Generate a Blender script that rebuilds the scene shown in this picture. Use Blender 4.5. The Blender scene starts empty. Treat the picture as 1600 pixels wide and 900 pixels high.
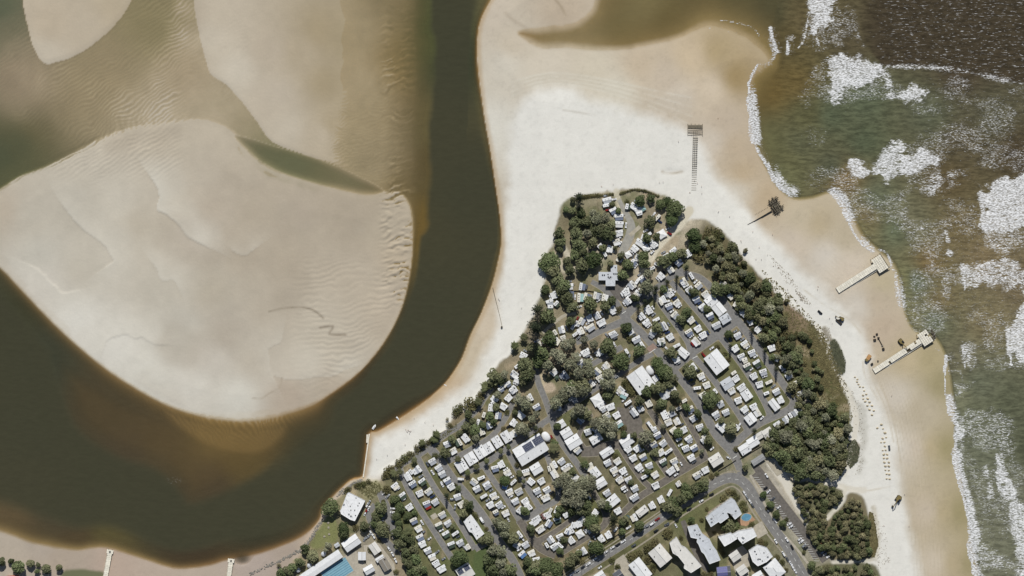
import bpy, math, random
import numpy as np
from mathutils import Vector, Matrix

# ------------------------------------------------------------------ camera, sky, sun, exposure
S = 0.6                                   # metres per map unit
def wx(px): return (px - 800.0) * S
def wy(py): return (450.0 - py) * S
scn = bpy.context.scene
COL = scn.collection
cam_d = bpy.data.cameras.new('camera'); cam = bpy.data.objects.new('camera', cam_d); COL.objects.link(cam)
CAM_H = 2400.0
cam.location = (0, 0, CAM_H); cam.rotation_euler = (0, 0, 0)
cam_d.sensor_width = 36.0; cam_d.lens = 36.0 * (CAM_H - 1.5) / (1600 * S)
cam_d.clip_start = 10.0; cam_d.clip_end = 9000.0
scn.camera = cam
SUN_EL = math.radians(46.0)
w = bpy.data.worlds.new('World'); scn.world = w; w.use_nodes = True
nt = w.node_tree; nt.nodes.clear()
sky = nt.nodes.new('ShaderNodeTexSky'); sky.sky_type = 'NISHITA'; sky.sun_disc = False
sky.sun_elevation = SUN_EL; sky.sun_rotation = 0.0
bg = nt.nodes.new('ShaderNodeBackground'); bg.inputs['Strength'].default_value = 0.05
wo = nt.nodes.new('ShaderNodeOutputWorld')
nt.links.new(sky.outputs[0], bg.inputs[0]); nt.links.new(bg.outputs[0], wo.inputs[0])
sun_d = bpy.data.lights.new('sun', 'SUN'); sun_d.energy = 3.75; sun_d.angle = math.radians(0.5); sun_d.color = (1.0, 0.98, 0.93)
sun = bpy.data.objects.new('sun', sun_d); COL.objects.link(sun)
sun.rotation_euler = (-(math.pi / 2 - SUN_EL), 0, 0)      # the sun stands in the north, shadows fall down the picture
sun.location = (0, 0, 300)
scn.view_settings.view_transform = 'Standard'; scn.view_settings.look = 'None'
scn.view_settings.exposure = 0.0; scn.view_settings.gamma = 1.0; scn.view_settings.use_curve_mapping = False
scn.render.engine = 'CYCLES'
scn.cycles.transparent_max_bounces = 16

random.seed(7)
RNG = np.random.default_rng(11)
GZ = 2.5                                  # level of the park and the streets

def lin(c):
    c = np.asarray(c, dtype=np.float64) / 255.0
    return np.where(c <= 0.04045, c / 12.92, ((c + 0.055) / 1.055) ** 2.4)
def L3(r, g, b): return tuple(float(v) for v in lin((r, g, b)))

# ------------------------------------------------------------------ material helpers
def mat(name, col, rough=0.7, var=0.12, scale=1.2, spec=0.3, metal=0.0, rand=0.0, emit=None, bump=0.0, bscale=4.0, col2=None):
    """procedural principled material: base colour broken up by two noises and (optionally) per object"""
    m = bpy.data.materials.new(name); m.use_nodes = True
    n = m.node_tree.nodes; l = m.node_tree.links
    p = n['Principled BSDF']
    p.inputs['Roughness'].default_value = rough; p.inputs['Metallic'].default_value = metal
    p.inputs['Specular IOR Level'].default_value = spec
    tc = n.new('ShaderNodeTexCoord'); no = n.new('ShaderNodeTexNoise'); no.inputs['Scale'].default_value = scale
    no.inputs['Detail'].default_value = 6
    l.new(tc.outputs['Object'], no.inputs['Vector'])
    mp = n.new('ShaderNodeMapRange'); mp.inputs[1].default_value = 0.3; mp.inputs[2].default_value = 0.7
    mp.inputs[3].default_value = 1 - var; mp.inputs[4].default_value = 1 + var
    l.new(no.outputs[0], mp.inputs[0])
    src = mp.outputs[0]
    if rand:
        oi = n.new('ShaderNodeObjectInfo'); m2 = n.new('ShaderNodeMapRange')
        m2.inputs[3].default_value = 1 - rand; m2.inputs[4].default_value = 1 + rand
        l.new(oi.outputs['Random'], m2.inputs[0])
        mu = n.new('ShaderNodeMath'); mu.operation = 'MULTIPLY'; l.new(src, mu.inputs[0]); l.new(m2.outputs[0], mu.inputs[1]); src = mu.outputs[0]
    vm = n.new('ShaderNodeVectorMath'); vm.operation = 'SCALE'
    if col2 is None:
        vm.inputs[0].default_value = col[:3]
    else:
        mx = n.new('ShaderNodeMix'); mx.data_type = 'RGBA'
        mx.inputs[6].default_value = (*col[:3], 1); mx.inputs[7].default_value = (*col2[:3], 1)
        if rand:
            wn = n.new('ShaderNodeMath'); wn.operation = 'FRACT'; mm = n.new('ShaderNodeMath'); mm.operation = 'MULTIPLY'; mm.inputs[1].default_value = 7.31
            l.new(oi.outputs['Random'], mm.inputs[0]); l.new(mm.outputs[0], wn.inputs[0]); l.new(wn.outputs[0], mx.inputs[0])
        else:
            n3 = n.new('ShaderNodeTexNoise'); n3.inputs['Scale'].default_value = scale * 0.25; l.new(tc.outputs['Object'], n3.inputs['Vector'])
            m3 = n.new('ShaderNodeMapRange'); m3.inputs[1].default_value = 0.42; m3.inputs[2].default_value = 0.6; l.new(n3.outputs[0], m3.inputs[0]); l.new(m3.outputs[0], mx.inputs[0])
        l.new(mx.outputs[2], vm.inputs[0])
    l.new(src, vm.inputs['Scale']); l.new(vm.outputs[0], p.inputs['Base Color'])
    if bump:
        b = n.new('ShaderNodeBump'); b.inputs['Strength'].default_value = bump; b.inputs['Distance'].default_value = 0.1
        nb = n.new('ShaderNodeTexNoise'); nb.inputs['Scale'].default_value = bscale; l.new(tc.outputs['Object'], nb.inputs['Vector'])
        l.new(nb.outputs[0], b.inputs['Height']); l.new(b.outputs[0], p.inputs['Normal'])
    return m

# ------------------------------------------------------------------ map fields
STEP = 2.0
XS = np.arange(-100, 1701, STEP); YS = np.arange(-60, 961, STEP)
NX, NY = len(XS), len(YS)
PX, PY = np.meshgrid(XS.astype(np.float32), YS.astype(np.float32))

def sm(a, b, x): 
    t = np.clip((x - a) / (b - a), 0, 1); return t * t * (3 - 2 * t)
def smooth_poly(pts, closed=True, n=4):
    """Catmull-Rom through the traced points"""
    P = np.array(pts, float); m = len(P); out = []
    for i in range(m if closed else m - 1):
        if closed: a, b, c, d = P[i - 1], P[i], P[(i + 1) % m], P[(i + 2) % m]
        else: a, b, c, d = P[max(i - 1, 0)], P[i], P[i + 1], P[min(i + 2, m - 1)]
        for k in range(n):
            t = k / n
            out.append(0.5 * ((2 * b) + (c - a) * t + (2 * a - 5 * b + 4 * c - d) * t * t + (3 * b - a - 3 * c + d) * t ** 3))
    if not closed: out.append(P[-1])
    return np.array(out)
def dist_line(pts, margin=80, closed=False, smooth=True):
    """distance to a traced line, cut off at margin"""
    P = smooth_poly(pts, closed, 3) if smooth else np.array(pts, float)
    if closed: P = np.vstack([P, P[:1]])
    D = np.full(PX.shape, margin * margin, np.float32)
    for (x0, y0), (x1, y1) in zip(P[:-1], P[1:]):
        i0 = max(int((min(x0, x1) - margin - XS[0]) / STEP), 0); i1 = min(int((max(x0, x1) + margin - XS[0]) / STEP) + 2, NX)
        j0 = max(int((min(y0, y1) - margin - YS[0]) / STEP), 0); j1 = min(int((max(y0, y1) + margin - YS[0]) / STEP) + 2, NY)
        if i0 >= i1 or j0 >= j1: continue
        X = PX[j0:j1, i0:i1]; Y = PY[j0:j1, i0:i1]
        dx, dy = x1 - x0, y1 - y0; q = dx * dx + dy * dy + 1e-9
        t = np.clip(((X - x0) * dx + (Y - y0) * dy) / q, 0, 1)
        d = (X - x0 - t * dx) ** 2 + (Y - y0 - t * dy) ** 2
        np.minimum(D[j0:j1, i0:i1], d, out=D[j0:j1, i0:i1])
    return np.sqrt(D)
def inside(pts, smooth=True):
    P = smooth_poly(pts, True, 3) if smooth else np.array(pts, float)
    r = np.zeros(PX.shape, bool)
    for (x0, y0), (x1, y1) in zip(P, np.roll(P, -1, 0)):
        if y0 == y1: continue
        j0 = int(np.searchsorted(YS, min(y0, y1))); j1 = int(np.searchsorted(YS, max(y0, y1)))
        if j0 >= j1: continue
        xi = x0 + (YS[j0:j1] - y0) * (x1 - x0) / (y1 - y0)
        r[j0:j1] ^= XS[None, :] < xi[:, None]
    return r
def sdf(pts, margin=80, smooth=True):
    d = dist_line(pts, margin, True, smooth); return np.where(inside(pts, smooth), d, -d)
def vnoise(scale, seed, ox=0, oy=0, sx=1.0, sy=1.0, ang=0.0):
    r = np.random.default_rng(seed); T = r.random((256, 256)).astype(np.float32)
    ca, sa = math.cos(ang), math.sin(ang)
    U = ((PX * ca + PY * sa) * sx + ox) / scale + 50; V = ((-PX * sa + PY * ca) * sy + oy) / scale + 50
    i = np.floor(U).astype(int); j = np.floor(V).astype(int); fu = U - i; fv = V - j
    fu = fu * fu * (3 - 2 * fu); fv = fv * fv * (3 - 2 * fv)
    i %= 256; j %= 256; i2 = (i + 1) % 256; j2 = (j + 1) % 256
    return (T[j, i] * (1 - fu) + T[j, i2] * fu) * (1 - fv) + (T[j2, i] * (1 - fu) + T[j2, i2] * fu) * fv
def fbm(scale, seed, oct=4, **k):
    s = 0; a = 1; t = 0
    for o in range(oct): s = s + a * vnoise(scale / 2 ** o, seed + o, **k); t += a; a *= 0.5
    return s / t
def field(pts, soft=12.0, p=3.0):
    """smooth field through spot values [(x, y, v...)], evaluated coarsely and resampled"""
    A = np.array(pts, np.float64); q = 4
    xs = XS[::q]; ys = YS[::q]; X, Y = np.meshgrid(xs, ys); acc = 0; tw = 0
    for a in A:
        ww = 1.0 / ((X - a[0]) ** 2 + (Y - a[1]) ** 2 + soft * soft) ** (p / 2)
        acc = acc + ww[..., None] * a[2:]; tw = tw + ww
    f = (acc / tw[..., None]).astype(np.float32)
    fi = np.clip(np.arange(NX) / q, 0, len(xs) - 1.001); fj = np.clip(np.arange(NY) / q, 0, len(ys) - 1.001)
    i = fi.astype(int); j = fj.astype(int); u = (fi - i)[None, :, None]; v = (fj - j)[:, None, None]
    g = f[j][:, i] * (1 - u) * (1 - v) + f[j][:, i + 1] * u * (1 - v) + f[j + 1][:, i] * (1 - u) * v + f[j + 1][:, i + 1] * u * v
    return g[..., 0] if g.shape[2] == 1 else g
def colfield(pts, soft=12.0, p=3.0):
    return field([(a[0], a[1], *lin(a[2:5])) for a in pts], soft, p)
def mixc(a, b, t): return a * (1 - t[..., None]) + np.asarray(b, np.float32) * t[..., None]

# traced outlines (map units)
LAND = [(800,-75),(780,-20),(768,0),(754,25),(747,50),(746,90),(750,130),(758,190),(767,240),(774,290),(781,340),(783,380),(778,410),(769,445),
 (752,490),(735,525),(722,560),(703,590),(690,605),(668,625),(640,645),(610,664),(590,675),(578,679),(572,715),(567,745),(548,752),(525,772),(505,795),
 (500,812),(485,830),(462,845),(430,858),(400,868),(375,873),(350,878),(330,884),(300,889),(270,889),(240,880),(215,872),(190,864),(165,857),(140,858),
 (120,861),(80,856),(50,850),(20,839),(0,832),(-60,815),(-140,800),(-140,1000),(700,1005),(1530,1000),(1527,900),(1518,850),(1510,800),(1500,740),(1491,690),(1490,650),
 (1485,600),(1477,560),(1465,535),(1452,525),(1430,520),(1416,500),(1408,470),(1404,440),(1395,415),(1378,398),(1350,375),(1335,350),(1318,320),(1300,303),
 (1270,311),(1240,312),(1215,295),(1195,262),(1182,235),(1172,190),(1168,150),(1174,120),(1190,104),(1200,92),(1180,70),(1150,52),(1120,42),(1095,44),(1060,60),
 (1020,70),(980,77),(930,79),(880,75),(845,76),(825,66),(808,49),(850,41),(895,36),(918,20),(930,0),(940,-75)]
BAR = [(-120,330),(-40,312),(0,296),(30,277),(70,262),(110,243),(150,221),(200,200),(260,190),(320,185),(365,205),(385,235),(420,262),(470,280),(520,293),(570,304),(600,300),(628,305),
 (642,330),(645,380),(640,430),(628,480),(606,525),(575,567),(535,602),(490,630),(440,646),(385,655),(330,651),(275,637),(215,607),(155,567),(100,520),(60,480),(25,443),(0,418),(-60,370),(-120,360)]
BANKB = [(300,-75),(302,0),(310,50),(322,98),(330,117),(352,132),(378,160),(402,192),(425,222),(470,240),(520,256),(560,274),(592,291),(612,298),(660,298),(720,290),(730,200),(730,100),(730,0),(730,-75)]
BANKC = [(30,-75),(34,0),(42,40),(52,76),(68,99),(86,98),(118,87),(150,66),(182,36),(206,0),(240,-75)]
GREENCH = [(366,212),(392,216),(430,228),(470,240),(515,255),(555,272),(592,291),(600,300),(572,304),(530,296),(480,283),(440,270),(410,254),(388,236)]
WHITE = [(792,300),(793,230),(800,185),(820,155),(850,143),(885,141),(920,155),(960,168),(1000,180),(1040,190),(1068,200),(1084,215),(1098,235),(1108,262),(1130,295),(1165,335),(1210,380),(1255,425),
 (1300,470),(1335,510),(1350,540),(1352,575),(1372,625),(1392,680),(1405,740),(1415,800),(1425,860),(1432,960),(1300,960),(1240,700),(1100,500),(700,740),(640,740),(568,742),(575,700),(590,690),(640,660),(680,636),(720,605),(748,570),(780,512),(772,460),(786,410),(790,360)]
PARK = [(880,318),(905,306),(940,302),(985,296),(1020,300),(1050,312),(1066,330),(1072,345),(1100,343),(1130,365),(1160,400),(1195,440),(1225,470),(1255,492),(1283,525),(1300,565),(1322,612),(1330,645),
 (1325,690),(1308,748),(1262,748),(1215,730),(1200,722),(1240,790),(1285,860),(1310,905),(1310,1000),(430,1000),(455,890),(470,868),(488,838),(508,812),(520,790),(535,772),(555,752),(590,755),(600,738),(640,712),(690,680),(715,652),(740,628),(762,598),
 (775,575),(800,550),(812,530),(825,510),(838,480),(848,455),(850,430),(845,408),(862,385),(868,350)]
dLand = sdf(LAND, 140); dBar = sdf(BAR, 160); dB = sdf(BANKB, 80); dC = sdf(BANKC, 60); dG = sdf(GREENCH, 40)
dWhite = sdf(WHITE, 80); dPark = sdf(PARK, 60)
n_big = fbm(120, 3); n_mid = fbm(40, 21); n_fine = fbm(12, 33, 3)

# --- depth of the water over the bed (negative = dry)
# foreshore widths and depths along the main shore
shW = field([(760,60,9),(750,200,5),(770,330,4),(760,480,6),(700,580,7),(620,655,16),(585,672,14),(520,780,12),(460,840,22),(380,868,28),(280,885,25),(150,850,30),(40,835,40),(-60,800,40),
 (850,60,40),(950,70,40),(1060,50,45),(1130,20,75),(1165,60,80),(1185,110,60),(1200,200,22),(1220,290,20),(1270,310,20),(1330,340,22),(1400,430,20),(1450,520,16),(1490,600,14),(1500,720,12),(1530,860,14)], 10)
shD = field([(760,60,6),(770,330,6),(700,580,6),(520,780,6),(380,860,6),(100,850,6),(850,60,1.0),(900,55,1.2),(980,50,1.9),(1060,40,2.2),(1130,0,3.2),(1200,150,4),(1250,250,4),(1400,430,4),(1500,600,4),(1530,860,4)], 20)
D_land = np.where(dLand < 0, shD * (1 - np.exp(-(-np.minimum(dLand, 0) / shW) ** 1.5)), -np.minimum(dLand * 0.03, 2.5))
barW = field([(640,330,16),(648,400,9),(630,490,7),(590,560,9),(530,612,15),(470,650,50),(420,665,75),(350,665,60),(280,640,42),(200,600,38),(120,535,30),(40,460,26),(-20,405,20),(0,290,18),(60,262,18),(130,230,18)], 8)
D_bar = np.where(dBar < 0, 6 * (1 - np.exp(-(-np.minimum(dBar, 0) / barW) ** 1.4)), -np.minimum(-0.02 + dBar * 0.02, 0.75))
# submerged lobes south of the bar
LOBE1 = [(200,590),(300,640),(400,655),(462,648),(458,680),(435,708),(400,724),(350,720),(300,700),(250,660)]
LOBE2 = [(80,540),(200,610),(330,650),(462,650),(455,700),(425,735),(380,762),(330,785),(290,795),(270,770),(240,740),(180,720),(120,680),(90,620)]
d1 = sdf(LOBE1, 50); d2 = sdf(LOBE2, 70)
D_bar = np.where(dBar < 0, np.minimum(D_bar, np.minimum(6 - 5.25 * sm(-24, 22, d1), 6 - 4.3 * sm(-20, 40, d2))), D_bar)
# shallows of the upper left
ul = field([(0,10,2.6),(12,40,1.6),(25,80,0.75),(40,120,0.5),(10,130,1.3),(30,170,0.75),(0,240,2.9),(35,225,2.2),(70,205,1.4),(20,275,1.5),(100,190,0.95),(150,150,0.5),(200,100,0.7),(235,45,0.8),(260,0,0.75),
 (150,95,0.7),(62,132,0.35),(90,120,0.5),(200,165,0.22),(250,120,0.17),(290,60,0.06),(282,10,0.1),(300,150,0.13),(350,160,0.2),(385,190,0.28),(330,185,0.1),(250,180,0.06),(130,190,0.65),(60,240,1.5),(-60,200,3),(-60,50,2),(-60,-40,2)], 6)
ul = ul * 0.62
ulmask = sm(-30, 20, sdf([(-140,-100),(640,-100),(640,300),(560,300),(420,262),(360,225),(150,230),(0,305),(-140,340)], 60, False))
# right-hand flank of bank B towards the river
fx0 = np.interp(PY, [-60, 0, 60, 120, 200, 280, 320, 345], [606, 606, 612, 610, 606, 603, 601, 600]) + (n_mid - .5) * 14
fx0 = fx0 + sm(640, 560, PX) * ((fbm(150, 401, 3) - .5) * 150 + (n_mid - .5) * 40)
D_flank = np.interp(PX - fx0, [-170, -110, -50, -10, 18, 38, 56, 78], [-.14, -.02, .10, .24, .50, .95, 2.2, 6.0]).astype(np.float32)
D_b = np.where(dB > 0, -np.minimum(dB * 0.05, 0.28), 3.0)
D = np.minimum(np.full(PX.shape, 6.0, np.float32), D_land)
D = np.minimum(D, D_bar)
left = sm(720, 690, PX) * sm(330, 285, PY - 0.0 * PX)
D = np.where((PX < 740) & (PY < 420) & (dBar < 0), np.minimum(D, np.where(PX > 585, D_flank + 6 * sm(345, 420, PY), np.where(PY < 305, ul * ulmask + 6 * (1 - ulmask), 9))), D)
blendB = sm(470, 560, PX)
D = np.where((dB > 0) | ((dB > -2) & (PX < 596)), np.where(dB > 0, (-np.minimum(dB * 0.06, 0.28)) * (1 - blendB) + D_flank * blendB, np.minimum(D, 0.2)), D)
D = np.where(dC > 0, -np.minimum(dC * 0.05, 0.4), D)
D = np.where(dG > 0, np.minimum(dG * 0.11, 1.25), D)

# --- relief: ripples, cusps and slip faces on the bars
ang_n = fbm(160, 71) * 2.0
rip_zone = sm(585, 612, PX) * sm(668, 640, PX) * sm(-10, 60, PY) * sm(495, 440, PY)
warp = (fbm(30, 41) - 0.5) * 26
ph = (PY * 1.0 + PX * 0.22 + warp) / 11.5 * 2 * math.pi
ripA = (np.sin(ph + (fbm(9, 201, 2) - .5) * 5) * 0.6 + 0.45 * np.sin(ph * 1.73 + PX / 9 + (n_fine - .5) * 6)) * rip_zone * np.where(PY > 306, sm(-2, 12, dBar), 1) * (.25 + 1.1 * sm(.3, .6, fbm(20, 203, 2))) * (0.35 + 0.65 * sm(270, 320, PY))
ph2 = (PY + PX * 0.10 + (fbm(60, 44) - 0.5) * 40 + (n_fine - .5) * 8) / 8.5 * 2 * math.pi
ripB = np.sin(ph2) * sm(420, 520, PX) * sm(0, 25, dBar) * sm(380, 430, PY) * sm(640, 600, PY) * 0.13 * (.3 + 1.2 * sm(.35, .65, fbm(40, 207, 3)))
ph3 = (PX * 0.75 - PY * 0.66 + (fbm(40, 46) - 0.5) * 30) / 6.5 * 2 * math.pi
ripC = np.sin(ph3) * sm(-60, -8, dBar) * sm(-2, -12, dBar) * sm(560, 640, PY) * sm(480, 450, PX) * 0.22
ph4 = (PX * 0.55 + PY * 0.85 + (fbm(36, 48) - 0.5) * 22) / 6.0 * 2 * math.pi
ripD = np.sin(ph4) * sm(330, 250, PX) * sm(310, 240, PY) * np.where((dC < 0) & (dB < 0), 1, 0) * 0.13 * (0.3 + sm(0.3, 0.65, fbm(50, 49)))
ph5 = (PX * 0.95 + PY * 0.3 + (fbm(30, 52) - 0.5) * 30) / 8 * 2 * math.pi
ripE = np.sin(ph5) * np.exp(-(((PX - 205) / 70) ** 2 + ((PY - 215) / 40) ** 2)) * 0.10
ph6 = (PX * 0.6 + PY * 0.9 + (fbm(30, 152) - 0.5) * 30) / 5.5 * 2 * math.pi
ripF = np.sin(ph6) * np.exp(-(((PX - 365) / 40) ** 2 + ((PY - 80) / 60) ** 2)) * 0.07
ripG = np.sin((PX * .35 + PY + (fbm(24, 153) - .5) * 24) / 5.2 * 2 * math.pi) * sm(470, 540, PX) * sm(660, 610, PX) * sm(120, 180, PY) * sm(300, 280, PY) * 0.07
relief = 0.62 * ripA + ripB * 0.8 + ripC + ripD + ripE + ripF + ripG
# broad hollows and small slip faces on the main bar
dry = np.zeros(PX.shape, np.float32)
def scarp(line, h, wd):
    """a small slip face: ground steps down across the line and flattens out behind it"""
    P = smooth_poly([(x + random.uniform(-4, 4), y + random.uniform(-4, 4)) for x, y in smooth_poly(line, False, 2)], False, 4); d = dist_line(P, 60, smooth=False); d = d * (.6 + .8 * n_mid)
    side = np.zeros(PX.shape, np.float32); best = np.full(PX.shape, 1e9, np.float32)
    for (x0, y0), (x1, y1) in zip(P[:-1], P[1:]):
        cx, cy = (x0 + x1) / 2, (y0 + y1) / 2; dd = (PX - cx) ** 2 + (PY - cy) ** 2; s = (x1 - x0) * (PY - cy) - (y1 - y0) * (PX - cx)
        u = dd < best; best = np.where(u, dd, best); side = np.where(u, s, side)
    dry[:] = np.maximum(dry, np.where(side < 0, np.exp(-d / (wd * 1.6)), 0) * sm(60, 30, d) * min(h * 1.6, .9))
    return np.where(side < 0, h * np.exp(-d / wd), -0.25 * h * np.exp(-d / (wd * .5))) * sm(60, 40, d)
on_bar = sm(0, 12, dBar)
sc = scarp([(240,285),(248,310),(250,330),(275,345),(290,365),(310,385)], 0.55, 16)
sc += scarp([(100,330),(125,350),(150,375),(175,400),(172,412)], 0.4, 18)
sc += scarp([(240,415),(250,430),(258,440),(275,440)], 0.35, 14) * 0.6
sc += scarp([(112,456),(92,455),(78,440),(64,424),(50,412)], 0.4, 16)
sc += scarp([(160,545),(170,530),(200,526),(225,530),(255,540)], 0.35, 16)
sc += scarp([(365,390),(375,398),(392,394)], 0.3, 10)
sc += scarp([(430,592),(420,560),(428,540),(440,530)], 0.22, 16)
sc += scarp([(430,592),(470,590),(520,588),(560,575)], 0.25, 12) * .7
relief = relief + sc * on_bar * .75 + (n_big - 0.5) * 0.9 * on_bar + (n_mid - .5) * .12 * on_bar
relief = relief + (n_fine - 0.5) * 0.05
# spit: faint berm lines
berm = np.sin((dWhite + (n_mid - .5) * 16) / 9) * 0.06 * sm(-60, -10, dWhite) * sm(30, 0, dWhite) * sm(4, 20, dLand)
relief = relief + berm * (PX > 730)
flat = sm(-8, 2, dPark)
D = D - relief * (1 - flat) * sm(7.0, 1.5, D)
Zt = -D
Zt = np.where(dLand > 0, np.maximum(Zt, 0.02 + relief * .5), Zt)
# lagoon tongue, deeper dune ground under the park
Zt = Zt * (1 - flat) + GZ * flat
# dune hummocks right of the park
DUNE = [(1190,420),(1230,455),(1262,490),(1290,520),(1306,560),(1322,600),(1332,650),(1325,690),(1300,640),(1262,600),(1250,540),(1220,500)]
dDune = sdf(DUNE, 30)
Zt = Zt + 0.9 * sm(0, 16, dDune) * (0.4 + n_mid)
# cut pit by the first jetty and scour hole by the second landing stage
Zt -= 0.5 * np.exp(-(((PX - 1052) / 14) ** 2 + ((PY - 268) / 5) ** 2))
Zt -= 1.4 * np.exp(-(((PX - 378) / 10) ** 2 + ((PY - 874) / 7) ** 2))
def hz(px, py):
    """terrain height at a map position"""
    fi = min(max((px - XS[0]) / STEP, 0), NX - 1.001); fj = min(max((py - YS[0]) / STEP, 0), NY - 1.001)
    i, j = int(fi), int(fj); u, v = fi - i, fj - j
    return float(Zt[j, i] * (1 - u) * (1 - v) + Zt[j, i + 1] * u * (1 - v) + Zt[j + 1, i] * (1 - u) * v + Zt[j + 1, i + 1] * u * v)

# --- ground colours
sand = colfield([(760,20,196,184,166),(790,100,204,196,180),(880,20,190,174,152),(770,200,214,209,196),(800,70,196,184,164),(860,110,202,192,174),(930,110,200,190,170),(960,140,206,198,180),(1000,100,192,176,152),(1040,120,190,176,156),(1060,150,198,186,168),(1120,80,172,153,118),(1150,120,164,142,102),
 (1080,90,196,178,150),(1110,140,206,190,166),(1130,190,190,174,152),(1150,230,188,170,144),(1110,220,202,190,172),(1160,270,186,166,136),(1200,310,188,168,138),(1150,300,206,196,178),(1250,340,190,176,150),(1280,350,184,168,138),(1320,370,186,172,146),(1240,380,200,186,166),(1290,400,208,198,182),(1330,420,204,190,170),
 (1370,470,190,174,150),(1380,440,186,172,142),(1340,480,206,196,180),(1380,510,190,172,148),(1420,560,186,170,138),(1450,560,172,158,122),(1472,600,160,148,112),(1440,640,184,171,146),(1400,620,206,195,177),(1455,700,182,166,132),(1478,700,160,148,110),(1430,700,200,186,165),(1410,700,212,202,185),(1500,800,158,146,108),(1475,800,180,164,130),(1450,800,198,183,160),(1515,880,158,146,110),(1490,880,178,162,130),(1460,880,202,188,166),
 (0,330,182,170,152),(50,340,188,180,164),(60,400,192,186,172),(120,330,184,176,160),(130,420,190,182,166),(180,320,196,188,172),(180,380,192,184,168),(220,350,186,176,158),(270,330,194,184,166),(300,360,194,184,168),(250,450,190,182,166),(330,330,182,170,152),(400,330,176,164,145),(470,330,174,162,144),(540,330,172,160,141),(600,360,176,164,144),
 (380,390,178,166,147),(450,400,176,164,145),(560,420,182,170,151),(330,450,180,170,152),(280,520,192,186,172),(120,500,213,208,196),(180,540,211,206,194),(60,440,202,195,182),(230,580,208,203,190),(300,600,208,202,189),(370,620,206,201,188),(330,560,196,188,174),(400,560,184,174,157),(350,520,176,166,150),(430,480,180,169,151),(500,520,188,178,160),(480,560,196,187,170),(540,570,190,180,162),(450,620,178,164,146),(520,600,180,167,148),(620,400,182,168,146),(610,480,188,175,155),
 (330,60,194,183,164),(370,110,196,186,168),(340,20,190,178,158),(420,80,182,169,149),(430,150,188,176,157),(450,200,190,179,160),(470,80,174,160,136),(500,50,163,148,120),(540,60,160,146,118),(510,130,165,150,122),(560,180,164,150,122),(520,195,170,155,128),(500,210,184,171,149),(570,250,176,160,132),
 (80,40,186,172,150),(130,40,184,171,150),(70,85,192,181,162),(180,10,180,166,142),(290,30,176,163,144),(280,100,174,160,138),(250,200,184,173,154),
 (250,870,178,162,146),(180,880,176,158,142),(60,850,168,156,142),(100,870,168,154,138),(20,860,176,164,148),(300,895,176,162,146),(400,880,172,158,146),(450,860,164,150,136),(480,838,176,160,142),(650,640,196,178,152),(700,605,194,174,146),(730,560,196,182,158),(760,500,200,186,164)], 6, 3.0)
sand = sand * (1 - sm(1060, 1180, PX)[..., None] * np.array((.03, .02, .0), np.float32))
n_w = (n_mid - 0.5) * 26 + (n_fine - 0.5) * 8
white = sm(-16, 10, dWhite + n_w * 0.8) * sm(0, 14, dLand + n_w * .3)
sand = mixc(sand, lin((206, 200, 186)), dry * on_bar * .95)
sand = mixc(sand, lin((164, 152, 134)), sm(.5, .75, fbm(90, 171, 3)) * on_bar * .35)
gsand = mixc(sand, lin((223, 220, 211)), white)
# wetter, darker sand close to the waterline of the spit
wetl = (dLand > 0) * sm(9, 1, dLand + n_w * .2) * (PX > 560) * (PX < 800)
gsand = mixc(gsand, lin((176, 150, 112)), wetl * .55)
bed = colfield([(640,300,156,140,106),(640,100,158,138,98),(660,400,150,130,88),(350,690,158,132,84),(200,620,146,122,82),(60,490,140,118,80),(150,120,172,158,130),(240,40,158,148,116),(30,120,170,156,134),(10,250,120,118,84),(450,260,140,136,104),(900,55,150,134,98),(1000,45,138,120,80),(1150,60,150,132,90),(1220,160,150,132,86),(1250,280,150,138,98),(1330,320,152,138,98),(1420,480,150,142,104),(1490,650,150,142,106),(250,190,182,170,148),(300,120,176,162,138),(330,180,178,166,142),(560,150,172,158,130),(540,50,170,156,128),(580,250,172,158,130),(150,850,150,130,90),(400,860,140,112,76),(620,665,150,116,70),(760,300,150,118,66),(750,80,150,118,66)], 15)
gcol = mixc(gsand, bed, sm(-0.10, 0.24, D))
gcol = gcol * (1 + (n_fine - .5)[..., None] * 0.10) * (1 + (n_mid - .5)[..., None] * 0.08)
# darkened strand lines and weed on the bars
def stain(line, wd, amt, col):
    global gcol
    gcol = mixc(gcol, lin(col), np.exp(-(dist_line(line, 20) / wd) ** 2) * amt * sm(.25, .6, n_fine * .6 + n_mid * .4))
stain([(420,487),(440,482),(470,480),(490,485),(505,497)], 1.6, .7, (120,108,92))
stain([(500,512),(520,510),(515,522),(540,523)], 2.0, .7, (120,106,90))
stain([(440,590),(437,605),(420,615),(408,623),(395,622)], 1.5, .5, (160,146,126))
stain([(880,172),(905,176),(930,180)], 1.6, .5, (180,172,158))
stain([(825,45),(800,30),(790,20)], 3, .3, (150,135,115)); stain([(885,25),(875,8),(868,0)], 2, .6, (150,134,110))
stain([(1035,268),(1050,271),(1066,268)], 2.4, .6, (150,134,108))
for l in ([(1255,452),(1290,478),(1325,498),(1345,520)],[(1357,570),(1366,600),(1385,640),(1396,690)],[(1363,570),(1374,600),(1392,640),(1404,700),(1410,760)],[(1348,565),(1352,590),(1372,625)],[(1200,748),(1290,758),(1340,768),(1390,760)]): stain(l, 1.3, .5, (182,168,142))
for k in range(9):      # tyre tracks and wrack lines along the beach
    o_ = k * 5.5; stain([(1362 + o_ * .6, 560), (1384 + o_, 620), (1402 + o_, 690), (1414 + o_, 760), (1424 + o_, 840), (1430 + o_, 930)], .9, .30, (168, 154, 128))
for k in range(6):
    o_ = k * 6; stain([(1120 + o_, 250 - o_ * .3), (1170 + o_, 320 - o_ * .3), (1240 + o_, 380 - o_ * .3), (1310 + o_, 440 - o_ * .4)], 1.0, .28, (190, 176, 152))
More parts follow.
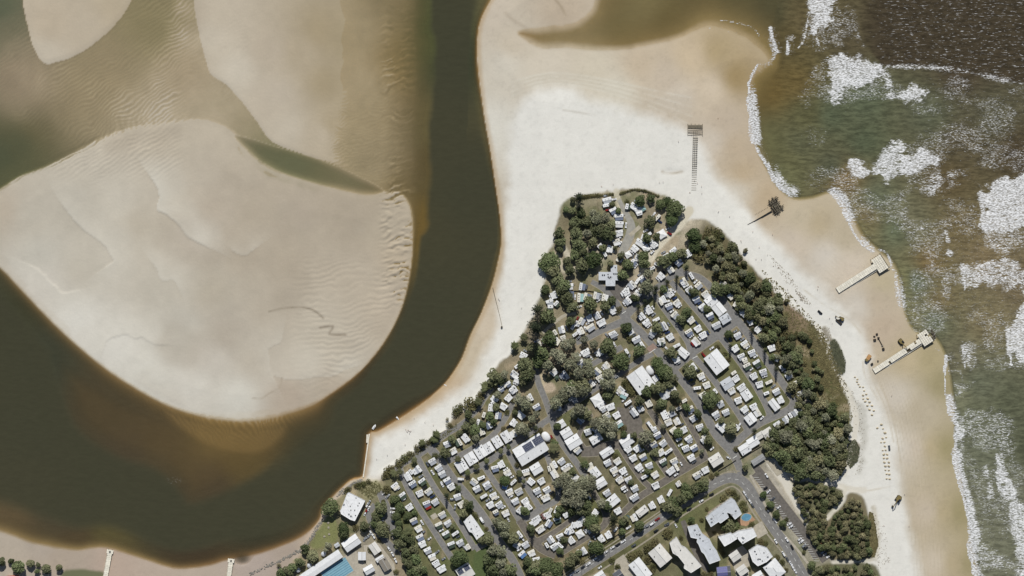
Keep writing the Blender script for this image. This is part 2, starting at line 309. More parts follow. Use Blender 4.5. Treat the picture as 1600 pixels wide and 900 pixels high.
for k in range(7):
    o_ = k * 9; stain([(800, 150 - o_ * .4), (860, 130 - o_ * .3), (940, 142 - o_ * .35), (1020, 168 - o_ * .5), (1080, 196 - o_ * .8)], 1.6, .35, (190, 184, 168) if k % 2 else (214, 211, 198))
gcol = gcol * (1 - .05 * sm(.62, .74, fbm(5, 511, 2))[..., None] * sm(0, 20, dLand)[..., None])
# park soil and grass
soil_p = sm(-3, 3, dPark + (n_fine - .5) * 8)
soil = colfield([(900,350,132,122,96),(960,330,160,150,126),(1000,340,152,142,118),(1040,360,176,162,138),(1060,350,205,194,172),(990,420,170,158,136),(1020,400,192,178,154),(930,410,180,170,150),(920,450,140,130,102),(860,440,178,168,146),(840,560,150,138,116),(900,560,146,134,112),(960,560,142,130,108),(1050,460,124,118,88),(1100,500,112,110,78),(1150,560,110,110,76),(1200,600,108,110,76),(1100,620,118,112,82),(1050,700,122,114,84),(980,720,112,108,80),(930,700,112,106,86),(860,680,128,120,92),
 (800,640,126,118,90),(760,660,128,120,94),(700,760,118,114,82),(640,800,110,108,76),(660,860,108,108,74),(760,860,96,104,66),(860,850,122,112,86),(900,800,122,114,82),(960,850,106,104,72),(1100,800,112,112,78),(1150,860,112,112,80),(1200,820,112,110,80),(1220,760,190,182,166),(1250,800,196,188,172),(540,800,150,142,112),(510,840,126,124,86),(560,860,160,152,134),(600,870,140,132,112),(1250,660,92,94,66),(1270,700,84,86,60),(1200,480,118,106,80),(1230,500,128,114,88),(1280,560,104,98,66),(1300,620,104,98,66),(1110,380,100,94,66),(1150,420,112,100,76),(880,460,140,130,104),(960,640,116,108,88),(1240,480,150,130,108),(890,310,140,136,110)], 8)
soil = soil * (1 + (n_fine - .5)[..., None] * 0.5) * (1 + (fbm(7, 61, 2) - .5)[..., None] * 0.35)
green = sm(.5, .72, fbm(26, 67, 3)) * .5
soil = mixc(soil * .88, lin((90,100,58)), green)
bare = sm(.62, .78, fbm(22, 88, 3)) * .6
soil = mixc(soil, lin((168,152,126)), bare)
gcol = mixc(gcol, soil, soil_p)
# dune grass islands outside the park outline, worn sand tracks inside it
def patch(poly, col, amt=1.0, soft=3, noise=.6, h=0.0):
    global gcol, Zt
    d = sdf(poly, 20); t = sm(-soft, soft, d + (n_fine - .5) * 10 * noise) * amt
    gcol = mixc(gcol, lin(col) * 1.0, t)
    if h: Zt = Zt + h * t * (0.5 + n_fine)
def track(line, wd, col, amt=1.0):
    global gcol
    d = dist_line(line, 30); gcol = mixc(gcol, lin(col), sm(wd + 1.6, wd - 1.6, d + (n_fine - .5) * 4) * amt)
patch([(1296,535),(1304,530),(1314,545),(1321,565),(1320,582),(1312,586),(1302,570)], (100,98,78), 1, 2, .4, .5)
patch([(1286,512),(1294,512),(1298,530),(1290,528)], (140,132,112), .7, 2, 1, .3)
patch([(1326,690),(1336,686),(1343,700),(1340,720),(1328,732),(1322,718)], (132,118,100), .95, 2, .8, .4)
patch([(1321,600),(1329,606),(1334,620),(1330,624),(1324,612)], (120,114,92), .8, 2, .8, .3)
patch([(1330,620),(1350,640),(1352,700),(1346,740),(1338,735),(1345,690),(1336,650)], (160,156,142), .45, 5, 2.2)
patch([(1236,757),(1262,752),(1300,760),(1319,768),(1308,792),(1290,815),(1300,870),(1268,850),(1252,800)], (96,94,66), .95, 3, .6, .4)
patch([(1316,788),(1326,770),(1346,774),(1358,800),(1363,830),(1366,874),(1300,876),(1284,842),(1292,815)], (112,102,74), .95, 3, .6, .4)
patch([(1272,905),(1280,884),(1310,879),(1362,880),(1376,905),(1376,960),(1272,960)], (96,94,66), .95, 3, .6, .4)
patch([(1358,800),(1366,800),(1374,860),(1366,872)], (170,160,138), .6, 3, 1.5)
patch([(848,455),(856,440),(862,470),(846,480),(838,478)], (120,116,88), .8, 4, .8)
patch([(700,668),(712,648),(724,640),(722,660),(712,668)], (128,116,92), .9, 3, .8)
patch([(698,672),(716,664),(728,650),(736,640),(732,656),(714,674)], (150,140,112), .7, 3, .8)
patch([(560,752),(590,752),(598,764),(580,782),(560,766)], (142,138,104), .85, 4, .8)
patch([(104,890),(160,893),(160,905),(100,905)], (98,102,72), .9, 3, .3)
patch([(1204,650),(1232,636),(1246,646),(1252,636),(1268,640),(1240,650)], (150,144,130), .35, 3, .8)
track([(1010,410),(1030,382),(1050,362),(1064,348),(1076,330)], 7, (206,198,178))
track([(1008,412),(1003,430),(1006,445)], 6, (198,188,166))
track([(964,300),(968,318),(978,336)], 5, (202,194,172), .8)
track([(1204,722),(1222,745),(1240,775),(1258,805),(1272,832)], 7, (212,206,192))
track([(1225,735),(1260,745),(1290,752),(1320,762),(1350,766)], 5, (214,208,194))
track([(1322,762),(1312,785),(1290,812)], 3, (212,206,190))
track([(1276,510),(1292,545),(1312,590),(1332,630),(1338,660),(1330,700),(1318,740)], 4, (214,208,194), .9)
track([(1366,790),(1372,840),(1368,870),(1350,876),(1300,878)], 2, (210,204,188), .9)
track([(870,400),(880,420),(900,420)], 5, (196,186,164), .9)
track([(880,385),(890,405)], 4, (200,192,172), .9)
patch([(838,594),(846,584),(852,596),(848,610),(840,606)], (196,180,150), .9, 2, .4)
patch([(852,600),(862,598),(868,608),(858,614),(848,610)], (190,172,150), .9, 2, .4)
patch([(742,866),(762,848),(776,866),(778,905),(742,905)], (86,98,62), .95, 2, .2)
patch([(506,814),(520,806),(530,830),(520,850),(490,858),(488,846)], (126,128,84), .9, 3, .5)
gcol = np.clip(gcol, 0.005, 0.85)

def grid_mesh(name, Z, keep=None, attrs=(), far=2500.0):
    X = wx(PX).astype(np.float32).copy(); Y = wy(PY).astype(np.float32).copy()
    X[:, 0] -= far; X[:, -1] += far; Y[0, :] += far; Y[-1, :] -= far
    idx = np.arange(NX * NY).reshape(NY, NX)
    q = np.stack([idx[1:, :-1], idx[1:, 1:], idx[:-1, 1:], idx[:-1, :-1]], -1)
    if keep is not None: q = q[keep]
    q = q.reshape(-1, 4)
    used = np.unique(q); remap = np.full(NX * NY, -1, np.int64); remap[used] = np.arange(len(used)); q = remap[q]
    co = np.stack([X, Y, Z], -1).reshape(-1, 3)[used].astype(np.float32)
    me = bpy.data.meshes.new(name)
    me.vertices.add(len(co)); me.vertices.foreach_set('co', co.ravel())
    me.loops.add(q.size); me.loops.foreach_set('vertex_index', q.ravel().astype(np.int32))
    me.polygons.add(len(q)); me.polygons.foreach_set('loop_start', np.arange(0, q.size, 4, dtype=np.int32)); me.polygons.foreach_set('loop_total', np.full(len(q), 4, np.int32))
    me.polygons.foreach_set('use_smooth', np.ones(len(q), bool))
    for an, arr in attrs:
        if arr.ndim == 3:
            a = me.attributes.new(an, 'FLOAT_COLOR', 'POINT'); c = np.concatenate([arr.reshape(-1, 3)[used], np.ones((len(used), 1))], 1); a.data.foreach_set('color', c.astype(np.float32).ravel())
        else:
            a = me.attributes.new(an, 'FLOAT', 'POINT'); a.data.foreach_set('value', arr.reshape(-1)[used].astype(np.float32))
    me.update(); me.validate()
    return me
def link(name, me, m=None, parent=None, kind=None):
    o = bpy.data.objects.new(name, me); COL.objects.link(o)
    if m is not None and me is not None and len(me.materials) == 0: me.materials.append(m)
    if parent is not None: o.parent = parent
    if kind: o['kind'] = kind
    return o

# terrain material: traced ground colours, broken up by sand grain, ripple marks and tufts
tm = bpy.data.materials.new('ground'); tm.use_nodes = True
n = tm.node_tree.nodes; l = tm.node_tree.links; p = n['Principled BSDF']; p.inputs['Roughness'].default_value = 0.9; p.inputs['Specular IOR Level'].default_value = 0.15
at = n.new('ShaderNodeAttribute'); at.attribute_name = 'col'
tc = n.new('ShaderNodeTexCoord'); n1 = n.new('ShaderNodeTexNoise'); n1.inputs['Scale'].default_value = 0.9; n1.inputs['Detail'].default_value = 8; n1.inputs['Roughness'].default_value = .7
l.new(tc.outputs['Object'], n1.inputs['Vector'])
mr = n.new('ShaderNodeMapRange'); mr.inputs[1].default_value = .25; mr.inputs[2].default_value = .75
at2 = n.new('ShaderNodeAttribute'); at2.attribute_name = 'rough'
ma = n.new('ShaderNodeMath'); ma.operation = 'MULTIPLY_ADD'; ma.inputs[1].default_value = -1; ma.inputs[2].default_value = 1; l.new(at2.outputs['Fac'], ma.inputs[0])
mb = n.new('ShaderNodeMath'); mb.operation = 'ADD'; mb.inputs[1].default_value = 1; l.new(at2.outputs['Fac'], mb.inputs[0])
l.new(n1.outputs[0], mr.inputs[0]); l.new(ma.outputs[0], mr.inputs[3]); l.new(mb.outputs[0], mr.inputs[4])
vm = n.new('ShaderNodeVectorMath'); vm.operation = 'SCALE'; l.new(at.outputs['Color'], vm.inputs[0]); l.new(mr.outputs[0], vm.inputs['Scale']); l.new(vm.outputs[0], p.inputs['Base Color'])
n2 = n.new('ShaderNodeTexNoise'); n2.inputs['Scale'].default_value = 0.35; n2.inputs['Detail'].default_value = 5; l.new(tc.outputs['Object'], n2.inputs['Vector'])
bp = n.new('ShaderNodeBump'); bp.inputs['Strength'].default_value = 0.35; bp.inputs['Distance'].default_value = 0.35; l.new(n2.outputs[0], bp.inputs['Height']); l.new(bp.outputs[0], p.inputs['Normal'])
rough_att = 0.05 + 0.32 * soil_p
ground = link('terrain', grid_mesh('terrain', Zt, None, [('col', gcol.astype(np.float32)), ('rough', rough_att)]), tm, kind='structure')

# ------------------------------------------------------------------ water
murk = colfield([(720,100,64,68,50),(730,300,66,66,50),(680,500,66,64,48),(600,620,66,62,46),(500,720,65,64,48),(400,820,66,64,48),(250,800,64,64,50),(150,760,66,66,50),(50,680,66,68,52),(60,560,64,66,52),(20,500,66,66,48),(150,640,76,68,50),(250,690,84,73,52),(330,750,80,70,52),(200,700,78,69,52),(380,720,96,82,52),(340,690,104,88,56),
 (20,790,98,84,60),(30,740,96,84,64),(90,810,80,72,54),(170,838,92,84,54),(120,850,82,70,50),(300,870,72,62,46),(0,250,88,92,70),(30,230,90,92,70),(0,20,88,100,78),(10,60,98,104,80),(20,120,148,134,110),(100,170,136,124,94),(200,100,138,126,96),(250,20,132,122,90),(60,200,104,98,70),(450,255,108,110,82),(520,280,112,110,80),(660,60,84,86,54),(650,200,104,94,62),(665,260,96,84,54),(655,350,112,92,50),
 (880,60,146,130,94),(960,50,128,116,78),(1000,10,134,122,84),(1050,40,114,102,66),(1100,10,106,96,64),(1150,15,88,84,58),(1200,20,80,78,56),(1250,30,96,86,60),(1230,60,92,82,54),(1400,40,78,68,52),(1550,60,70,61,47),(1500,110,74,65,50),(1330,60,86,78,58),(1240,130,102,88,54),(1205,140,116,98,58),(1260,180,92,90,62),(1195,230,112,110,76),(1215,270,108,108,76),(1345,352,122,116,82),(1410,440,128,124,88),(1425,500,120,116,86),(1498,620,116,116,92),(1300,180,86,92,70),(1350,160,90,96,74),(1350,220,85,91,69),(1450,180,90,92,72),(1550,180,88,85,66),(1300,260,86,88,68),(1230,250,100,98,68),(1250,225,92,92,68),
 (1500,230,86,78,58),(1590,240,78,68,50),(1320,280,118,100,66),(1370,310,100,104,82),(1420,350,112,108,84),(1480,280,94,82,57),(1450,410,116,100,68),(1500,360,108,96,68),(1470,470,116,104,74),(1540,400,122,108,80),(1400,360,98,104,80),(1430,440,94,100,80),(1460,500,100,104,82),(1540,500,120,110,82),(1590,440,112,100,76),(1350,340,116,104,76),
 (1530,600,102,104,84),(1570,630,90,92,72),(1590,690,90,92,72),(1540,700,108,110,90),(1550,850,114,114,94),(1590,780,108,108,90),(1500,560,108,104,82),(1520,650,102,104,82),(1530,780,110,110,90)], 8)
murk = murk * (1 + (n_mid - .5)[..., None] * 0.10 + (n_big - .5)[..., None] * .06)
murk = mixc(murk, lin((66, 65, 49)), sm(3.0, 5.2, D) * (PX < 790) * sm(-40, -5, -d2) * .95)
DEEP = [(1330,-80),(1340,0),(1345,40),(1355,70),(1372,96),(1380,104),(1420,103),(1465,106),(1510,113),(1550,122),(1585,130),(1640,134),(1720,136),(1720,-80)]
dDeep = sdf(DEEP, 40)
murk = mixc(murk, lin((68, 60, 46)), sm(-1, 3, dDeep + (n_fine - .5) * 4) * sm(1330, 1380, PX))
foam = np.zeros(PX.shape, np.float32)
sea = sm(1150, 1180, PX)
def fo(poly, v, soft=4, noise=1.0):
    global foam
    d = sdf(poly, 34); t = (.62 * sm(-soft - 4, soft + 4, d + (n_fine - .5) * 22 * noise + (n_mid - .5) * 22 * noise) + .38 * sm(-26, 8, np.maximum(d, np.roll(d, (1, 7), (0, 1))) + (n_mid - .5) * 34 * noise)) * v; foam = np.maximum(foam, t)
def fl(line, wd, v):
    global foam
    d = dist_line(line, 20); foam = np.maximum(foam, np.maximum(np.exp(-(d / (wd * (.4 + 1.3 * n_fine))) ** 2) * v, np.exp(-(np.minimum(d, np.roll(d, 3, 1)) / (wd * 2.0 + 4)) ** 2) * v * (.38 + .5 * sm(.35, .62, n_mid))))
# chop of the open sea, patchy lace inside the break
pat = sm(.42, .66, fbm(46, 301, 4, sx=.8, sy=1.3))
foam = np.maximum(foam, sm(1210, 1290, PX) * (.14 + .28 * pat) * sm(6, -6, dDeep))
foam = np.maximum(foam, sm(-2, 10, dDeep) * .22 * sm(1330, 1420, PX) * (.7 + .5 * n_mid))
foam = np.maximum(foam, sm(1400, 1500, PX) * sm(130, 150, PY) * sm(280, 240, PY) * .27)
foam = np.maximum(foam, sm(1240, 1300, PX) * sm(100, 140, PY) * sm(320, 280, PY) * .19)
foam = np.maximum(foam, sm(1420, 1480, PX) * sm(280, 330, PY) * sm(560, 500, PY) * .30)
T1 = lambda a: [(1100 + x / 3, y / 3) for x, y in a]
T2 = lambda a: [(1200 + x / 3, 200 + y / 3) for x, y in a]
T3 = lambda a: [(1350 + x / 2, 450 + y / 2) for x, y in a]
fo(T1([(490,-40),(580,-40),(600,60),(615,110),(560,135),(520,150),(500,150),(495,80)]), .86, 3)
fo(T1([(600,0),(660,60),(680,170),(660,230),(600,240),(540,200),(560,150),(620,110)]), .46, 6)
fo(T1([(580,260),(640,240),(690,248),(760,280),(830,310),(790,370),(720,395),(660,425),(620,468),(585,468),(590,420),(598,360)]), .90, 3)
fo(T1([(500,330),(560,270),(590,300),(580,380),(500,400),(470,390)]), .42, 6)
fo(T1([(420,440),(500,400),(520,470),(500,530),(450,500)]), .36, 6)
fo(T1([(870,448),(930,425),(985,412),(1012,438),(965,470),(890,478)]), .88, 2)
fo(T1([(980,500),(1140,490),(1130,520),(1000,530)]), .40, 5)
fo(T1([(1120,580),(1260,570),(1340,640),(1280,670),(1150,640)]), .44, 6)
fo(T1([(670,748),(710,728),(760,775),(790,815),(745,842),(690,800)]), .9, 2)
fo(T1([(800,740),(860,690),(940,665),(935,740),(910,800),(868,862),(845,850),(780,810)]), .72, 3)
fo(T1([(915,765),(960,720),(1015,688),(1110,742),(1040,800),(960,840),(935,830)]), .9, 2)
fo(T1([(980,860),(1080,790),(1220,800),(1190,850),(1120,900),(1000,900)]), .50, 6)
fo(T1([(600,890),(640,830),(700,830),(740,860),(680,960),(610,960)]), .42, 5)
fo(T2([(680,270),(800,190),(920,210),(830,280),(780,340),(720,320)]), .58, 5)
fo(T2([(830,330),(940,340),(1010,440),(900,510),(840,420)]), .42, 8)
fo(T2([(1000,310),(1040,280),(1090,245),(1210,225),(1290,230),(1290,440),(1120,480),(1020,475),(1015,390)]), .93, 2)
fo(T2([(1020,470),(1200,450),(1290,450),(1290,570),(1100,590),(1030,560)]), .50, 6)
fo(T2([(915,650),(1040,630),(1100,610),(1200,650),(1290,660),(1290,720),(1100,740),(1000,745),(925,757),(922,700)]), .60, 3)
fo(T2([(580,330),(620,340),(660,420),(700,480),(680,510),(620,430)]), .50, 4)
fo(T2([(705,450),(740,470),(720,492)]), .85, 1.5, .5)
fo(T2([(830,480),(850,520),(842,530)]), .8, 1.5, .5); fo(T2([(845,570),(865,580),(850,605)]), .75, 1.5, .5)
fo(T2([(740,570),(780,590),(810,660),(850,680),(860,760),(845,830),(830,800),(820,700),(760,680)]), .48, 4)
fo(T2([(305,260),(360,240),(430,280),(420,350),(370,370),(330,310)]), .42, 4)
fo(T2([(1160,900),(1210,790),(1290,720),(1290,1100),(1190,1100),(1140,1000)]), .9, 2)
fo(T3([(310,170),(340,160),(360,240),(330,262),(312,230)]), .48, 4)
fo(T3([(270,290),(350,285),(330,320),(290,350)]), .55, 4)
fo(T3([(310,400),(400,380),(465,420),(475,550),(430,520),(330,480)]), .46, 8)
fo(T3([(300,480),(330,600),(360,700),(400,660),(360,560)]), .40, 8)
fo(T3([(418,525),(432,560),(455,620),(470,660),(440,650),(420,600)]), .74, 2)
fo(T3([(383,560),(392,600),(410,660),(395,650)]), .62, 2)
fo(T3([(458,680),(475,660),(520,740),(560,760),(560,960),(480,960),(470,800)]), .66, 4)
fo(T3([(345,810),(400,800),(470,850),(460,880),(360,880)]), .5, 6)
fo(T3([(330,660),(370,720),(460,780),(440,800),(350,770)]), .36, 8)
# swash lines along the beach
fl(T1([(210,400),(215,480),(222,560),(232,650),(255,710),(300,780),(340,850),(385,895)]), 2.6, .95)
fl(T1([(250,305),(225,350),(207,395)]), 3.2, .8); fl(T1([(140,440),(150,540),(195,650),(230,750)]), 1.6, .62)
fl(T1([(312,130),(325,190),(345,240)]), 2.8, .92); fl(T1([(392,190),(394,250)]), 2.8, .92); fl(T1([(440,225),(465,195),(480,130),(492,60)]), 1.6, .7)
fl(T1([(80,95),(150,105),(230,130),(260,170)]), 1.5, .62); fl(T1([(250,300),(300,300),(330,270),(330,250)]), 2.5, .55); fl(T1([(0,130),(90,140),(150,180),(168,225)]), 1.0, .55)
fl(T1([(825,310),(845,360),(865,410)]), 1.3, .7); fl(T1([(530,180),(538,210)]), 1.6, .85)
fl(T1([(830,310),(960,312),(1100,318),(1250,340),(1380,372),(1500,392)]), 1.5, .62)
fl(T2([(305,297),(345,350),(370,420),(400,490),(450,555),(480,575)]), 3.6, .86)
fl(T2([(0,170),(25,240),(60,280),(100,300)]), 4.2, .85)
fl(T2([(520,570),(560,590),(580,650)]), 2.4, .7); fl(T2([(570,650),(600,690),(595,770),(618,835)]), 5, .58); fl(T2([(600,690),(612,760),(620,835)]), 1.3, .7)
fl(T2([(620,860),(650,900)]), 2.5, .5); fl(T2([(1000,310),(1015,390),(1018,470)]), 1.6, .97); fl(T2([(915,650),(925,755)]), 1.4, .95)
fl(T3([(190,115),(215,135),(220,160),(205,180),(235,195)]), 3.0, .6)
fl(T3([(257,215),(252,280),(255,350),(275,400),(293,430),(288,480),(282,540),(295,600),(312,660),(330,730),(340,780),(328,825),(348,890),(352,960)]), 3.2, .93)
fl(T3([(450,130),(455,190),(462,240)]), 1.8, .95); fl(T3([(418,525),(424,580),(432,640)]), 1.2, .9); fl(T3([(312,180),(316,250)]), 1.2, .75)
fl(T3([(265,260),(300,260),(310,290)]), 3, .5)
foam = np.maximum(foam, 0.30 * sm(14, 4, np.hypot((PX - 272) / 1.9, PY - 752)))
gl = sm(-.05, .12, D) 
foam = np.clip(foam * np.where(PX > 1100, 1, np.where(PX > 900, 0.8, 1)), 0, 1) * sm(-0.35, 0.02, D + .2)
foam = np.where((PX < 1060) & (PX > 330), 0, foam)
waves = (fbm(18, 91, 3) - .5) * 0.5 * sm(1180, 1320, PX) + foam * .5 * sm(1150, 1250, PX) + (fbm(8, 95, 2) - .5) * 0.10
swell = np.sin((PX * .93 + PY * -.1 + (n_big - .5) * 60) / 17 * 2 * math.pi) * .12 * sm(1200, 1350, PX)
Dw = np.maximum(-Zt, 0.0)
Zw = (waves + swell) * sm(0.25, 1.6, Dw)
Zw = np.where(foam > .5, np.maximum(Zw, np.maximum(Zt + .03, 0)), Zw)
op = 1 - np.exp(-0.62 * Dw); op = np.where(Dw > 2.4, np.maximum(op, sm(2.0, 4.2, Dw)), op)
op = np.where(sm(1180, 1230, PX) * sm(0.3, 1.2, Dw) > 0, np.maximum(op, sm(1180, 1230, PX) * sm(0.1, 1.1, Dw)), op)
wet = (Zt < Zw + 0.0) | (foam > .25)
keep = wet[1:, :-1] | wet[1:, 1:] | wet[:-1, 1:] | wet[:-1, :-1]
wm = bpy.data.materials.new('water'); wm.use_nodes = True
n = wm.node_tree.nodes; l = wm.node_tree.links; n.clear()
out = n.new('ShaderNodeOutputMaterial')
aC = n.new('ShaderNodeAttribute'); aC.attribute_name = 'murk'; aO = n.new('ShaderNodeAttribute'); aO.attribute_name = 'opac'; aF = n.new('ShaderNodeAttribute'); aF.attribute_name = 'foam'
tc = n.new('ShaderNodeTexCoord')
def N(scale, detail, rot=0, sc=(1, 1, 1), rough=.6, dist=0.0):
    mpn = n.new('ShaderNodeMapping'); mpn.inputs['Rotation'].default_value = (0, 0, rot); mpn.inputs['Scale'].default_value = sc
    t = n.new('ShaderNodeTexNoise'); t.inputs['Scale'].default_value = scale; t.inputs['Detail'].default_value = detail; t.inputs['Roughness'].default_value = rough; t.inputs['Distortion'].default_value = dist
    l.new(tc.outputs['Object'], mpn.inputs[0]); l.new(mpn.outputs[0], t.inputs['Vector']); return t.outputs[0]
def M(op_, a, b=None, c=None):
    m = n.new('ShaderNodeMath'); m.operation = op_
    for i, v in enumerate((a, b, c)):
        if v is None: continue
        if isinstance(v, (int, float)): m.inputs[i].default_value = v
        else: l.new(v, m.inputs[i])
    return m.outputs[0]
def MR(v, a, b, c=0, d=1):
    m = n.new('ShaderNodeMapRange'); m.interpolation_type = 'SMOOTHSTEP'; l.new(v, m.inputs[0])
    for i, q in zip((1, 2, 3, 4), (a, b, c, d)): m.inputs[i].default_value = q
    return m.outputs[0]
wbump = N(0.3, 6, .5, (1, 1.8, 1), .65)
bpn = n.new('ShaderNodeBump'); bpn.inputs['Strength'].default_value = .5; bpn.inputs['Distance'].default_value = .6; l.new(wbump, bpn.inputs['Height'])
aS = n.new('ShaderNodeAttribute'); aS.attribute_name = 'sea'
chop = M('ADD', 1.0, M('MULTIPLY', MR(N(0.16, 7, .3, (.6, 1.9, 1), .7), .34, .66, -.30, .34), aS.outputs['Fac']))
l.new(M('MULTIPLY_ADD', aS.outputs['Fac'], .5, .08), bpn.inputs['Strength'])
cs = n.new('ShaderNodeVectorMath'); cs.operation = 'SCALE'; l.new(aC.outputs['Color'], cs.inputs[0]); l.new(chop, cs.inputs['Scale'])
dif = n.new('ShaderNodeBsdfDiffuse'); l.new(cs.outputs[0], dif.inputs['Color']); l.new(bpn.outputs[0], dif.inputs['Normal'])
tr = n.new('ShaderNodeBsdfTransparent'); tr.inputs[0].default_value = (.992, .986, .968, 1)
mx = n.new('ShaderNodeMixShader'); l.new(aO.outputs['Fac'], mx.inputs[0]); l.new(tr.outputs[0], mx.inputs[1]); l.new(dif.outputs[0], mx.inputs[2])
gls = n.new('ShaderNodeBsdfGlossy'); gls.inputs['Roughness'].default_value = .12; l.new(bpn.outputs[0], gls.inputs['Normal'])
fr = n.new('ShaderNodeFresnel'); fr.inputs['IOR'].default_value = 1.33
mg = n.new('ShaderNodeMixShader'); l.new(M('MULTIPLY', fr.outputs[0], .8), mg.inputs[0]); l.new(mx.outputs[0], mg.inputs[1]); l.new(gls.outputs[0], mg.inputs[2])
# foam: lace where thin, nearly closed where dense
lace = N(0.27, 7, .45, (.40, 1.7, 1), .68, .4)
fine = N(1.0, 3, .5, (.5, 1.5, 1), .6)
ridge = M('SUBTRACT', 1.0, M('MULTIPLY', M('ABSOLUTE', M('SUBTRACT', lace, .5)), 4.0))
ff = M('ADD', M('ADD', M('MULTIPLY', ridge, .36), M('MULTIPLY', fine, .40)), M('MULTIPLY', lace, .24))
fa = MR(M('ADD', ff, M('MULTIPLY', aF.outputs['Fac'], .50)), .822, .985)
aG = n.new('ShaderNodeAttribute'); aG.attribute_name = 'glint'  # sparkle on the dark sea, painted as white dashes in the foam colour
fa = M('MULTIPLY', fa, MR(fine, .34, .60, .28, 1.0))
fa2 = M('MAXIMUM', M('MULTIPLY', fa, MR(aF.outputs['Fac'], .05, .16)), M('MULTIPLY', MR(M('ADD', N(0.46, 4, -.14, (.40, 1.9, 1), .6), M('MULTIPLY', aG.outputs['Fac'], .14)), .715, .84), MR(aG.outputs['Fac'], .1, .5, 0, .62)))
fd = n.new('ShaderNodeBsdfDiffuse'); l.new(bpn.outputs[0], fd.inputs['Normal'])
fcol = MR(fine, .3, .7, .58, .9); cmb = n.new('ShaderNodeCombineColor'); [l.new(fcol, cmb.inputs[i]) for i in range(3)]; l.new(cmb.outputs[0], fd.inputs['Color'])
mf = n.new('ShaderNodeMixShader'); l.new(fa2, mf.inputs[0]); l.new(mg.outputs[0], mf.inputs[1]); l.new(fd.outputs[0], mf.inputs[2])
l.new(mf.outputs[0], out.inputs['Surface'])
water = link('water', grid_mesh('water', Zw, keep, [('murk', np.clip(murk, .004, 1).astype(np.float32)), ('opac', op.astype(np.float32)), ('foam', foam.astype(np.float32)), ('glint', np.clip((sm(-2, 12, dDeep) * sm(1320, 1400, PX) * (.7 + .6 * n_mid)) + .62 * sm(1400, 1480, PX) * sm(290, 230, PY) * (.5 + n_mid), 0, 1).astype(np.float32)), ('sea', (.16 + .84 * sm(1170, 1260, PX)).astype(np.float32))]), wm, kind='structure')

# ------------------------------------------------------------------ mesh helpers
def V(px, py, z=GZ): return Vector((wx(px), wy(py), z))
class MB:
    """collects faces for one mesh; several materials allowed"""
    def __init__(s): s.v = []; s.f = []; s.m = []
    def face(s, pts, mi=0):
        b = len(s.v); s.v += [tuple(p) for p in pts]; s.f.append(tuple(range(b, b + len(pts)))); s.m.append(mi)
    def box(s, c, d, rz=0.0, mi=0, taper=1.0, top=None, bottom=True):
        x, y, z = c; a, b, h = d[0] / 2, d[1] / 2, d[2]; ca, sa = math.cos(rz), math.sin(rz); k = len(s.v)
        for zz, t in ((z, 1.0), (z + h, taper)):
            for sx, sy in ((-1, -1), (1, -1), (1, 1), (-1, 1)):
                u, v = sx * a * t, sy * b * t; s.v.append((x + u * ca - v * sa, y + u * sa + v * ca, zz))
        fs = [(4, 5, 6, 7), (0, 1, 5, 4), (1, 2, 6, 5), (2, 3, 7, 6), (3, 0, 4, 7)] + ([(3, 2, 1, 0)] if bottom else [])
        for i, q in enumerate(fs): s.f.append(tuple(k + j for j in q)); s.m.append((top if top is not None else mi) if i == 0 else mi)
    def prism(s, poly, z0, z1, mi=0, top=None, bottom=False):
        """upright prism over a polygon given counter-clockwise in plan"""
        n_ = len(poly); k = len(s.v); s.v += [(x, y, z0) for x, y in poly] + [(x, y, z1) for x, y in poly]
        for i in range(n_): j = (i + 1) % n_; s.f.append((k + i, k + j, k + n_ + j, k + n_ + i)); s.m.append(mi)
        s.f.append(tuple(range(k + n_, k + 2 * n_))); s.m.append(mi if top is None else top)
        if bottom: s.f.append(tuple(range(k + n_ - 1, k - 1, -1))); s.m.append(mi)
    def tube(s, a, b, r0, r1=None, n=6, mi=0, cap=True):
        a = Vector(a); b = Vector(b); r1 = r0 if r1 is None else r1; d = (b - a)
        if d.length < 1e-6: return
        q = d.to_track_quat('Z', 'Y'); k = len(s.v)
        for c, r in ((a, r0), (b, r1)):
            for i in range(n): t = 2 * math.pi * i / n; s.v.append(tuple(c + q @ Vector((r * math.cos(t), r * math.sin(t), 0))))
        for i in range(n): j = (i + 1) % n; s.f.append((k + i, k + j, k + n + j, k + n + i)); s.m.append(mi)
        if cap: s.f.append(tuple(range(k + n, k + 2 * n))); s.m.append(mi); s.f.append(tuple(range(k + n - 1, k - 1, -1))); s.m.append(mi)
    def loft(s, rings, mi=0, caps=True, mis=None):
        k = len(s.v); n_ = len(rings[0])
        for r in rings: s.v += [tuple(p) for p in r]
        for a in range(len(rings) - 1):
            for i in range(n_):
                j = (i + 1) % n_; s.f.append((k + a * n_ + i, k + a * n_ + j, k + (a + 1) * n_ + j, k + (a + 1) * n_ + i)); s.m.append(mi if mis is None else mis[a])
        if caps: s.f.append(tuple(k + (len(rings) - 1) * n_ + i for i in range(n_))); s.m.append(mi); s.f.append(tuple(k + i for i in range(n_ - 1, -1, -1))); s.m.append(mi)
    def mesh(s, name, mats, smooth=False):
        me = bpy.data.meshes.new(name); me.from_pydata(s.v, [], s.f)
        for m in (mats if isinstance(mats, (list, tuple)) else [mats]): me.materials.append(m)
        me.polygons.foreach_set('material_index', s.m)
        if smooth: me.polygons.foreach_set('use_smooth', [True] * len(s.f))
        me.update(); return me
THINGS = []
def root(name, cat, group=None, loc=(0, 0, 0), rz=0.0, sc=1.0):
    o = bpy.data.objects.new(name, None); COL.objects.link(o); o.location = loc; o.rotation_euler = (0, 0, rz)
    o.scale = sc if isinstance(sc, tuple) else (sc, sc, sc); o['category'] = cat; o.empty_display_size = 1
    if group: o['group'] = group
    return o
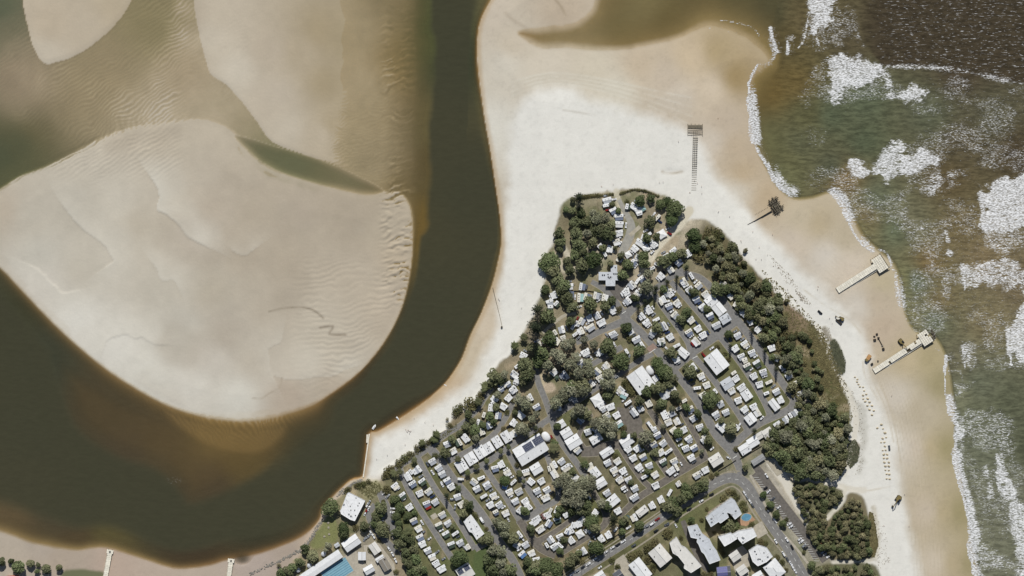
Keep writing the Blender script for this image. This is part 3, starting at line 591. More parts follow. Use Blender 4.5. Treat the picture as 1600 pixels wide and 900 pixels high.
def part(name, me, parent, loc=None, rz=None, label=None, kind=None):
    o = bpy.data.objects.new(name, me); COL.objects.link(o); o.parent = parent
    if loc is not None: o.location = loc
    if rz is not None: o.rotation_euler = (0, 0, rz)
    if label: o['label'] = label
    if kind: o['kind'] = kind
    return o
def single(name, me, cat, label=None, group=None, loc=(0, 0, 0), rz=0.0, sc=1.0):
    o = bpy.data.objects.new(name, me); COL.objects.link(o); o.location = loc; o.rotation_euler = (0, 0, rz); o.scale = sc if isinstance(sc, tuple) else (sc, sc, sc)
    o['category'] = cat
    if label: o['label'] = label
    if group: o['group'] = group
    return o
R = math.radians
ORD = ['first','second','third','fourth','fifth','sixth','seventh','eighth','ninth','tenth','eleventh','twelfth','thirteenth','fourteenth','fifteenth','sixteenth','seventeenth','eighteenth','nineteenth','twentieth']
LM = [('the cross-shaped roof',950,432),('the northern fig tree',1050,328),('the two joined cabins',1116,475),('the twin-gable hall',1119,565),
 ('the oval tank hall',1002,594),('the solar-panelled hall',828,702),('the stepped roof row',886,676),('the long white villa',748,822),('the street bend',1140,748),
 ('the star-topped marquee',934,626),('the six cabins',745,708),('the ring road corner',1222,636),('the central gum grove',892,772),('the mown lawn',758,876),
 ('the western gum trees',886,566),('the upper crossroads',980,498),('the orange-striped cabin',1067,551),('the car park cabins',1178,690),('the red awning',670,793),('the river road bend',655,706),
 ('the northern grove',915,352),('the brown gravel court',985,640),('the dark red shed',849,806),('the street fence',1000,815),('the eastern broad fig',1112,622),('the riverside clubhouse',550,790),
 ('the club parking lane',622,850),('the teal parasol',980,808),('the upper pines',1010,455),('the outer lane',1195,545),('the hall fig tree',970,568),('the two sandy pits',850,600),('the empty slab',678,806),
 ('the sandy cut',1305,790),('the car park end',1270,860),("the dark wood's top",1266,655),("the dark wood's beach edge",1312,700),("the dark wood's left corner",1212,695),("the dark wood's lower edge",1270,735),("the scrub's beach flank",1350,830),('the bottom scrub strip',1320,895),
 ('the great scrub fig',1090,370),('the upper scrub belt',1140,410),('the middle scrub belt',1190,470),('the lower scrub belt',1245,580),('the triangular scrub',1262,785),('the rounded scrub centre',1320,835),('the grassy dune',1285,570),
 ('the apartment blocks',1120,830),('the car park median',1200,790),('the left shore houses',40,885),('the lower main street',950,860),('the river beach palms',690,670),('the western fig tree',858,408),('the pool roof',500,870)]
PEND = []      # things that still need a label that singles them out
def want(o, px, py, desc): PEND.append((o, px, py, desc))
def finish_labels():
    from collections import defaultdict
    g = defaultdict(list)
    for o, px, py, d in PEND:
        k = min(range(len(LM)), key=lambda i: (LM[i][1] - px) ** 2 + (LM[i][2] - py) ** 2); g[(d, k)].append((px, py, o))
    for (d, k), lst in g.items():
        lst.sort(key=lambda t: (t[0], t[1]))
        for i, (px, py, o) in enumerate(lst):
            o['label'] = f'{d} near {LM[k][0]}' + ('' if len(lst) == 1 else f', {ORD[i] if i < 20 else str(i + 1) + "th"} from left')

# ------------------------------------------------------------------ materials
M_asph = mat('asphalt', L3(128,126,123), .9, .16, .5, .2, bump=.3)
M_asph_d = mat('old_asphalt', L3(108,103,97), .9, .2, .4, .2, bump=.3)
M_brown = mat('gravel_court', L3(114,108,100), .95, .22, .4, .1, bump=.4)
M_conc = mat('concrete', L3(176,168,152), .9, .14, .5, .2)
M_edge = mat('kerb_concrete', L3(156,148,130), .9, .16, .6, .2)
M_sandroad = mat('sandy_track', L3(176,168,150), .95, .16, .3, .1)
M_line = mat('road_paint', L3(212,212,206), .7, .1, 2.0)
M_roofw = mat('white_roof_sheet', (.76,.76,.755), .55, .08, .5, .3, rand=.07)
M_roofo = mat('off_white_roof', L3(214,211,204), .6, .08, .3, .3, rand=.06)
M_roofg = mat('pale_grey_roof', L3(196,199,203), .55, .08, .3, .3, rand=.05)
M_roofb = mat('mid_grey_roof', L3(150,150,150), .6, .10, .4, .3)
M_roofdark = mat('charcoal_roof', L3(84,86,92), .6, .12, .4, .3)
M_roofbr = mat('brown_grey_roof', L3(140,133,122), .8, .12, .5, .2)
M_wall = mat('rendered_wall', L3(190,184,172), .85, .1, .5)
M_walld = mat('brick_wall', L3(150,128,110), .9, .14, 1.5)
M_trim = mat('roof_trim', L3(168,168,166), .6, .1, 1)
M_dark = mat('dark_vent', L3(46,46,48), .6, .2, 1)
M_glass = mat('window_glass', L3(38,44,52), .15, .2, 1, .6)
M_solar = mat('solar_cell', L3(66,72,92), .3, .1, 2, .5)
M_solarb = mat('blue_solar_cell', L3(112,112,160), .3, .1, 2, .5)
M_red = mat('red_metal', L3(150,44,34), .6, .14, 1); M_orange = mat('orange_sheet', L3(186,120,78), .7, .16, 1)
M_darkred = mat('dark_red_metal', L3(104,46,38), .7, .14, 1)
M_door = mat('painted_door', L3(120,112,100), .6, .1, 1)
M_timber = mat('weathered_timber', L3(124,116,100), .9, .25, 3); M_timberd = mat('dark_timber', L3(58,54,46), .9, .25, 3)
M_van = mat('caravan_shell', (.79,.79,.78), .35, .08, .6, .4, rand=.11)
M_vanc = mat('cream_caravan_shell', L3(224,220,208), .4, .06, .6, .4, rand=.06)
M_stripe = mat('caravan_stripe', L3(120,110,100), .5, .1, 1)
M_awn = {'white': mat('white_awning', (.76,.76,.75), .8, .06, .8, .2, rand=.1), 'cream': mat('cream_awning', L3(222,217,204), .85, .08, .8, .2, rand=.1), 'pale grey': mat('grey_awning', L3(172,175,180), .8, .08, .8, .2, rand=.1),
 'blue-grey': mat('bluegrey_awning', L3(116,124,142), .8, .1, .8, .2, rand=.15), 'teal': mat('teal_awning', L3(150,182,180), .8, .1, .8, .2, rand=.1), 'blue': mat('blue_awning', L3(96,130,176), .8, .1, .8, .2, rand=.1), 'dark green': mat('green_awning', L3(74,86,74), .85, .12, .8, .2, rand=.15)}
M_tyre = mat('tyre_rubber', L3(30,30,30), .9, .1, 3); M_alu = mat('aluminium', L3(170,170,172), .4, .1, 2, .5, .6)
M_cars = {'white': mat('white_paint', (.74,.74,.74), .3, .04, 1, .5), 'silver': mat('silver_paint', L3(160,163,166), .3, .05, 1, .5, .3), 'black': mat('black_paint', L3(34,35,38), .3, .1, 1, .5), 'grey': mat('grey_paint', L3(88,91,96), .3, .05, 1, .5), 'red': mat('red_paint', L3(132,36,32), .3, .08, 1, .5), 'blue': mat('navy_paint', L3(44,58,92), .3, .08, 1, .5)}
M_pool = mat('pool_water', L3(132,172,186), .08, .08, .25, .5); M_poold = mat('lane_line', L3(60,100,130), .4, .1, 1)

# ------------------------------------------------------------------ roads
ROADZ = [GZ + .02]
def strip(pts, width, z, widen=0.0):
    P = smooth_poly(pts, False, 5) if len(pts) > 2 else np.array(pts, float)
    P = np.array([(wx(a), wy(b)) for a, b in P]); n_ = len(P); W = np.interp(np.linspace(0, 1, n_), np.linspace(0, 1, len(width)), width) * S / 2 + widen
    T = np.gradient(P, axis=0); T /= np.linalg.norm(T, axis=1)[:, None] + 1e-9; Nn = np.stack([-T[:, 1], T[:, 0]], 1)
    A = P + Nn * W[:, None]; B = P - Nn * W[:, None]; mb = MB()
    for i in range(n_ - 1): mb.face([(*B[i], z), (*B[i + 1], z), (*A[i + 1], z), (*A[i], z)])
    return mb
def road(name, pts, width, m=None, edge=True):
    w_ = [width] if isinstance(width, (int, float)) else width
    z = ROADZ[0] + .006; ROADZ[0] += .0026
    o = link(name, strip(pts, w_, z).mesh(name, m or M_asph), None, kind='structure')
    if edge: link('road_edge', strip(pts, w_, GZ + .008 + (ROADZ[0] - GZ) * .06, .55).mesh('road_edge', M_edge), None, parent=o)
    return o
def pave(name, poly, m, dz=None):
    z = ROADZ[0] + .006; ROADZ[0] += .0026
    mb = MB(); P = [(wx(a), wy(b)) for a, b in poly]
    ar = sum(P[i - 1][0] * P[i][1] - P[i][0] * P[i - 1][1] for i in range(len(P)))
    if ar < 0: P = P[::-1]
    mb.face([(x, y, z if dz is None else GZ + dz) for x, y in P]); return link(name, mb.mesh(name, m), None, kind='structure')
road('park_road', [(1052,578),(1085,620),(1104,652),(1120,680),(1144,706),(1152,722),(1158,742)], [11,12,13,14,9])
road('park_road', [(924,440),(944,452),(958,468),(970,486),(980,500),(1000,518),(1020,540),(1052,578)], [7,9,12,12,11,11])
road('park_road', [(980,500),(960,508),(940,516),(918,528),(900,536)], [13,10,9,7])
road('park_road', [(978,492),(999,472),(1020,455),(1040,439),(1066,419)], [14,11,9,8])
road('park_lane', [(1020,455),(1033,476),(1058,510),(1074,534),(1078,548)], 8)
road('park_lane', [(1048,440),(1072,466),(1098,496),(1118,522)], 8)
road('park_lane', [(1040,439),(1062,428),(1090,432),(1108,446),(1122,462),(1142,488),(1170,524),(1208,578),(1232,612),(1240,626),(1232,640),(1206,652),(1182,664),(1160,682),(1143,698)], [7,8,9,13,12,11,11,11,11,11,11,12])
road('park_lane', [(1050,578),(1066,564),(1088,545),(1114,527),(1140,508),(1152,498)], [11,13,15,14,16])
road('park_lane', [(1122,522),(1136,540),(1162,574),(1186,612),(1200,640),(1202,652)], 9)
road('park_lane', [(1078,552),(1104,580),(1138,624),(1156,650),(1168,672)], 9)
road('gravel_lane', [(1064,640),(1080,668),(1094,694),(1102,716)], 8, M_brown)
road('gravel_lane', [(1014,640),(1030,664),(1054,702),(1074,730)], 8, M_brown)
road('gravel_lane', [(1106,712),(1084,724),(1060,738),(1032,756),(1000,776),(974,800),(968,806)], [10,12,10,9,8], M_brown)
road('gravel_lane', [(966,694),(984,722),(1004,750),(1020,764)], 8, M_brown)
road('gravel_lane', [(972,644),(990,662),(1012,694),(1032,724),(1048,748)], [16,14,9,8], M_brown)
road('gravel_lane', [(932,694),(948,712),(964,738),(978,762),(988,786)], [10,9,8,8], M_brown)
road('gravel_lane', [(908,706),(930,704),(956,696),(976,688),(984,664)], [14,18,12,10], M_brown)
road('park_road', [(836,576),(842,600),(851,622),(860,646),(872,680),(888,706),(904,728),(916,748)], [8,9,9,11,10,9,10])
road('park_lane', [(844,664),(868,648),(890,634),(920,614),(944,598),(966,586),(992,568),(1020,552)], [8,10,8,8,7,8])
road('gravel_lane', [(910,636),(922,650),(912,664),(904,684),(914,702)], [8,8,6,7], M_brown)
road('park_lane', [(924,570),(948,556),(972,542)], 8)
road('sandy_lane', [(848,520),(866,504),(884,492),(900,490)], 5, M_sandroad, False)
road('beach_road', [(770,606),(758,622),(746,640),(720,664),(690,682),(656,708),(628,726),(602,744)], [5,6,7,9,12,8,7])
road('park_road', [(668,696),(684,714),(708,748),(730,774),(756,808),(776,840),(802,876),(820,912)], [14,12,11,12,12,11,8])
road('park_lane', [(652,712),(664,736),(682,766),(704,796),(726,830),(742,858)], [8,8,8,8])
road('park_lane', [(624,728),(634,756),(650,786),(672,820),(690,848),(706,872)], [8,8,8,9])
road('park_lane', [(742,858),(752,852),(764,846),(776,842)], 9)
road('park_lane', [(700,720),(726,708),(746,696),(770,680),(788,656),(800,632),(806,612)], [9,8,8,7])
road('park_lane', [(722,742),(758,724),(790,702),(822,680),(848,662)], [7,9,9,9])
road('park_lane', [(756,728),(772,752),(790,776),(806,804),(820,822)], 8)
road('park_lane', [(792,704),(806,730),(824,762),(842,792)], 8)
road('park_lane', [(806,812),(828,806),(850,792),(872,778),(866,748),(856,716),(850,704)], [14,10,8,7,7])
road('gravel_lane', [(812,812),(826,834),(844,856),(868,868)], [12,12,10], M_brown)
road('gravel_lane', [(836,848),(862,834),(888,816),(912,802)], [10,7,7], M_brown)
road('gravel_lane', [(870,868),(900,850),(938,826),(948,810),(942,792),(930,774),(924,760)], [8,7,11,8,7], M_brown)
road('access_road', [(592,768),(600,784),(610,812),(622,842),(634,872),(648,912)], [8,12,16,14,12,10])
road('access_road', [(586,788),(576,806),(588,830),(604,846),(620,862)], [8,8,8,10])
road('sandy_lane', [(967,312),(976,330),(986,350),(984,368),(976,386),(968,402)], [6,8,14,14,9], mat('bleached_track', L3(158,155,146), .95, .14, .3, .1), False)
road('sandy_lane', [(984,368),(1000,354)], 6, M_sandroad, False)
pave('amenities_forecourt', [(934,425),(968,440),(990,438),(1006,458),(984,478),(962,466),(948,448)], M_asph_d)
pave('gravel_court', [(964,636),(996,640),(1004,660),(1000,682),(984,690),(966,664)], M_brown)
pave('bare_slab', [(672,806),(680,801),(685,807),(677,812)], M_conc)
pave('concrete_pad', [(1248,630),(1262,622),(1273,633),(1256,642)], M_conc)
# main street, kerbed pavements, car park
street = road('main_street', [(880,910),(920,884),(980,846),(1050,798),(1086,776),(1116,756),(1136,747),(1152,748),(1166,758),(1178,776),(1190,798),(1206,822),(1232,858),(1262,912)], [12,12,12,13,15,16,16,15,15,16], M_asph)
def kerb(pts, wd, h=.13):
    P = smooth_poly(pts, False, 4); P = [(wx(a), wy(b)) for a, b in P]; mb = MB()
    for (x0, y0), (x1, y1) in zip(P[:-1], P[1:]):
        dx, dy = x1 - x0, y1 - y0; q = math.hypot(dx, dy) + 1e-9; nx, ny = -dy / q * wd / 2, dx / q * wd / 2
        mb.prism([(x0 - nx, y0 - ny), (x1 - nx, y1 - ny), (x1 + nx, y1 + ny), (x0 + nx, y0 + ny)], GZ, GZ + h)
    return mb
link('pavement', kerb([(862,910),(930,866),(1000,820),(1050,786),(1090,760),(1120,744),(1138,737),(1156,736)], 1.1).mesh('pavement', M_edge), None, kind='structure')
link('pavement', kerb([(906,912),(960,878),(1010,845),(1060,810),(1100,784),(1126,768),(1142,760),(1152,764),(1162,776),(1176,800),(1190,820),(1200,836),(1224,866),(1248,905)], 1.5).mesh('pavement', M_edge), None, kind='structure')
link('pavement', kerb([(1172,742),(1186,768),(1196,790),(1206,808),(1216,826),(1240,852),(1262,880),(1280,908)], 2.2).mesh('pavement', M_conc), None, kind='structure')
road('car_park_lane', [(1180,728),(1192,744),(1212,772),(1240,808),(1272,850),(1290,876)], [10,12,11,11,12,14], M_asph_d)
park_bays = road('car_park_bays', [(1178,740),(1190,754),(1206,778),(1232,814),(1260,848),(1276,872)], [9,10,10,10,10], M_asph_d, False)
bz = ROADZ[0] + .02
LN = np.array([(1183,742),(1206,776),(1234,812),(1262,848),(1280,876)], float)
def along(P, t):
    seg = np.linalg.norm(np.diff(P, axis=0), axis=1); c = np.concatenate([[0], np.cumsum(seg)]); s_ = t * c[-1]; i = min(int(np.searchsorted(c, s_, 'right')) - 1, len(seg) - 1); u = (s_ - c[i]) / seg[i]
    return P[i] * (1 - u) + P[i + 1] * u, (P[i + 1] - P[i]) / seg[i]
line_me = MB(); line_me.box((0, 0, 0), (4.9, .28, .004)); line_me = line_me.mesh('bay_line', M_line)
for k in range(38):
    (a, b), t = along(LN, (k + .5) / 38); th = math.atan2(-t[1], t[0]) - R(62)
    part('bay_line', line_me, park_bays, (wx(a - 3.0), wy(b + 2.0), bz), th + math.pi / 2 + R(28))
dash_me = MB(); dash_me.box((0, 0, 0), (3.2, .3, .004)); dash_me = dash_me.mesh('lane_dash', M_line)
CL = np.array([(900,897),(980,846),(1050,798),(1086,776),(1116,756),(1140,747),(1156,750),(1172,768),(1190,798),(1206,822),(1232,858),(1258,900)], float)
for k in range(40):
    if k in (14, 15, 16) : continue
    (a, b), t = along(CL, (k + .5) / 40); part('lane_dash', dash_me, street, (wx(a), wy(b), bz), math.atan2(-t[1], t[0]))
for (a, b), (c, d) in (((978,486),(972,490)),((1014,552),(1024,545)),((1145,716),(1151,712)),((1082,560),(1090,556))):
    sl = MB(); L_ = math.hypot(c - a, d - b) * S; sl.box((0, 0, 0), (L_, .6, .004)); part('stop_line', sl.mesh('stop_line', M_line), street, (wx((a + c) / 2), wy((b + d) / 2), bz), math.atan2(-(d - b), c - a))
pave('brick_crossing', [(1010,544),(1020,536),(1027,543),(1016,552)], mat('brick_paving', L3(150,128,116), .9, .16, 1))
pave('driveway', [(1106,800),(1126,786),(1134,796),(1112,818),(1104,812)], mat('exposed_aggregate', L3(140,124,112), .9, .14, 1))
pave('driveway', [(1063,815),(1070,812),(1088,846),(1108,888),(1104,896),(1090,880),(1072,840)], M_asph_d)
pave('driveway', [(1174,824),(1190,814),(1200,832),(1184,842)], M_conc)
pave('driveway', [(1140,862),(1160,852),(1172,866),(1170,900),(1150,900)], M_conc)
pave('driveway', [(960,876),(974,866),(986,882),(994,905),(960,905)], M_conc)
pave('pool_deck', [(498,905),(540,868),(556,860),(590,905)], M_conc)
pave('club_terrace', [(568,852),(592,848),(616,880),(620,905),(590,905),(572,880)], M_conc)
pave('poolside_terrace', [(1152,812),(1170,800),(1180,812),(1166,822),(1154,820)], mat('terracotta_paving', L3(172,138,110), .9, .14, 1))
pave('sandy_forecourt', [(1196,720),(1204,716),(1224,738),(1214,744)], M_sandroad)

# ------------------------------------------------------------------ buildings
def inpoly(x, y, P):
    r = False
    for (x0, y0), (x1, y1) in zip(P, P[1:] + P[:1]):
        if (y0 > y) != (y1 > y) and x < (x1 - x0) * (y - y0) / (y1 - y0) + x0: r = not r
    return r
def ccw(P):
    ar = sum(P[i - 1][0] * P[i][1] - P[i][0] * P[i - 1][1] for i in range(len(P))); return P if ar > 0 else P[::-1]
win_me = MB(); win_me.box((0, 0, 0), (1.4, .08, 1.2)); win_me = win_me.mesh('window', M_glass)
door_me = MB(); door_me.box((0, 0, 0), (1.0, .09, 2.1)); door_me = door_me.mesh('door', M_door)
vent_me = MB(); vent_me.box((0, 0, 0), (.9, .9, .5), taper=.8); vent_me.box((0, 0, .5), (.5, .5, .2)); vent_me = vent_me.mesh('roof_vent', M_dark)
sky_me = MB(); sky_me.box((0, 0, 0), (1.1, 1.5, .25), mi=0, top=1); sky_me = sky_me.mesh('skylight', [M_trim, M_glass])
ac_me = MB(); ac_me.box((0, 0, 0), (1.5, 1.1, .8)); ac_me.tube((0, 0, .8), (0, 0, .86), .4, n=10); ac_me = ac_me.mesh('air_conditioner', M_roofb)
sol_me = MB(); sol_me.box((0, 0, .06), (1.0, 1.7, .05), mi=0); sol_me = sol_me.mesh('solar_panel', [M_solar]); 
solb_me = MB(); solb_me.box((0, 0, .06), (1.0, 1.7, .05), mi=0); solb_me = solb_me.mesh('solar_panel', [M_solarb])
def wall_fit(o, P, h, z0, every=4.0, wins=True):
    """windows on each long wall, one door"""
    n_ = len(P); c = np.mean(P, 0); done = False
    for i in range(n_):
        a = np.array(P[i]); b = np.array(P[(i + 1) % n_]); L_ = np.linalg.norm(b - a)
        if L_ < 3: continue
        th = math.atan2(*(b - a)[::-1]); k = max(int(L_ / every), 1); nn = np.array([(b - a)[1], -(b - a)[0]]) / L_
        for q in range(k):
            p_ = a + (b - a) * (q + .5) / k + nn * .02
            for fl_ in range(max(int(h // 2.9), 1)):
                if not done and fl_ == 0: part('door', door_me, o, (p_[0], p_[1], z0 + .02), th); done = True
                else: part('window', win_me, o, (p_[0], p_[1], z0 + fl_ * 2.9 + 1.0), th)
def flat_building(name, cat, label, poly, h, roofm=M_roofg, wallm=M_wall, over=.5, vents=(), group=None, parapet=.0, seams=0):
    P = ccw([(wx(a), wy(b)) for a, b in poly]); c = np.mean(P, 0); P = [(x - c[0], y - c[1]) for x, y in P]
    o = root(name, cat, group, (c[0], c[1], GZ)); o['label'] = label
    w_ = MB(); q = [(x * (1 - over / max(math.hypot(x, y), 1)), y * (1 - over / max(math.hypot(x, y), 1))) for x, y in P]; w_.prism(q, -.2, h); part('wall', w_.mesh('wall', wallm), o)
    r = MB(); r.prism(P, h + .003, h + .28, bottom=True); ro = part('roof', r.mesh('roof', roofm), o)
    if parapet:
        pm = MB()
        for (x0, y0), (x1, y1) in zip(P, P[1:] + P[:1]):
            dx, dy = x1 - x0, y1 - y0; L_ = math.hypot(dx, dy); nx, ny = -dy / L_ * .25, dx / L_ * .25
            pm.prism([(x0, y0), (x1, y1), (x1 + nx, y1 + ny), (x0 + nx, y0 + ny)], h + .284, h + .28 + parapet)
        part('parapet', pm.mesh('parapet', M_roofw), ro)
    xs_ = [p[0] for p in P]; ys_ = [p[1] for p in P]; sm_ = MB(); rr = random.Random(int(c[0]))
    for k in range(int((max(xs_) - min(xs_)) * (max(ys_) - min(ys_)) / 26)):
        a = (rr.uniform(min(xs_), max(xs_)), rr.uniform(min(ys_), max(ys_))); th = R(rr.choice((32, -58))); b = (a[0] + math.cos(th) * rr.uniform(2, 7), a[1] + math.sin(th) * rr.uniform(2, 7))
        if inpoly(*a, P) and inpoly(*b, P): sm_ = MB(); sm_.tube((*a, h + .32), (*b, h + .32), .09, n=5); part('roof_seam', sm_.mesh('roof_seam', M_trim), ro)

    for k in range(int(len(P) * .8)):
        a = (rr.uniform(min(xs_), max(xs_)), rr.uniform(min(ys_), max(ys_)))
        if inpoly(*a, [(x * .85, y * .85) for x, y in P]): part('air_conditioner' if rr.random() < .5 else 'roof_vent', ac_me if rr.random() < .5 else vent_me, ro, (*a, h + .285), R(32))
    for kind, a, b, rz in vents:
        part({'v': 'roof_vent', 's': 'skylight', 'a': 'air_conditioner'}[kind], {'v': vent_me, 's': sky_me, 'a': ac_me}[kind], ro, (wx(a) - c[0], wy(b) - c[1], h + .285), R(rz))
    wall_fit(o, q, h, 0)
    return o, ro, h + .284, c
def gable(name, cat, label, cx, cy, L_, W_, ang, h=3.0, pitch=.22, roofm=M_roofw, wallm=M_wall, over=.5, vents=0, group=None, solar=(), solm=None, hip=0.0, ridge=True, want_=None):
    """rectangular building: ridge along its length L_ (map units), angle in degrees"""
    l_, w_ = L_ * S, W_ * S; o = root(name, cat, group, (wx(cx), wy(cy), GZ), R(ang))
    if label: o['label'] = label
    b = MB(); b.box((0, 0, -.2), (l_ - 2 * over, w_ - 2 * over, h + .2)); rh = w_ / 2 * pitch
    if not hip:
        for sx in (-1, 1):
            x = sx * (l_ / 2 - over); pts = [(x, -w_ / 2 + over, h), (x, w_ / 2 - over, h), (x, 0, h + rh - over * pitch)]; b.face(pts if sx > 0 else pts[::-1])
    part('wall', b.mesh('wall', wallm), o)
    hx = l_ / 2 - hip * w_ / 2
    for sy in (-1, 1):
        r = MB(); e0, e1 = (-l_ / 2, sy * w_ / 2), (l_ / 2, sy * w_ / 2); t = .08
        rings = [[(e0[0], e0[1], h + .01), (e1[0], e1[1], h + .01), (hx, 0, h + rh + .01), (-hx, 0, h + rh + .01)], [(e0[0], e0[1], h + .01 + t), (e1[0], e1[1], h + .01 + t), (hx, 0, h + rh + .01 + t), (-hx, 0, h + rh + .01 + t)]]
        if sy > 0: rings = [x[::-1] for x in rings]
        r.loft(rings); rs = part('roof_slope', r.mesh('roof_slope', roofm), o)
        if sy < 0: low = rs
        else: high = rs
    if hip:
        for sx in (-1, 1):
            r = MB(); a = [(sx * l_ / 2, -w_ / 2, h + .012), (sx * l_ / 2, w_ / 2, h + .012), (sx * hx, 0, h + rh + .012)]; a = a if sx > 0 else a[::-1]
            r.loft([a, [(x, y, z + .08) for x, y, z in a]]); part('roof_hip', r.mesh('roof_hip', roofm), o)
    if ridge: 
        rc = MB(); rc.box((0, 0, h + rh + .06), (2 * hx, .45, .12)); part('ridge_cap', rc.mesh('ridge_cap', M_trim), o)
    g = MB()
    for sy in (-1, 1): g.box((0, sy * (w_ / 2 + .08), h - .06), (l_, .15, .13))
    part('gutter', g.mesh('gutter', M_trim), o)
    rr = random.Random(int(cx * 7 + cy))
    for k in range(vents):
        x = rr.uniform(-.38, .38) * l_; y = rr.choice((-1, 1)) * rr.uniform(.12, .36) * w_; part('roof_vent', vent_me, o, (x, y, h + rh * (1 - abs(y) / (w_ / 2)) + .02), 0)
    for (u0, v0, nu, nv, sy) in solar:        # panel fields: start along ridge (fraction), up the slope, counts, side
        sl = math.atan(pitch)
        for i in range(nu):
            for j in range(nv):
                x = u0 * l_ + i * 1.08; y = sy * (v0 * w_ / 2 + j * 1.75)
                pp = part('solar_panel', solm or sol_me, o, (x, y, h + rh * (1 - abs(y) / (w_ / 2)) + .06)); pp.rotation_euler = (-sl * sy, 0, 0)
    wall_fit(o, [(-l_ / 2 + over, -w_ / 2 + over), (l_ / 2 - over, -w_ / 2 + over), (l_ / 2 - over, w_ / 2 - over), (-l_ / 2 + over, w_ / 2 - over)], h, 0, 4.5)
    if want_: want(o, cx, cy, want_)
    return o
TI = lambda a: [(1030 + x / 5, 720 + y / 5) for x, y in a]
TK = lambda a: [(400 + x / 5, 720 + y / 5) for x, y in a]
TE = lambda a: [(800 + x / 5, 580 + y / 5) for x, y in a]
T6 = lambda a: [(1060 + x / 7.5, 780 + y / 7.5) for x, y in a]
# park halls
flat_building('amenities_block', 'building', 'pale grey cross-shaped amenities block with small skylights', [(935,425),(954,425),(954,414),(964,414),(964,425),(967,425),(967,438),(961,438),(961,447),(946,447),(946,438),(935,438)], 4.0, M_roofg, vents=[('s',941,430,0),('s',944,430,0),('s',950,433,0),('s',954,433,0),('s',959,428,0),('s',962,428,0)])
gable('hall', 'building', 'large white twin-gable hall beside the eastern crossroads', 1119, 565, 33, 26, -52, 4.5, .12, M_roofw, vents=2)
gable('hall', 'building', 'large white hall with a dark ridge gap beside an oval tank', 1001, 594, 36, 30, -54, 4.5, .12, M_roofw, vents=4)
gable('hall', 'building', 'long white hall with blue solar panels on its upper slope', 829, 702, 50, 30, 32, 4.8, .14, M_roofw, vents=2, solar=((-.16,.10,9,4,1),(.20,.10,9,4,1)))
gable('shed', 'building', 'white shed on the northwest end of the stepped roof row', 877, 662, 12, 12, 32, 3.4, .14, M_roofw, vents=1)
gable('shed', 'building', 'middle white shed of the stepped roof row', 885, 676, 17, 14, 32, 3.6, .14, M_roofw, vents=1)
gable('shed', 'building', 'largest white shed at the southeast end of the stepped roof row', 896, 690, 23, 18, 32, 3.8, .14, M_roofw, vents=1)
gable('cabin', 'cabin', 'white cabin with an orange striped roof edge near a lane junction', 1067, 551, 18, 12, -40, 3, .18, M_roofw, vents=1)
gable('cabin', 'cabin', 'upper left one of the two joined white cabins', 1110.5, 470, 17, 16, 40, 3.2, .14, M_roofw, vents=2)
gable('cabin', 'cabin', 'lower right one of the two joined white cabins', 1123, 483, 19, 16, -50, 3.2, .14, M_roofw, vents=0)
gable('cabin', 'cabin', 'white cabin with blue-grey stripes just below the two joined cabins', 1132.5, 498, 16, 13, 32, 3.2, .14, M_roofg, vents=3)
gable('cabin', 'cabin', 'square pale grey cabin below the twin-gable hall', 1136, 599, 18, 16, 32, 3.4, .14, M_roofg, vents=1)
gable('shed', 'shed', 'grey shed roof beside the car park entrance', 1184, 718, 22, 9, 33, 3.2, .1, M_roofb)
gable('depot', 'building', 'grey-white depot above the street bend', 1118, 718, 20, 17, 33, 5.0, .12, M_roofo, vents=2)
for cx, cy, a, b, an in [(1199,676,16,14,32),(1176,690,17,15,32),(1163,701,17,15,32),(1166,617,16,14,-55),(1172,654,16,15,-52),(1209,632,19,11,-52),(1127,666,17,13,-45)]:
    gable('cabin', 'cabin', None, cx, cy, a, b, an, 3, .15, random.choice([M_roofw, M_roofo]), vents=random.randint(0, 2), group='white park cabins', want_='white gabled cabin')
for i, (cx, cy, a, b) in enumerate([(791,682,18,13),(777,690,18,13),(764,699,17,13),(751,706,19,16),(736,716,19,16),(721,727,19,16)]):
    gable('cabin', 'cabin', f'white roofed park cabin with dark vents, {ORD[5-i]} from left in the row of six', cx, cy, a, b, -58, 3, .13, M_roofw, vents=3, group='row of six cabins')
for cx, cy, a, b, an in [(931,685,19,13,32),(979,689,20,15,33),(930,738,16,13,-52),(938,754,18,14,32),(948,706,21,12,33),(956,783,23,15,40),(838,732,17,16,32)]:
    gable('cabin', 'cabin', None, cx, cy, a, b, an, 3.1, .14, M_roofw, vents=random.randint(0, 2), group='white park cabins', want_='white gabled cabin')
gable('cabin', 'cabin', 'pale grey stepped cabin beside the thin street fence', 1003, 798, 19, 11, 38, 3, .12, M_roofo, vents=2)
gable('house', 'building', 'white gabled house near the brown turning circle', 1047, 607, 15, 15, -60, 3.2, .2, M_roofo)
gable('house', 'building', 'bluish white gabled house joined below a white gabled house', 1037, 616, 16, 13, -60, 3.0, .2, M_roofg)
gable('shed', 'shed', 'grey flat shed behind small white cabins', 1187, 680, 13, 10, 32, 2.6, .06, M_roofo)
villa, vr, vz, vc = flat_building('villa', 'building', 'long white villa with two square roof wells beside a park lane', [(725,813),(737,802),(756,832),(754,835),(756,832),(745,843),(740,838)][:0] or [(724,814),(736,803),(747,818),(752,826),(757,833),(745,843),(738,832),(733,830)], 3.6, M_roofw, vents=[('v',734,815,32),('v',745,822,32),('v',746,836,32)])
gable('house', 'building', 'white framed house with two dark solar panel fields at the bottom edge', 727, 893, 24, 22, 32, 3.2, .1, M_roofo, solar=((-.4,.12,5,3,1),(.08,.12,5,3,1)), vents=0)
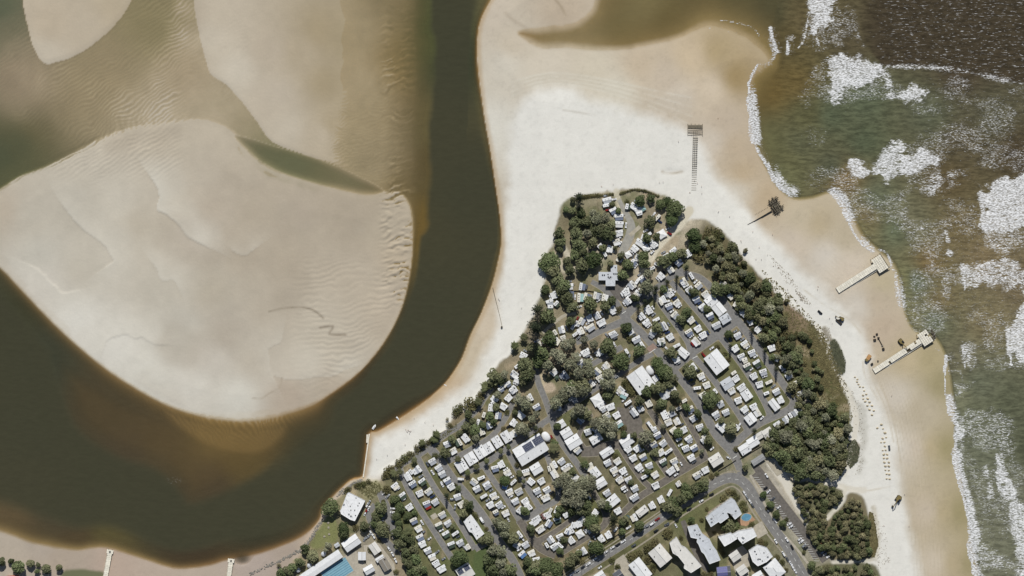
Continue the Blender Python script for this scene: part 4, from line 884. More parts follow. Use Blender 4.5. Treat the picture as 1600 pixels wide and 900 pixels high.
# apartment blocks and houses of the street
flat_building('apartment_block', 'apartment block', 'pale grey flat-roofed apartment block with a notch, beside a street corner', TI([(355,435),(400,392),(555,278),(582,300),(637,405),(583,450),(548,404),(520,394),(535,432),(470,480),(455,468),(395,508)]), 11.5, M_roofg, parapet=.3, vents=[('a',1110,808,30),('v',1128,800,30)])
flat_building('apartment_block', 'apartment block', 'white apartment block with stepped eaves below a small blue pool', TI([(450,582),(548,548),(560,560),(610,535),(700,520),(722,512),(752,577),(640,640),(602,596),(540,636),(500,658)]), 13, M_roofw, parapet=.3, vents=[('v',1150,838,20)])
flat_building('apartment_block', 'apartment block', 'weathered pale grey apartment block with stepped sides along a drive', TI([(213,505),(290,487),(327,555),(385,600),(410,650),(440,690),(472,765),(385,797),(345,720),(322,700),(300,645),(285,625),(290,600),(240,590)]), 10.5, M_roofg, parapet=.25, vents=[('v',1092,834,0),('v',1108,856,0),('s',1084,826,20)])
flat_building('apartment_block', 'apartment block', 'off-white narrow apartment block with stepped sides and a garden lawn', TI([(75,632),(130,585),(166,650),(200,665),(262,735),(326,812),(242,866),(186,830),(192,800),(140,735),(100,712)]), 10, M_roofo, parapet=.25, vents=[('v',1062,858,0),('v',1080,878,0)])
flat_building('townhouse', 'house', 'white modern townhouse with dark roof gullies and courtyards', TI([(690,692),(760,645),(832,668),(880,738),(832,782),(762,815),(722,780)]), 8.5, M_roofw, parapet=.4, vents=[('s',1178,860,30),('s',1186,872,30),('v',1192,862,30),('a',1198,868,30)])
gable('house', 'house', 'white two-part gabled house by a grassed corner beside the main street', 1031, 867, 30, 24, -50, 4.6, .16, M_roofo, vents=2)
gable('house', 'house', 'long white house with stepped edges opposite parked cars', 1000, 889, 34, 21, -52, 4.4, .14, M_roofw, vents=2)
gable('house', 'house', 'dark charcoal gabled house at the bottom edge', 966, 898, 14, 14, 35, 4, .3, M_roofdark)
gable('house', 'house', 'small white gabled house at the bottom edge left of the charcoal house', 937, 899, 16, 12, 35, 4, .2, M_roofw)
gable('garage', 'garage', 'upper pale square garage between apartment blocks', 1148, 868, 16, 14, 35, 4, .08, M_roofo)
gable('garage', 'garage', 'lower pale square garage between apartment blocks', 1159, 890, 16, 14, 35, 4, .08, M_roofo)
gable('house', 'house', 'house roof covered with blue solar panels at the bottom edge', 1130, 893, 22, 18, 5, 4.2, .25, M_roofdark, solar=((-.42,.12,9,3,1),(-.42,.12,9,2,-1)), solm=solb_me)
gable('house', 'house', 'white ribbed-roof house at the bottom edge near the car park', 1209, 889, 28, 24, -52, 5, .18, M_roofw, vents=2, hip=.8)
gable('house', 'house', 'small white roof at the bottom edge left of the ribbed roof', 1184, 900, 16, 14, 30, 4, .14, M_roofw)
gable('house', 'house', 'mid-grey roof in the lower left corner with orange tiles', 22, 905, 20, 14, 5, 3.4, .3, mat('orange_tile', L3(176,108,80), .9, .15, 1), hip=.7)
# riverside club and pool
flat_building('clubhouse', 'building', 'large white riverside clubhouse with dark roof vents', TK([(660,382),(668,372),(715,250),(730,240),(858,306),(776,466),(740,455),(668,410)]), 6.0, M_roofw, parapet=.3, vents=[('v',548,790,0),('v',549,796,0),('v',555,796,0),('v',560,789,0),('a',546,802,0),('a',549,805,0),('v',562,785,0),('v',557,777,0)])
gable('hall', 'building', 'white ridged hall between the clubhouse and the pool', 549.5, 847.5, 27, 17, 35, 4.5, .2, M_roofw)
gable('grandstand', 'building', 'long white poolside roof running to the bottom edge', 502, 884, 74, 14, 34, 4.5, .05, M_roofw, vents=0, ridge=False)
gable('shade_sail', 'shelter', 'small white curved shelter with a dark arched underside beside the pool', 566, 868, 13, 12, 90, 3.6, .3, M_roofw)
gable('shade_sail', 'shelter', 'second white curved shelter right of the pool', 577, 889, 16, 12, 30, 3.6, .3, M_roofw)
gable('house', 'building', 'brownish pale house behind the clubhouse car park', 586, 856, 18, 13, -55, 3.6, .16, M_roofo)
gable('house', 'building', 'brown-grey gabled house beside the parked cars', 602, 881, 20, 13, -60, 3.6, .25, M_roofbr, vents=2)
gable('house', 'building', 'white annex roof left of the brown-grey gabled house', 594, 872, 14, 7, 32, 3.2, .1, M_roofw)
gable('kiosk', 'kiosk', 'small grey kiosk at the upper corner of the long poolside roof', 527, 851, 8, 6, 32, 2.8, .1, M_roofg)
# swimming pools
pl = root('swimming_pool', 'pool', None, (wx(527), wy(893), GZ), R(33)); pl['label'] = 'blue lap pool with dark lane lines at the bottom edge'
m_ = MB(); m_.box((0, 0, -.3), (27, 15, .62)); part('pool_water', m_.mesh('pool_water', M_pool), pl)
m_ = MB()
for sx, sy, a, b in ((0, 7.9, 28.6, .8), (0, -7.9, 28.6, .8), (13.9, 0, .8, 15), (-13.9, 0, .8, 15)): m_.box((sx, sy, 0), (a, b, .4))
part('pool_edge', m_.mesh('pool_edge', M_conc), pl)
ln = MB(); ln.box((0, 0, 0), (26, .28, .02)); ln = ln.mesh('lane_line', M_poold)
for k in range(7): part('lane_line', ln, pl, (0, -6.3 + k * 2.1, .325))
pl = root('garden_pool', 'pool', None, (wx(1166), wy(808), GZ)); pl['label'] = 'small round blue garden pool on a terracotta terrace'
m_ = MB(); ring = [(4.6 * math.cos(t) * (1 + .12 * math.sin(2 * t)), 3.4 * math.sin(t)) for t in np.linspace(0, 2 * math.pi, 20, False)]
m_.prism(ring, .0, .34); part('pool_water', m_.mesh('pool_water', mat('deep_pool_water', L3(98,144,168), .08, .15, .4, .5)), pl)
m_ = MB(); m_.loft([[(x * 1.12, y * 1.12, 0) for x, y in ring], [(x * 1.12, y * 1.12, .38) for x, y in ring], [(x, y, .38) for x, y in ring]], caps=False); part('pool_rim', m_.mesh('pool_rim', M_conc), pl)
# oval tanks, marquees, fences
def oval_tent(px, py, a, b, ang, label):
    o = root('storage_tent', 'tent', None, (wx(px), wy(py), GZ), R(ang)); o['label'] = label; m_ = MB(); rings = []
    for r, z in ((1, 0), (1, 2.4), (.9, 3.2), (.6, 3.8), (.2, 4.05)): rings.append([(a * S / 2 * r * math.cos(t) * (abs(math.cos(t)) + .25) ** -.35, b * S / 2 * r * math.sin(t), z) for t in np.linspace(0, 2 * math.pi, 20, False)])
    m_.loft(rings); part('cover', m_.mesh('cover', M_roofw, True), o); d_ = MB(); d_.box((a * S / 2 - .1, 0, 0), (.3, 2, 2.1)); part('door_flap', d_.mesh('door_flap', M_trim), o)
oval_tent(1015.5, 578.5, 17, 12, -60, 'white oval tank beside the hall with a dark ridge gap')
oval_tent(853, 682, 18, 12, -55, 'rounded white storage tent at the end of the solar-panelled hall')
gable('tank_shed', 'shed', 'small white shed below the oval tank', 1024, 591, 10, 8, -55, 2.8, .1, M_roofw)
def fence(pts, label, m=M_timber, h=1.6, gap=2.4):
    P = [np.array((wx(a), wy(b))) for a, b in pts]; o = root('fence', 'fence', None, (P[0][0], P[0][1], GZ)); o['label'] = label
    pm = MB(); pm.box((0, 0, -.2), (.12, .12, h + .2)); pm = pm.mesh('post', m)
    for A, B in zip(P[:-1], P[1:]):
        d = B - A; L_ = np.linalg.norm(d); th = math.atan2(d[1], d[0]); k = max(int(L_ / gap), 1)
        pan = MB(); pan.box((0, 0, .1), (L_ / k - .14, .05, h - .15)); pan = pan.mesh('panel', m)
        for q in range(k):
            a = A + d * q / k - P[0]; part('post', pm, o, (a[0], a[1], 0), th); c = A + d * (q + .5) / k - P[0]; part('panel', pan, o, (c[0], c[1], 0), th)
fence([(880,455),(900,454),(920,454),(939,457)], 'brown timber fence below the amenities block lawn')
fence([(944,850),(960,838),(968,832)], 'short dark fence stub beside the main street')
fence([(1156,716),(1170,708),(1190,696)], 'timber fence between small cabins and the grey shed')
fence([(1122,735),(1136,727),(1150,718)], 'timber fence under the grey-white depot')
fence([(934,316),(935,338)], 'dark upright fence at the northern tree grove', M_timberd)

# ------------------------------------------------------------------ vans, tents and cars
def rounded(l_, w_, z0, z1, r=.25, zr=.2):
    """rings of a box with rounded plan corners and a rolled roof edge"""
    def ring(a, b, rr, z):
        out = []
        for sx, sy, t0 in ((1, 1, 0), (-1, 1, 90), (-1, -1, 180), (1, -1, 270)):
            for k in range(3):
                t = R(t0 + 45 * k); out.append((sx * (a - rr) + rr * math.cos(t), sy * (b - rr) + rr * math.sin(t), z))
        return out
    a, b = l_ / 2, w_ / 2
    return [ring(a, b, r, z0), ring(a, b, r, z1 - zr), ring(a - .08, b - .08, r, z1 - .05), ring(a - .28, b - .28, r, z1)]
def van_mesh(l_, w_, h, shell):
    m_ = MB(); m_.loft(rounded(l_, w_, .45, h), 0); m_.box((0, w_ / 2 + .01, 1.0), (l_ * .8, .03, .25), mi=1); m_.box((0, -w_ / 2 - .01, 1.0), (l_ * .8, .03, .25), mi=1)
    return m_.mesh('body', [shell, M_stripe])
BODY = {k: [van_mesh(L_, 2.5, 2.7, M_van), van_mesh(L_, 2.5, 2.7, M_vanc)] for k, L_ in (('s', 4.6), ('c', 6.2), ('b', 7.6))}
LEN = {'s': 4.6, 'c': 6.2, 'b': 7.6}
hatch = MB(); hatch.box((0, 0, 0), (.75, .75, .16), taper=.85); hatch_d = hatch.mesh('roof_hatch', M_dark); hatch = MB(); hatch.box((0, 0, 0), (.75, .75, .16), taper=.85); hatch_w = hatch.mesh('roof_hatch', M_trim)
acu = MB(); acu.box((0, 0, 0), (1.05, .75, .26), taper=.8); acu = acu.mesh('air_conditioner', M_trim)
wheel_me = MB(); wheel_me.tube((0, -.12, 0), (0, .12, 0), .34, n=12, mi=0); wheel_me.tube((0, -.13, 0), (0, .13, 0), .18, n=8, mi=1); wheel_me = wheel_me.mesh('wheel', [M_tyre, M_alu])
drawbar = MB(); drawbar.box((.7, 0, .42), (1.4, .14, .12)); drawbar.tube((1.2, 0, 0), (1.2, 0, .5), .06); drawbar.box((.35, 0, .54), (.5, .9, .35)); drawbar = drawbar.mesh('drawbar', M_dark)
vwin = MB(); vwin.box((0, 0, 0), (1.3, .05, .6)); vwin = vwin.mesh('window', M_glass)
vdoor = MB(); vdoor.box((0, 0, 0), (.65, .05, 1.85)); vdoor = vdoor.mesh('door', M_trim)
def awn_mesh(l_, d_, m, hip=False):
    m_ = MB(); k = 6
    for i in range(k):
        x0, x1 = -l_ / 2 + l_ * i / k, -l_ / 2 + l_ * (i + 1) / k; s0, s1 = .06 * math.sin(math.pi * i), 0
        m_.face([(x0, -d_, 2.05), (x1, -d_, 2.05), (x1, -d_ * .5, 2.22 - .05 * (i % 2)), (x0, -d_ * .5, 2.22)]); m_.face([(x0, -d_ * .5, 2.22), (x1, -d_ * .5, 2.22 - .05 * (i % 2)), (x1, 0, 2.45), (x0, 0, 2.45)])
        m_.face([(x0, -d_, 1.85), (x1, -d_, 1.85), (x1, -d_, 2.05), (x0, -d_, 2.05)])
    return m_.mesh('awning', m)
AWN = {(k, c): awn_mesh(LEN[k] * .86, 2.6 if k != 's' else 1.9, m) for k in LEN for c, m in M_awn.items()}
awn_pole = MB(); awn_pole.tube((0, 0, 0), (0, 0, 2.05), .035); awn_pole = awn_pole.mesh('awning_pole', M_alu)
NV = [0]
def van(px, py, kind='c', ang=32, awn=None):
    NV[0] += 1; rr = random.Random(NV[0] * 31 + 5)
    ang += rr.uniform(-4, 4); cream = rr.random() < .25
    if awn is None: awn = rr.choices(['white', 'cream', 'pale grey', 'blue-grey', 'dark green', None], [40, 9, 22, 13, 6, 10])[0]
    if kind == 's' and rr.random() < .5: awn = None
    col = 'cream' if cream else 'white'
    size = {'s': 'short', 'c': '', 'b': 'long'}[kind]
    o = root('caravan', 'caravan', 'caravans parked on the park sites', (wx(px), wy(py), GZ), R(ang + (180 if rr.random() < .5 and awn is None else 0)), 1.14)
    l_ = LEN[kind]; yo = .9 if awn else 0
    b = part('body', BODY[kind][cream], o, (0, yo, 0))
    nh = rr.choice((1, 2, 2, 3)); 
    for i in range(nh): part('roof_hatch', hatch_d if rr.random() < .6 else hatch_w, b, ((-.36 + .72 * (i + .5) / nh) * l_, rr.uniform(-.25, .25), 2.70))
    part('air_conditioner', acu, b, (rr.uniform(-.12, .12) * l_, -.1, 2.70)) if rr.random() < .7 and nh != 1 and nh != 3 else None
    part('window', vwin, b, (l_ * .22, -1.27, 1.45)); part('door', vdoor, b, (-l_ * .12, -1.27, .5))
    for sx in ((-.45, .45) if kind != 's' else (0,)):
        for sy in (-1, 1): part('wheel', wheel_me, o, (sx, yo + sy * 1.15, .34))
    part('drawbar', drawbar, o, (l_ / 2 - .05, yo, 0))
    if awn:
        a = part('awning', AWN[(kind, awn)], o, (0, yo - 1.24, 0)); d_ = 2.6 if kind != 's' else 1.9
        for sx in (-1, 1): part('awning_pole', awn_pole, a, (sx * LEN[kind] * .42, -d_ + .05, 0))
    desc = f'{size} {col} caravan'.strip() + (f' with {awn} awning' if awn else ' without awning')
    want(o, px, py, desc)
    return o
# motor cars
def car_mesh(kind, paint):
    """hatchback, wagon, ute or box van lofted from cross sections; part meshes body / glasshouse"""
    L_, W_, H_ = {'hatch': (4.2, 1.78, 1.45), 'suv': (4.8, 1.9, 1.75), 'ute': (5.2, 1.88, 1.78), 'van': (5.2, 1.95, 2.1)}[kind]
    def ring(x, w_, z0, z1): return [(x, -w_ / 2, z0), (x, -w_ / 2 * .97, z1 - .08), (x, -w_ / 2 * .8, z1), (x, w_ / 2 * .8, z1), (x, w_ / 2 * .97, z1 - .08), (x, w_ / 2, z0)]
    b = MB(); hb = .95 if kind != 'van' else 1.15
    b.loft([ring(-L_ / 2, W_ * .86, .38, hb * .9), ring(-L_ / 2 + .25, W_, .3, hb), ring(-L_ * .1, W_, .3, hb), ring(L_ * .28, W_, .3, hb * .96), ring(L_ / 2 - .3, W_ * .97, .3, hb * .82), ring(L_ / 2, W_ * .8, .38, hb * .66)])
    g = MB(); x0, x1, x2, x3 = {'hatch': (-1.9, -1.45, .35, 1.05), 'suv': (-2.25, -2.0, .45, 1.15), 'ute': (-.55, -.3, .75, 1.4), 'van': (-2.5, -2.4, 1.3, 2.0)}[kind]
    def r2(x, w_, z): return [(x, -w_ / 2, z), (x, w_ / 2, z)]
    lo, hi = W_ * .92, W_ * .76
    k = [(x0, -lo / 2, hb), (x3, -lo / 2, hb), (x3, lo / 2, hb), (x0, lo / 2, hb), (x1, -hi / 2, H_), (x2, -hi / 2, H_), (x2, hi / 2, H_), (x1, hi / 2, H_)]
    q = len(g.v); g.v += k
    for i, f in enumerate([(4, 5, 6, 7), (0, 1, 5, 4), (1, 2, 6, 5), (2, 3, 7, 6), (3, 0, 4, 7)]): g.f.append(tuple(q + j for j in f)); g.m.append(1 if (i == 0 or (kind == 'van' and i in (1, 3, 4))) else 0)
    if kind == 'ute': b.box((-1.6, 0, hb - .02), (1.9, W_ * .86, .12)); b.box((-1.6, 0, hb + .1), (1.6, W_ * .7, .02))
    return b.mesh('body', [paint]), g.mesh('cabin_glass', [M_glass, paint]), L_, W_
CARM = {}
NC = [0]
def car(px, py, ang=32, col=None, kind=None, where=None, group='cars parked in the park and streets', z=GZ):
    NC[0] += 1; rr = random.Random(NC[0] * 17 + 3)
    col = col or rr.choices(['white', 'silver', 'grey', 'black', 'blue', 'red'], [46, 20, 12, 14, 5, 3])[0]; kind = kind or rr.choices(['hatch', 'suv', 'ute', 'van'], [3, 5, 3, 1])[0]
    if (kind, col) not in CARM: CARM[(kind, col)] = car_mesh(kind, M_cars[col])
    b, g, L_, W_ = CARM[(kind, col)]
    o = root('parked_car', 'car', group, (wx(px), wy(py), z), R(ang + rr.choice((0, 180)) + rr.uniform(-3, 3)))
    bo = part('body', b, o); part('cabin', g, o)
    for sx in (-.31, .31):
        for sy in (-1, 1): part('wheel', wheel_me, o, (sx * L_, sy * (W_ / 2 - .1), .34))
    nm = {'hatch': 'hatchback', 'suv': 'wagon', 'ute': 'pickup', 'van': 'van'}[kind]
    if where: o['label'] = f'{col} {nm} {where}'
    else: want(o, px, py, f'{col} {nm}')
    return o
# tents and marquees
def marquee(px, py, size, ang, m, desc, h=3.4):
    o = root('marquee', 'tent', 'fabric marquees and tents', (wx(px), wy(py), GZ), R(ang)); a = size * S / 2; m_ = MB(); rings = []
    for t, z in ((1, 2.1), (.96, 2.35), (.5, 2.75), (.06, h)): rings.append([(-a * t, -a * t, z), (0, -a * t * .94, z - .06), (a * t, -a * t, z), (a * t * .94, 0, z - .06), (a * t, a * t, z), (0, a * t * .94, z - .06), (-a * t, a * t, z), (-a * t * .94, 0, z - .06)])
    m_.loft(rings); part('canopy', m_.mesh('canopy', m), o)
    for sx in (-1, 1):
        for sy in (-1, 1): part('pole', awn_pole, o, (sx * a * .93, sy * a * .93, 0))
    want(o, px, py, desc); return o

SITES = []
def rows(ox, oy, k, data):
    """entries: x y [kind] [angle] [awning] in tile units"""
    for e in data:
        x, y = ox + e[0] / k, oy + e[1] / k; kind = e[2] if len(e) > 2 else 'c'; ang = e[3] if len(e) > 3 else 32; ex = e[4] if len(e) > 4 else None
        SITES.append((x, y, kind, ang if kind != 'm' else 32))
        if kind in 'scb': van(x, y, kind, ang, ex)
        elif kind == 'k': car(x, y, ang, ex or random.choice(['black', 'grey', 'blue', 'black']))
        elif kind == 'w': car(x, y, ang, ex or random.choice(['white', 'white', 'silver']))
        elif kind == 'r': car(x, y, ang, 'red')
        elif kind == 'm': marquee(x, y, ang, 32, M_awn[ex or 'white'], f'{ex or "white"} square marquee')
G, B_ = 'pale grey', 'blue-grey'
rows(840, 280, 5, [(542,165,'b',15,G),(538,205,'c',15),(595,158,'w',10),(590,245,'c',30,B_),(635,295,'b',5,B_),(635,350,'b',0,'white'),(632,420,'b',10,'white'),(615,490,'c',15),(645,505,'w',60),(690,360,'w',85),(705,215,'s',80),(752,210,'c',-30),(785,242,'c',20),(795,272,'s',15),(825,232,'m',7,'teal'),(935,300,'c',50),(970,430,'m',13,'white'),(862,435,'c',30),(828,455,'s',70),(905,505,'b',-40),(800,495,'b',-35,'white'),(760,540,'c',-40),(845,540,'m',11,'white'),(895,572,'w',40),(705,590,'m',10,'white'),(560,545,'c',75),(525,585,'s',-60),(485,520,'s',40),(370,600,'s',-70),(640,620,'c',60),(740,655,'c',50,B_),(780,615,'c',70),(815,775,'c',35),(775,800,'s',60),(735,825,'c',-55),(690,880,'c',30),(965,755,'c',-45),(930,665,'s',-30),(895,695,'s',30),(1000,605,'c',30),(1060,560,'c',40),(1175,580,'c',-50),(1100,650,'c',40,B_),(1070,670,'k',40),(1040,705,'c',-55),(1200,755,'c',-60),(1145,805,'b',-60),(1185,862,'c',30),(1060,870,'w',-40),(1020,885,'b',30),(250,835,'c',5),(345,840,'c',80),(1030,425,'r',-30),(1015,388,'w',20),(955,330,'k',-40),(985,725,'k',-60)])
rows(800, 440, 5, [(330,105,'c',-70),(295,160,'c',20,G),(350,175,'s',50),(300,205,'s',0),(455,100,'c',88,B_),(530,125,'b',85,'teal'),(580,118,'c',80),(655,110,'c',80),(722,125,'c',80),(675,148,'w',30),(525,195,'w',10),(780,215,'c',30),(390,375,'c',-70),(475,355,'s',60),(510,330,'s',60,G),(540,310,'c',60),(572,295,'k',-60),(610,285,'c',-65,'white'),(668,265,'c',-60),(697,318,'b',30),(612,357,'b',30),(540,385,'c',-65),(498,408,'c',35),(330,400,'s',-60),(345,465,'c',60),(205,480,'c',-70),(90,575,'c',-25),(400,440,'s',20),(742,420,'w',-50),(785,410,'c',30),(815,405,'w',-50),(800,490,'w',-60),(690,550,'c',-60),(895,545,'s',-60),(915,590,'w',80),(572,550,'b',25,'white'),(515,580,'s',70),(620,595,'w',-50),(540,635,'c',50),(740,655,'c',-50),(668,700,'c',-40),(685,752,'c',30),(620,795,'c',-50),(650,780,'w',-50),(325,705,'c',40),(350,750,'m',6,'dark green'),(410,725,'c',-50,B_),(390,680,'k',30),(430,755,'w',30),(20,720,'c',-30),(45,765,'c',-30),(40,660,'s',40,G),(15,840,'c',-50),(815,745,'w',30),(850,845,'c',-40),(875,885,'c',-30,'teal'),(920,390,'c',40),(970,450,'b',30),(1010,500,'c',-60),(860,105,'w',-60),(890,80,'c',-50),(905,150,'c',-50),(980,95,'c',-40),(942,28,'c',-50),(1070,220,'b',-55,'white'),(1102,205,'w',-55),(1105,258,'w',35),(1125,297,'c',30),(1022,265,'c',-55),(1000,282,'s',-55),(985,300,'k',-55),(1048,318,'c',40),(1185,350,'b',-60,B_),(1100,400,'c',-30),(1160,465,'c',-20)])
rows(1030, 440, 5, [(80,90,'b',-40,'white'),(110,70,'w',-50),(30,140,'c',-60),(12,165,'s',-60),(75,190,'c',20,B_),(135,165,'c',40),(120,130,'k',35),(120,260,'c',40,G),(130,305,'w',-50),(165,340,'k',-50),(245,300,'c',40),(290,320,'k',-50),(300,365,'c',35),(230,395,'c',35,B_),(340,415,'c',30,'white'),(378,400,'k',-60),(287,468,'b',-50,'white'),(260,490,'r',-55),(40,350,'c',-60,B_),(82,430,'c',30),(105,460,'k',30),(135,500,'c',25),(15,465,'c',30),(60,525,'w',-50),(130,605,'c',30),(200,15,'c',-55),(235,65,'c',35),(305,30,'c',40),(340,65,'k',35),(358,97,'c',40),(288,138,'c',25,B_),(315,168,'k',30),(335,197,'c',35),(395,265,'c',30),(445,340,'b',30,G),
 (610,420,'c',30),(635,400,'k',-50),(650,450,'w',35),(665,485,'c',40),(590,520,'c',35),(722,555,'c',25),(640,585,'c',25),(667,615,'s',25),(750,585,'w',30),(760,635,'c',30),(685,660,'c',30),(717,685,'w',30),(735,735,'c',30),(810,705,'c',20),(780,800,'c',15),(750,780,'k',30),(855,785,'c',25),(890,817,'w',35),(912,857,'c',25),(835,872,'s',25,B_),(560,110,'c',40),(605,168,'b',60,'white'),(630,197,'w',40),(658,245,'c',40),(640,225,'w',40),(715,310,'c',20),(765,370,'c',40),(815,440,'c',35,G),(875,515,'c',20),(910,595,'c',-20),(965,665,'c',30),(988,700,'w',30),(1010,735,'c',25),(1055,800,'c',25),(1070,840,'w',30),(1100,875,'c',25),(552,450,'k',-55),(500,15,'c',-30),(265,665,'c',-55),(282,680,'w',-50),(325,735,'c',25),(300,700,'k',30),(350,770,'w',30),(368,805,'c',25),(295,830,'c',10),(245,770,'k',30),(262,800,'k',30),(430,860,'s',-50),(340,885,'c',30),(595,755,'c',32),(580,712,'s',35),(563,850,'c',30),(640,825,'b',32,'white'),(345,570,'r',-50),(410,520,'w',35)])
rows(1030, 580, 5, [(1092,235,'w',-10),(1105,290,'c',-60),(1065,325,'c',-55),(1022,345,'s',-60),(1040,335,'w',-60),(990,378,'c',-60),(920,415,'c',30,'white'),(948,222,'c',-60),(615,225,'c',25),(735,275,'c',25),(663,295,'c',35),(680,330,'w',35),(768,325,'c',-55),(800,365,'w',45),(605,440,'s',60),(625,420,'w',60),(585,455,'w',60),(475,255,'c',30),(518,318,'c',25),(440,335,'c',30,G),(455,370,'w',35),(290,810,'c',30),(325,795,'w',-50),(358,768,'c',30),(410,605,'w',35),(240,295,'c',30),(245,330,'w',30),(265,365,'c',30),(315,435,'c',25,G),(350,508,'s',30,B_),(345,540,'s',30),(195,230,'s',30),(150,290,'s',30),(45,340,'b',-60),(95,325,'c',30,G),(70,395,'c',25),(140,390,'c',-60),(120,342,'w',30),(177,415,'k',30),(110,460,'c',35),(188,455,'c',30),(150,530,'s',30,B_),(228,525,'c',35),(245,555,'w',30),(205,600,'c',25),(270,597,'c',35),(248,672,'c',30),(272,707,'k',35),(165,575,'w',30),(28,560,'c',35),(70,625,'b',35),(10,630,'c',35),(30,705,'c',30),(115,700,'c',30),(88,775,'b',35,'white'),(135,750,'c',-60),(172,725,'w',-60),(130,808,'w',35),(150,878,'s',-60),(60,655,'k',35),(540,675,'w',-30),(700,575,'w',-60)])
rows(800, 580, 5, [(870,228,'w',35),(905,245,'c',35),(928,280,'w',35),(955,320,'b',-50,G),(1005,287,'c',-60),(1070,250,'c',-60),(695,270,'c',30),(712,298,'s',30),(767,275,'b',25,'white'),(738,345,'c',35),(815,340,'c',35),(835,408,'c',30,'teal'),(460,215,'s',40),(490,228,'s',30),(365,287,'s',-80,B_),(392,270,'k',-60),(535,382,'c',-40,B_),(608,378,'w',-50),(592,470,'c',20),(655,450,'c',30,G),(510,615,'c',40),(548,600,'k',-60),(108,785,'c',20),(150,858,'c',-40),(228,855,'c',30),(328,730,'c',-60),(290,760,'s',-75),(385,702,'c',35),(335,800,'b',-60,'white'),(420,752,'b',30,'cream'),(460,735,'w',-50),(490,828,'c',60),(602,745,'b',35),(905,605,'c',35),(975,600,'c',35),(915,650,'w',30),(945,675,'c',30),(1012,620,'w',30),(1022,667,'c',30),(990,747,'c',35),(1017,778,'w',30),(1070,735,'c',25),(1035,822,'c',30),(1115,805,'c',35),(745,712,'c',25),(822,700,'c',35),(795,770,'c',30),(805,808,'w',35),(865,775,'c',30),(892,808,'w',30),(840,845,'c',35),(910,845,'c',30),(1120,888,'c',30),(1105,572,'c',35),(1135,497,'c',30),(1080,425,'b',-50),(1060,400,'w',35),(1112,455,'s',30),(665,225,'m',17,'white'),(310,515,'r',-60),(720,245,'k',-50)])
rows(590, 580, 5, [(1070,22,'c',-40),(1060,145,'c',30),(1020,205,'c',50),(975,110,'c',-40),(1022,100,'s',30,B_),(965,142,'s',30),(915,215,'c',-45),(905,242,'s',30),(985,272,'c',-30),(885,285,'c',80),(940,345,'c',80,B_),(830,340,'s',75),(790,405,'c',70),(870,420,'c',-60,B_),(815,470,'c',-60),(1120,340,'b',-40,'white'),(1060,400,'c',50),(1025,430,'k',30),(1063,487,'c',-60,'white'),(1190,205,'c',-60),(1243,278,'c',30),(1125,292,'k',50),(690,520,'b',-50,'white'),(635,555,'c',-60),(655,597,'k',-60),(545,565,'c',25,G),(590,620,'c',30,'white'),(428,702,'c',30,G),(478,752,'c',35),(505,800,'c',30),(430,790,'w',-55),(522,822,'w',30),(545,852,'c',30),(505,880,'w',-60),(575,898,'c',30),(240,820,'b',-60,'white'),(318,765,'c',-50,G),(262,785,'s',-60),(290,785,'s',-60),(340,820,'w',30),(350,860,'c',35),(275,878,'c',30),(390,725,'k',-60),(755,862,'c',-40),(810,832,'c',25),(857,888,'c',35,G),(918,757,'c',20),(970,725,'c',-60),(1015,792,'c',30),(1000,765,'w',30),(1050,825,'w',30),(1060,865,'c',40)])
rows(590, 720, 5, [(138,195,'c',35),(160,217,'w',35),(195,270,'c',35),(205,300,'w',35),(248,357,'c',35,'white'),(283,465,'c',25,B_),(320,525,'c',30),(357,555,'w',30),(332,595,'c',25),(350,645,'c',25),(405,607,'w',35),(392,697,'c',25),(427,747,'c',25),(457,797,'c',30),(500,840,'b',30),(515,765,'w',30),(348,480,'w',-60),(465,712,'w',35),(80,277,'w',50),(330,250,'c',20,'white'),(398,237,'c',35),(313,278,'k',-60,'blue'),(370,207,'k',30),(430,277,'k',30),(450,318,'c',30),(385,333,'c',25),(505,418,'c',30,G),(480,500,'c',25),(550,485,'c',35),(535,570,'c',30),(497,542,'w',30),(608,565,'c',30),(630,592,'k',30),(577,652,'c',25),(645,637,'c',30),(680,677,'w',-50),(703,672,'s',-60),(505,187,'w',-60),(625,277,'c',25,G),(655,335,'c',35),(585,300,'w',0),(605,360,'w',80),(775,215,'c',30),(802,240,'k',30),(830,275,'c',30),(860,307,'w',30),(855,190,'m',12,'pale grey'),(887,230,'w',30),(905,270,'c',30),(932,290,'w',30),(880,340,'c',30),(900,377,'k',30),(950,340,'c',35),(982,362,'w',30),(925,402,'s',30),(1000,405,'c',25),(1022,460,'w',-60),(1030,240,'c',30),(1042,277,'w',30),(1102,237,'c',25),(1075,312,'c',25),(1152,312,'c',30),(1180,357,'c',-50),(1112,382,'c',45),(995,197,'s',-15,'blue'),(1105,577,'c',-50),(1135,612,'w',-50),(1088,652,'c',-30,G),(1155,652,'c',35),(1105,692,'w',30),(1130,727,'c',40,'blue'),(1202,717,'c',30),(1240,772,'c',10,'cream')])
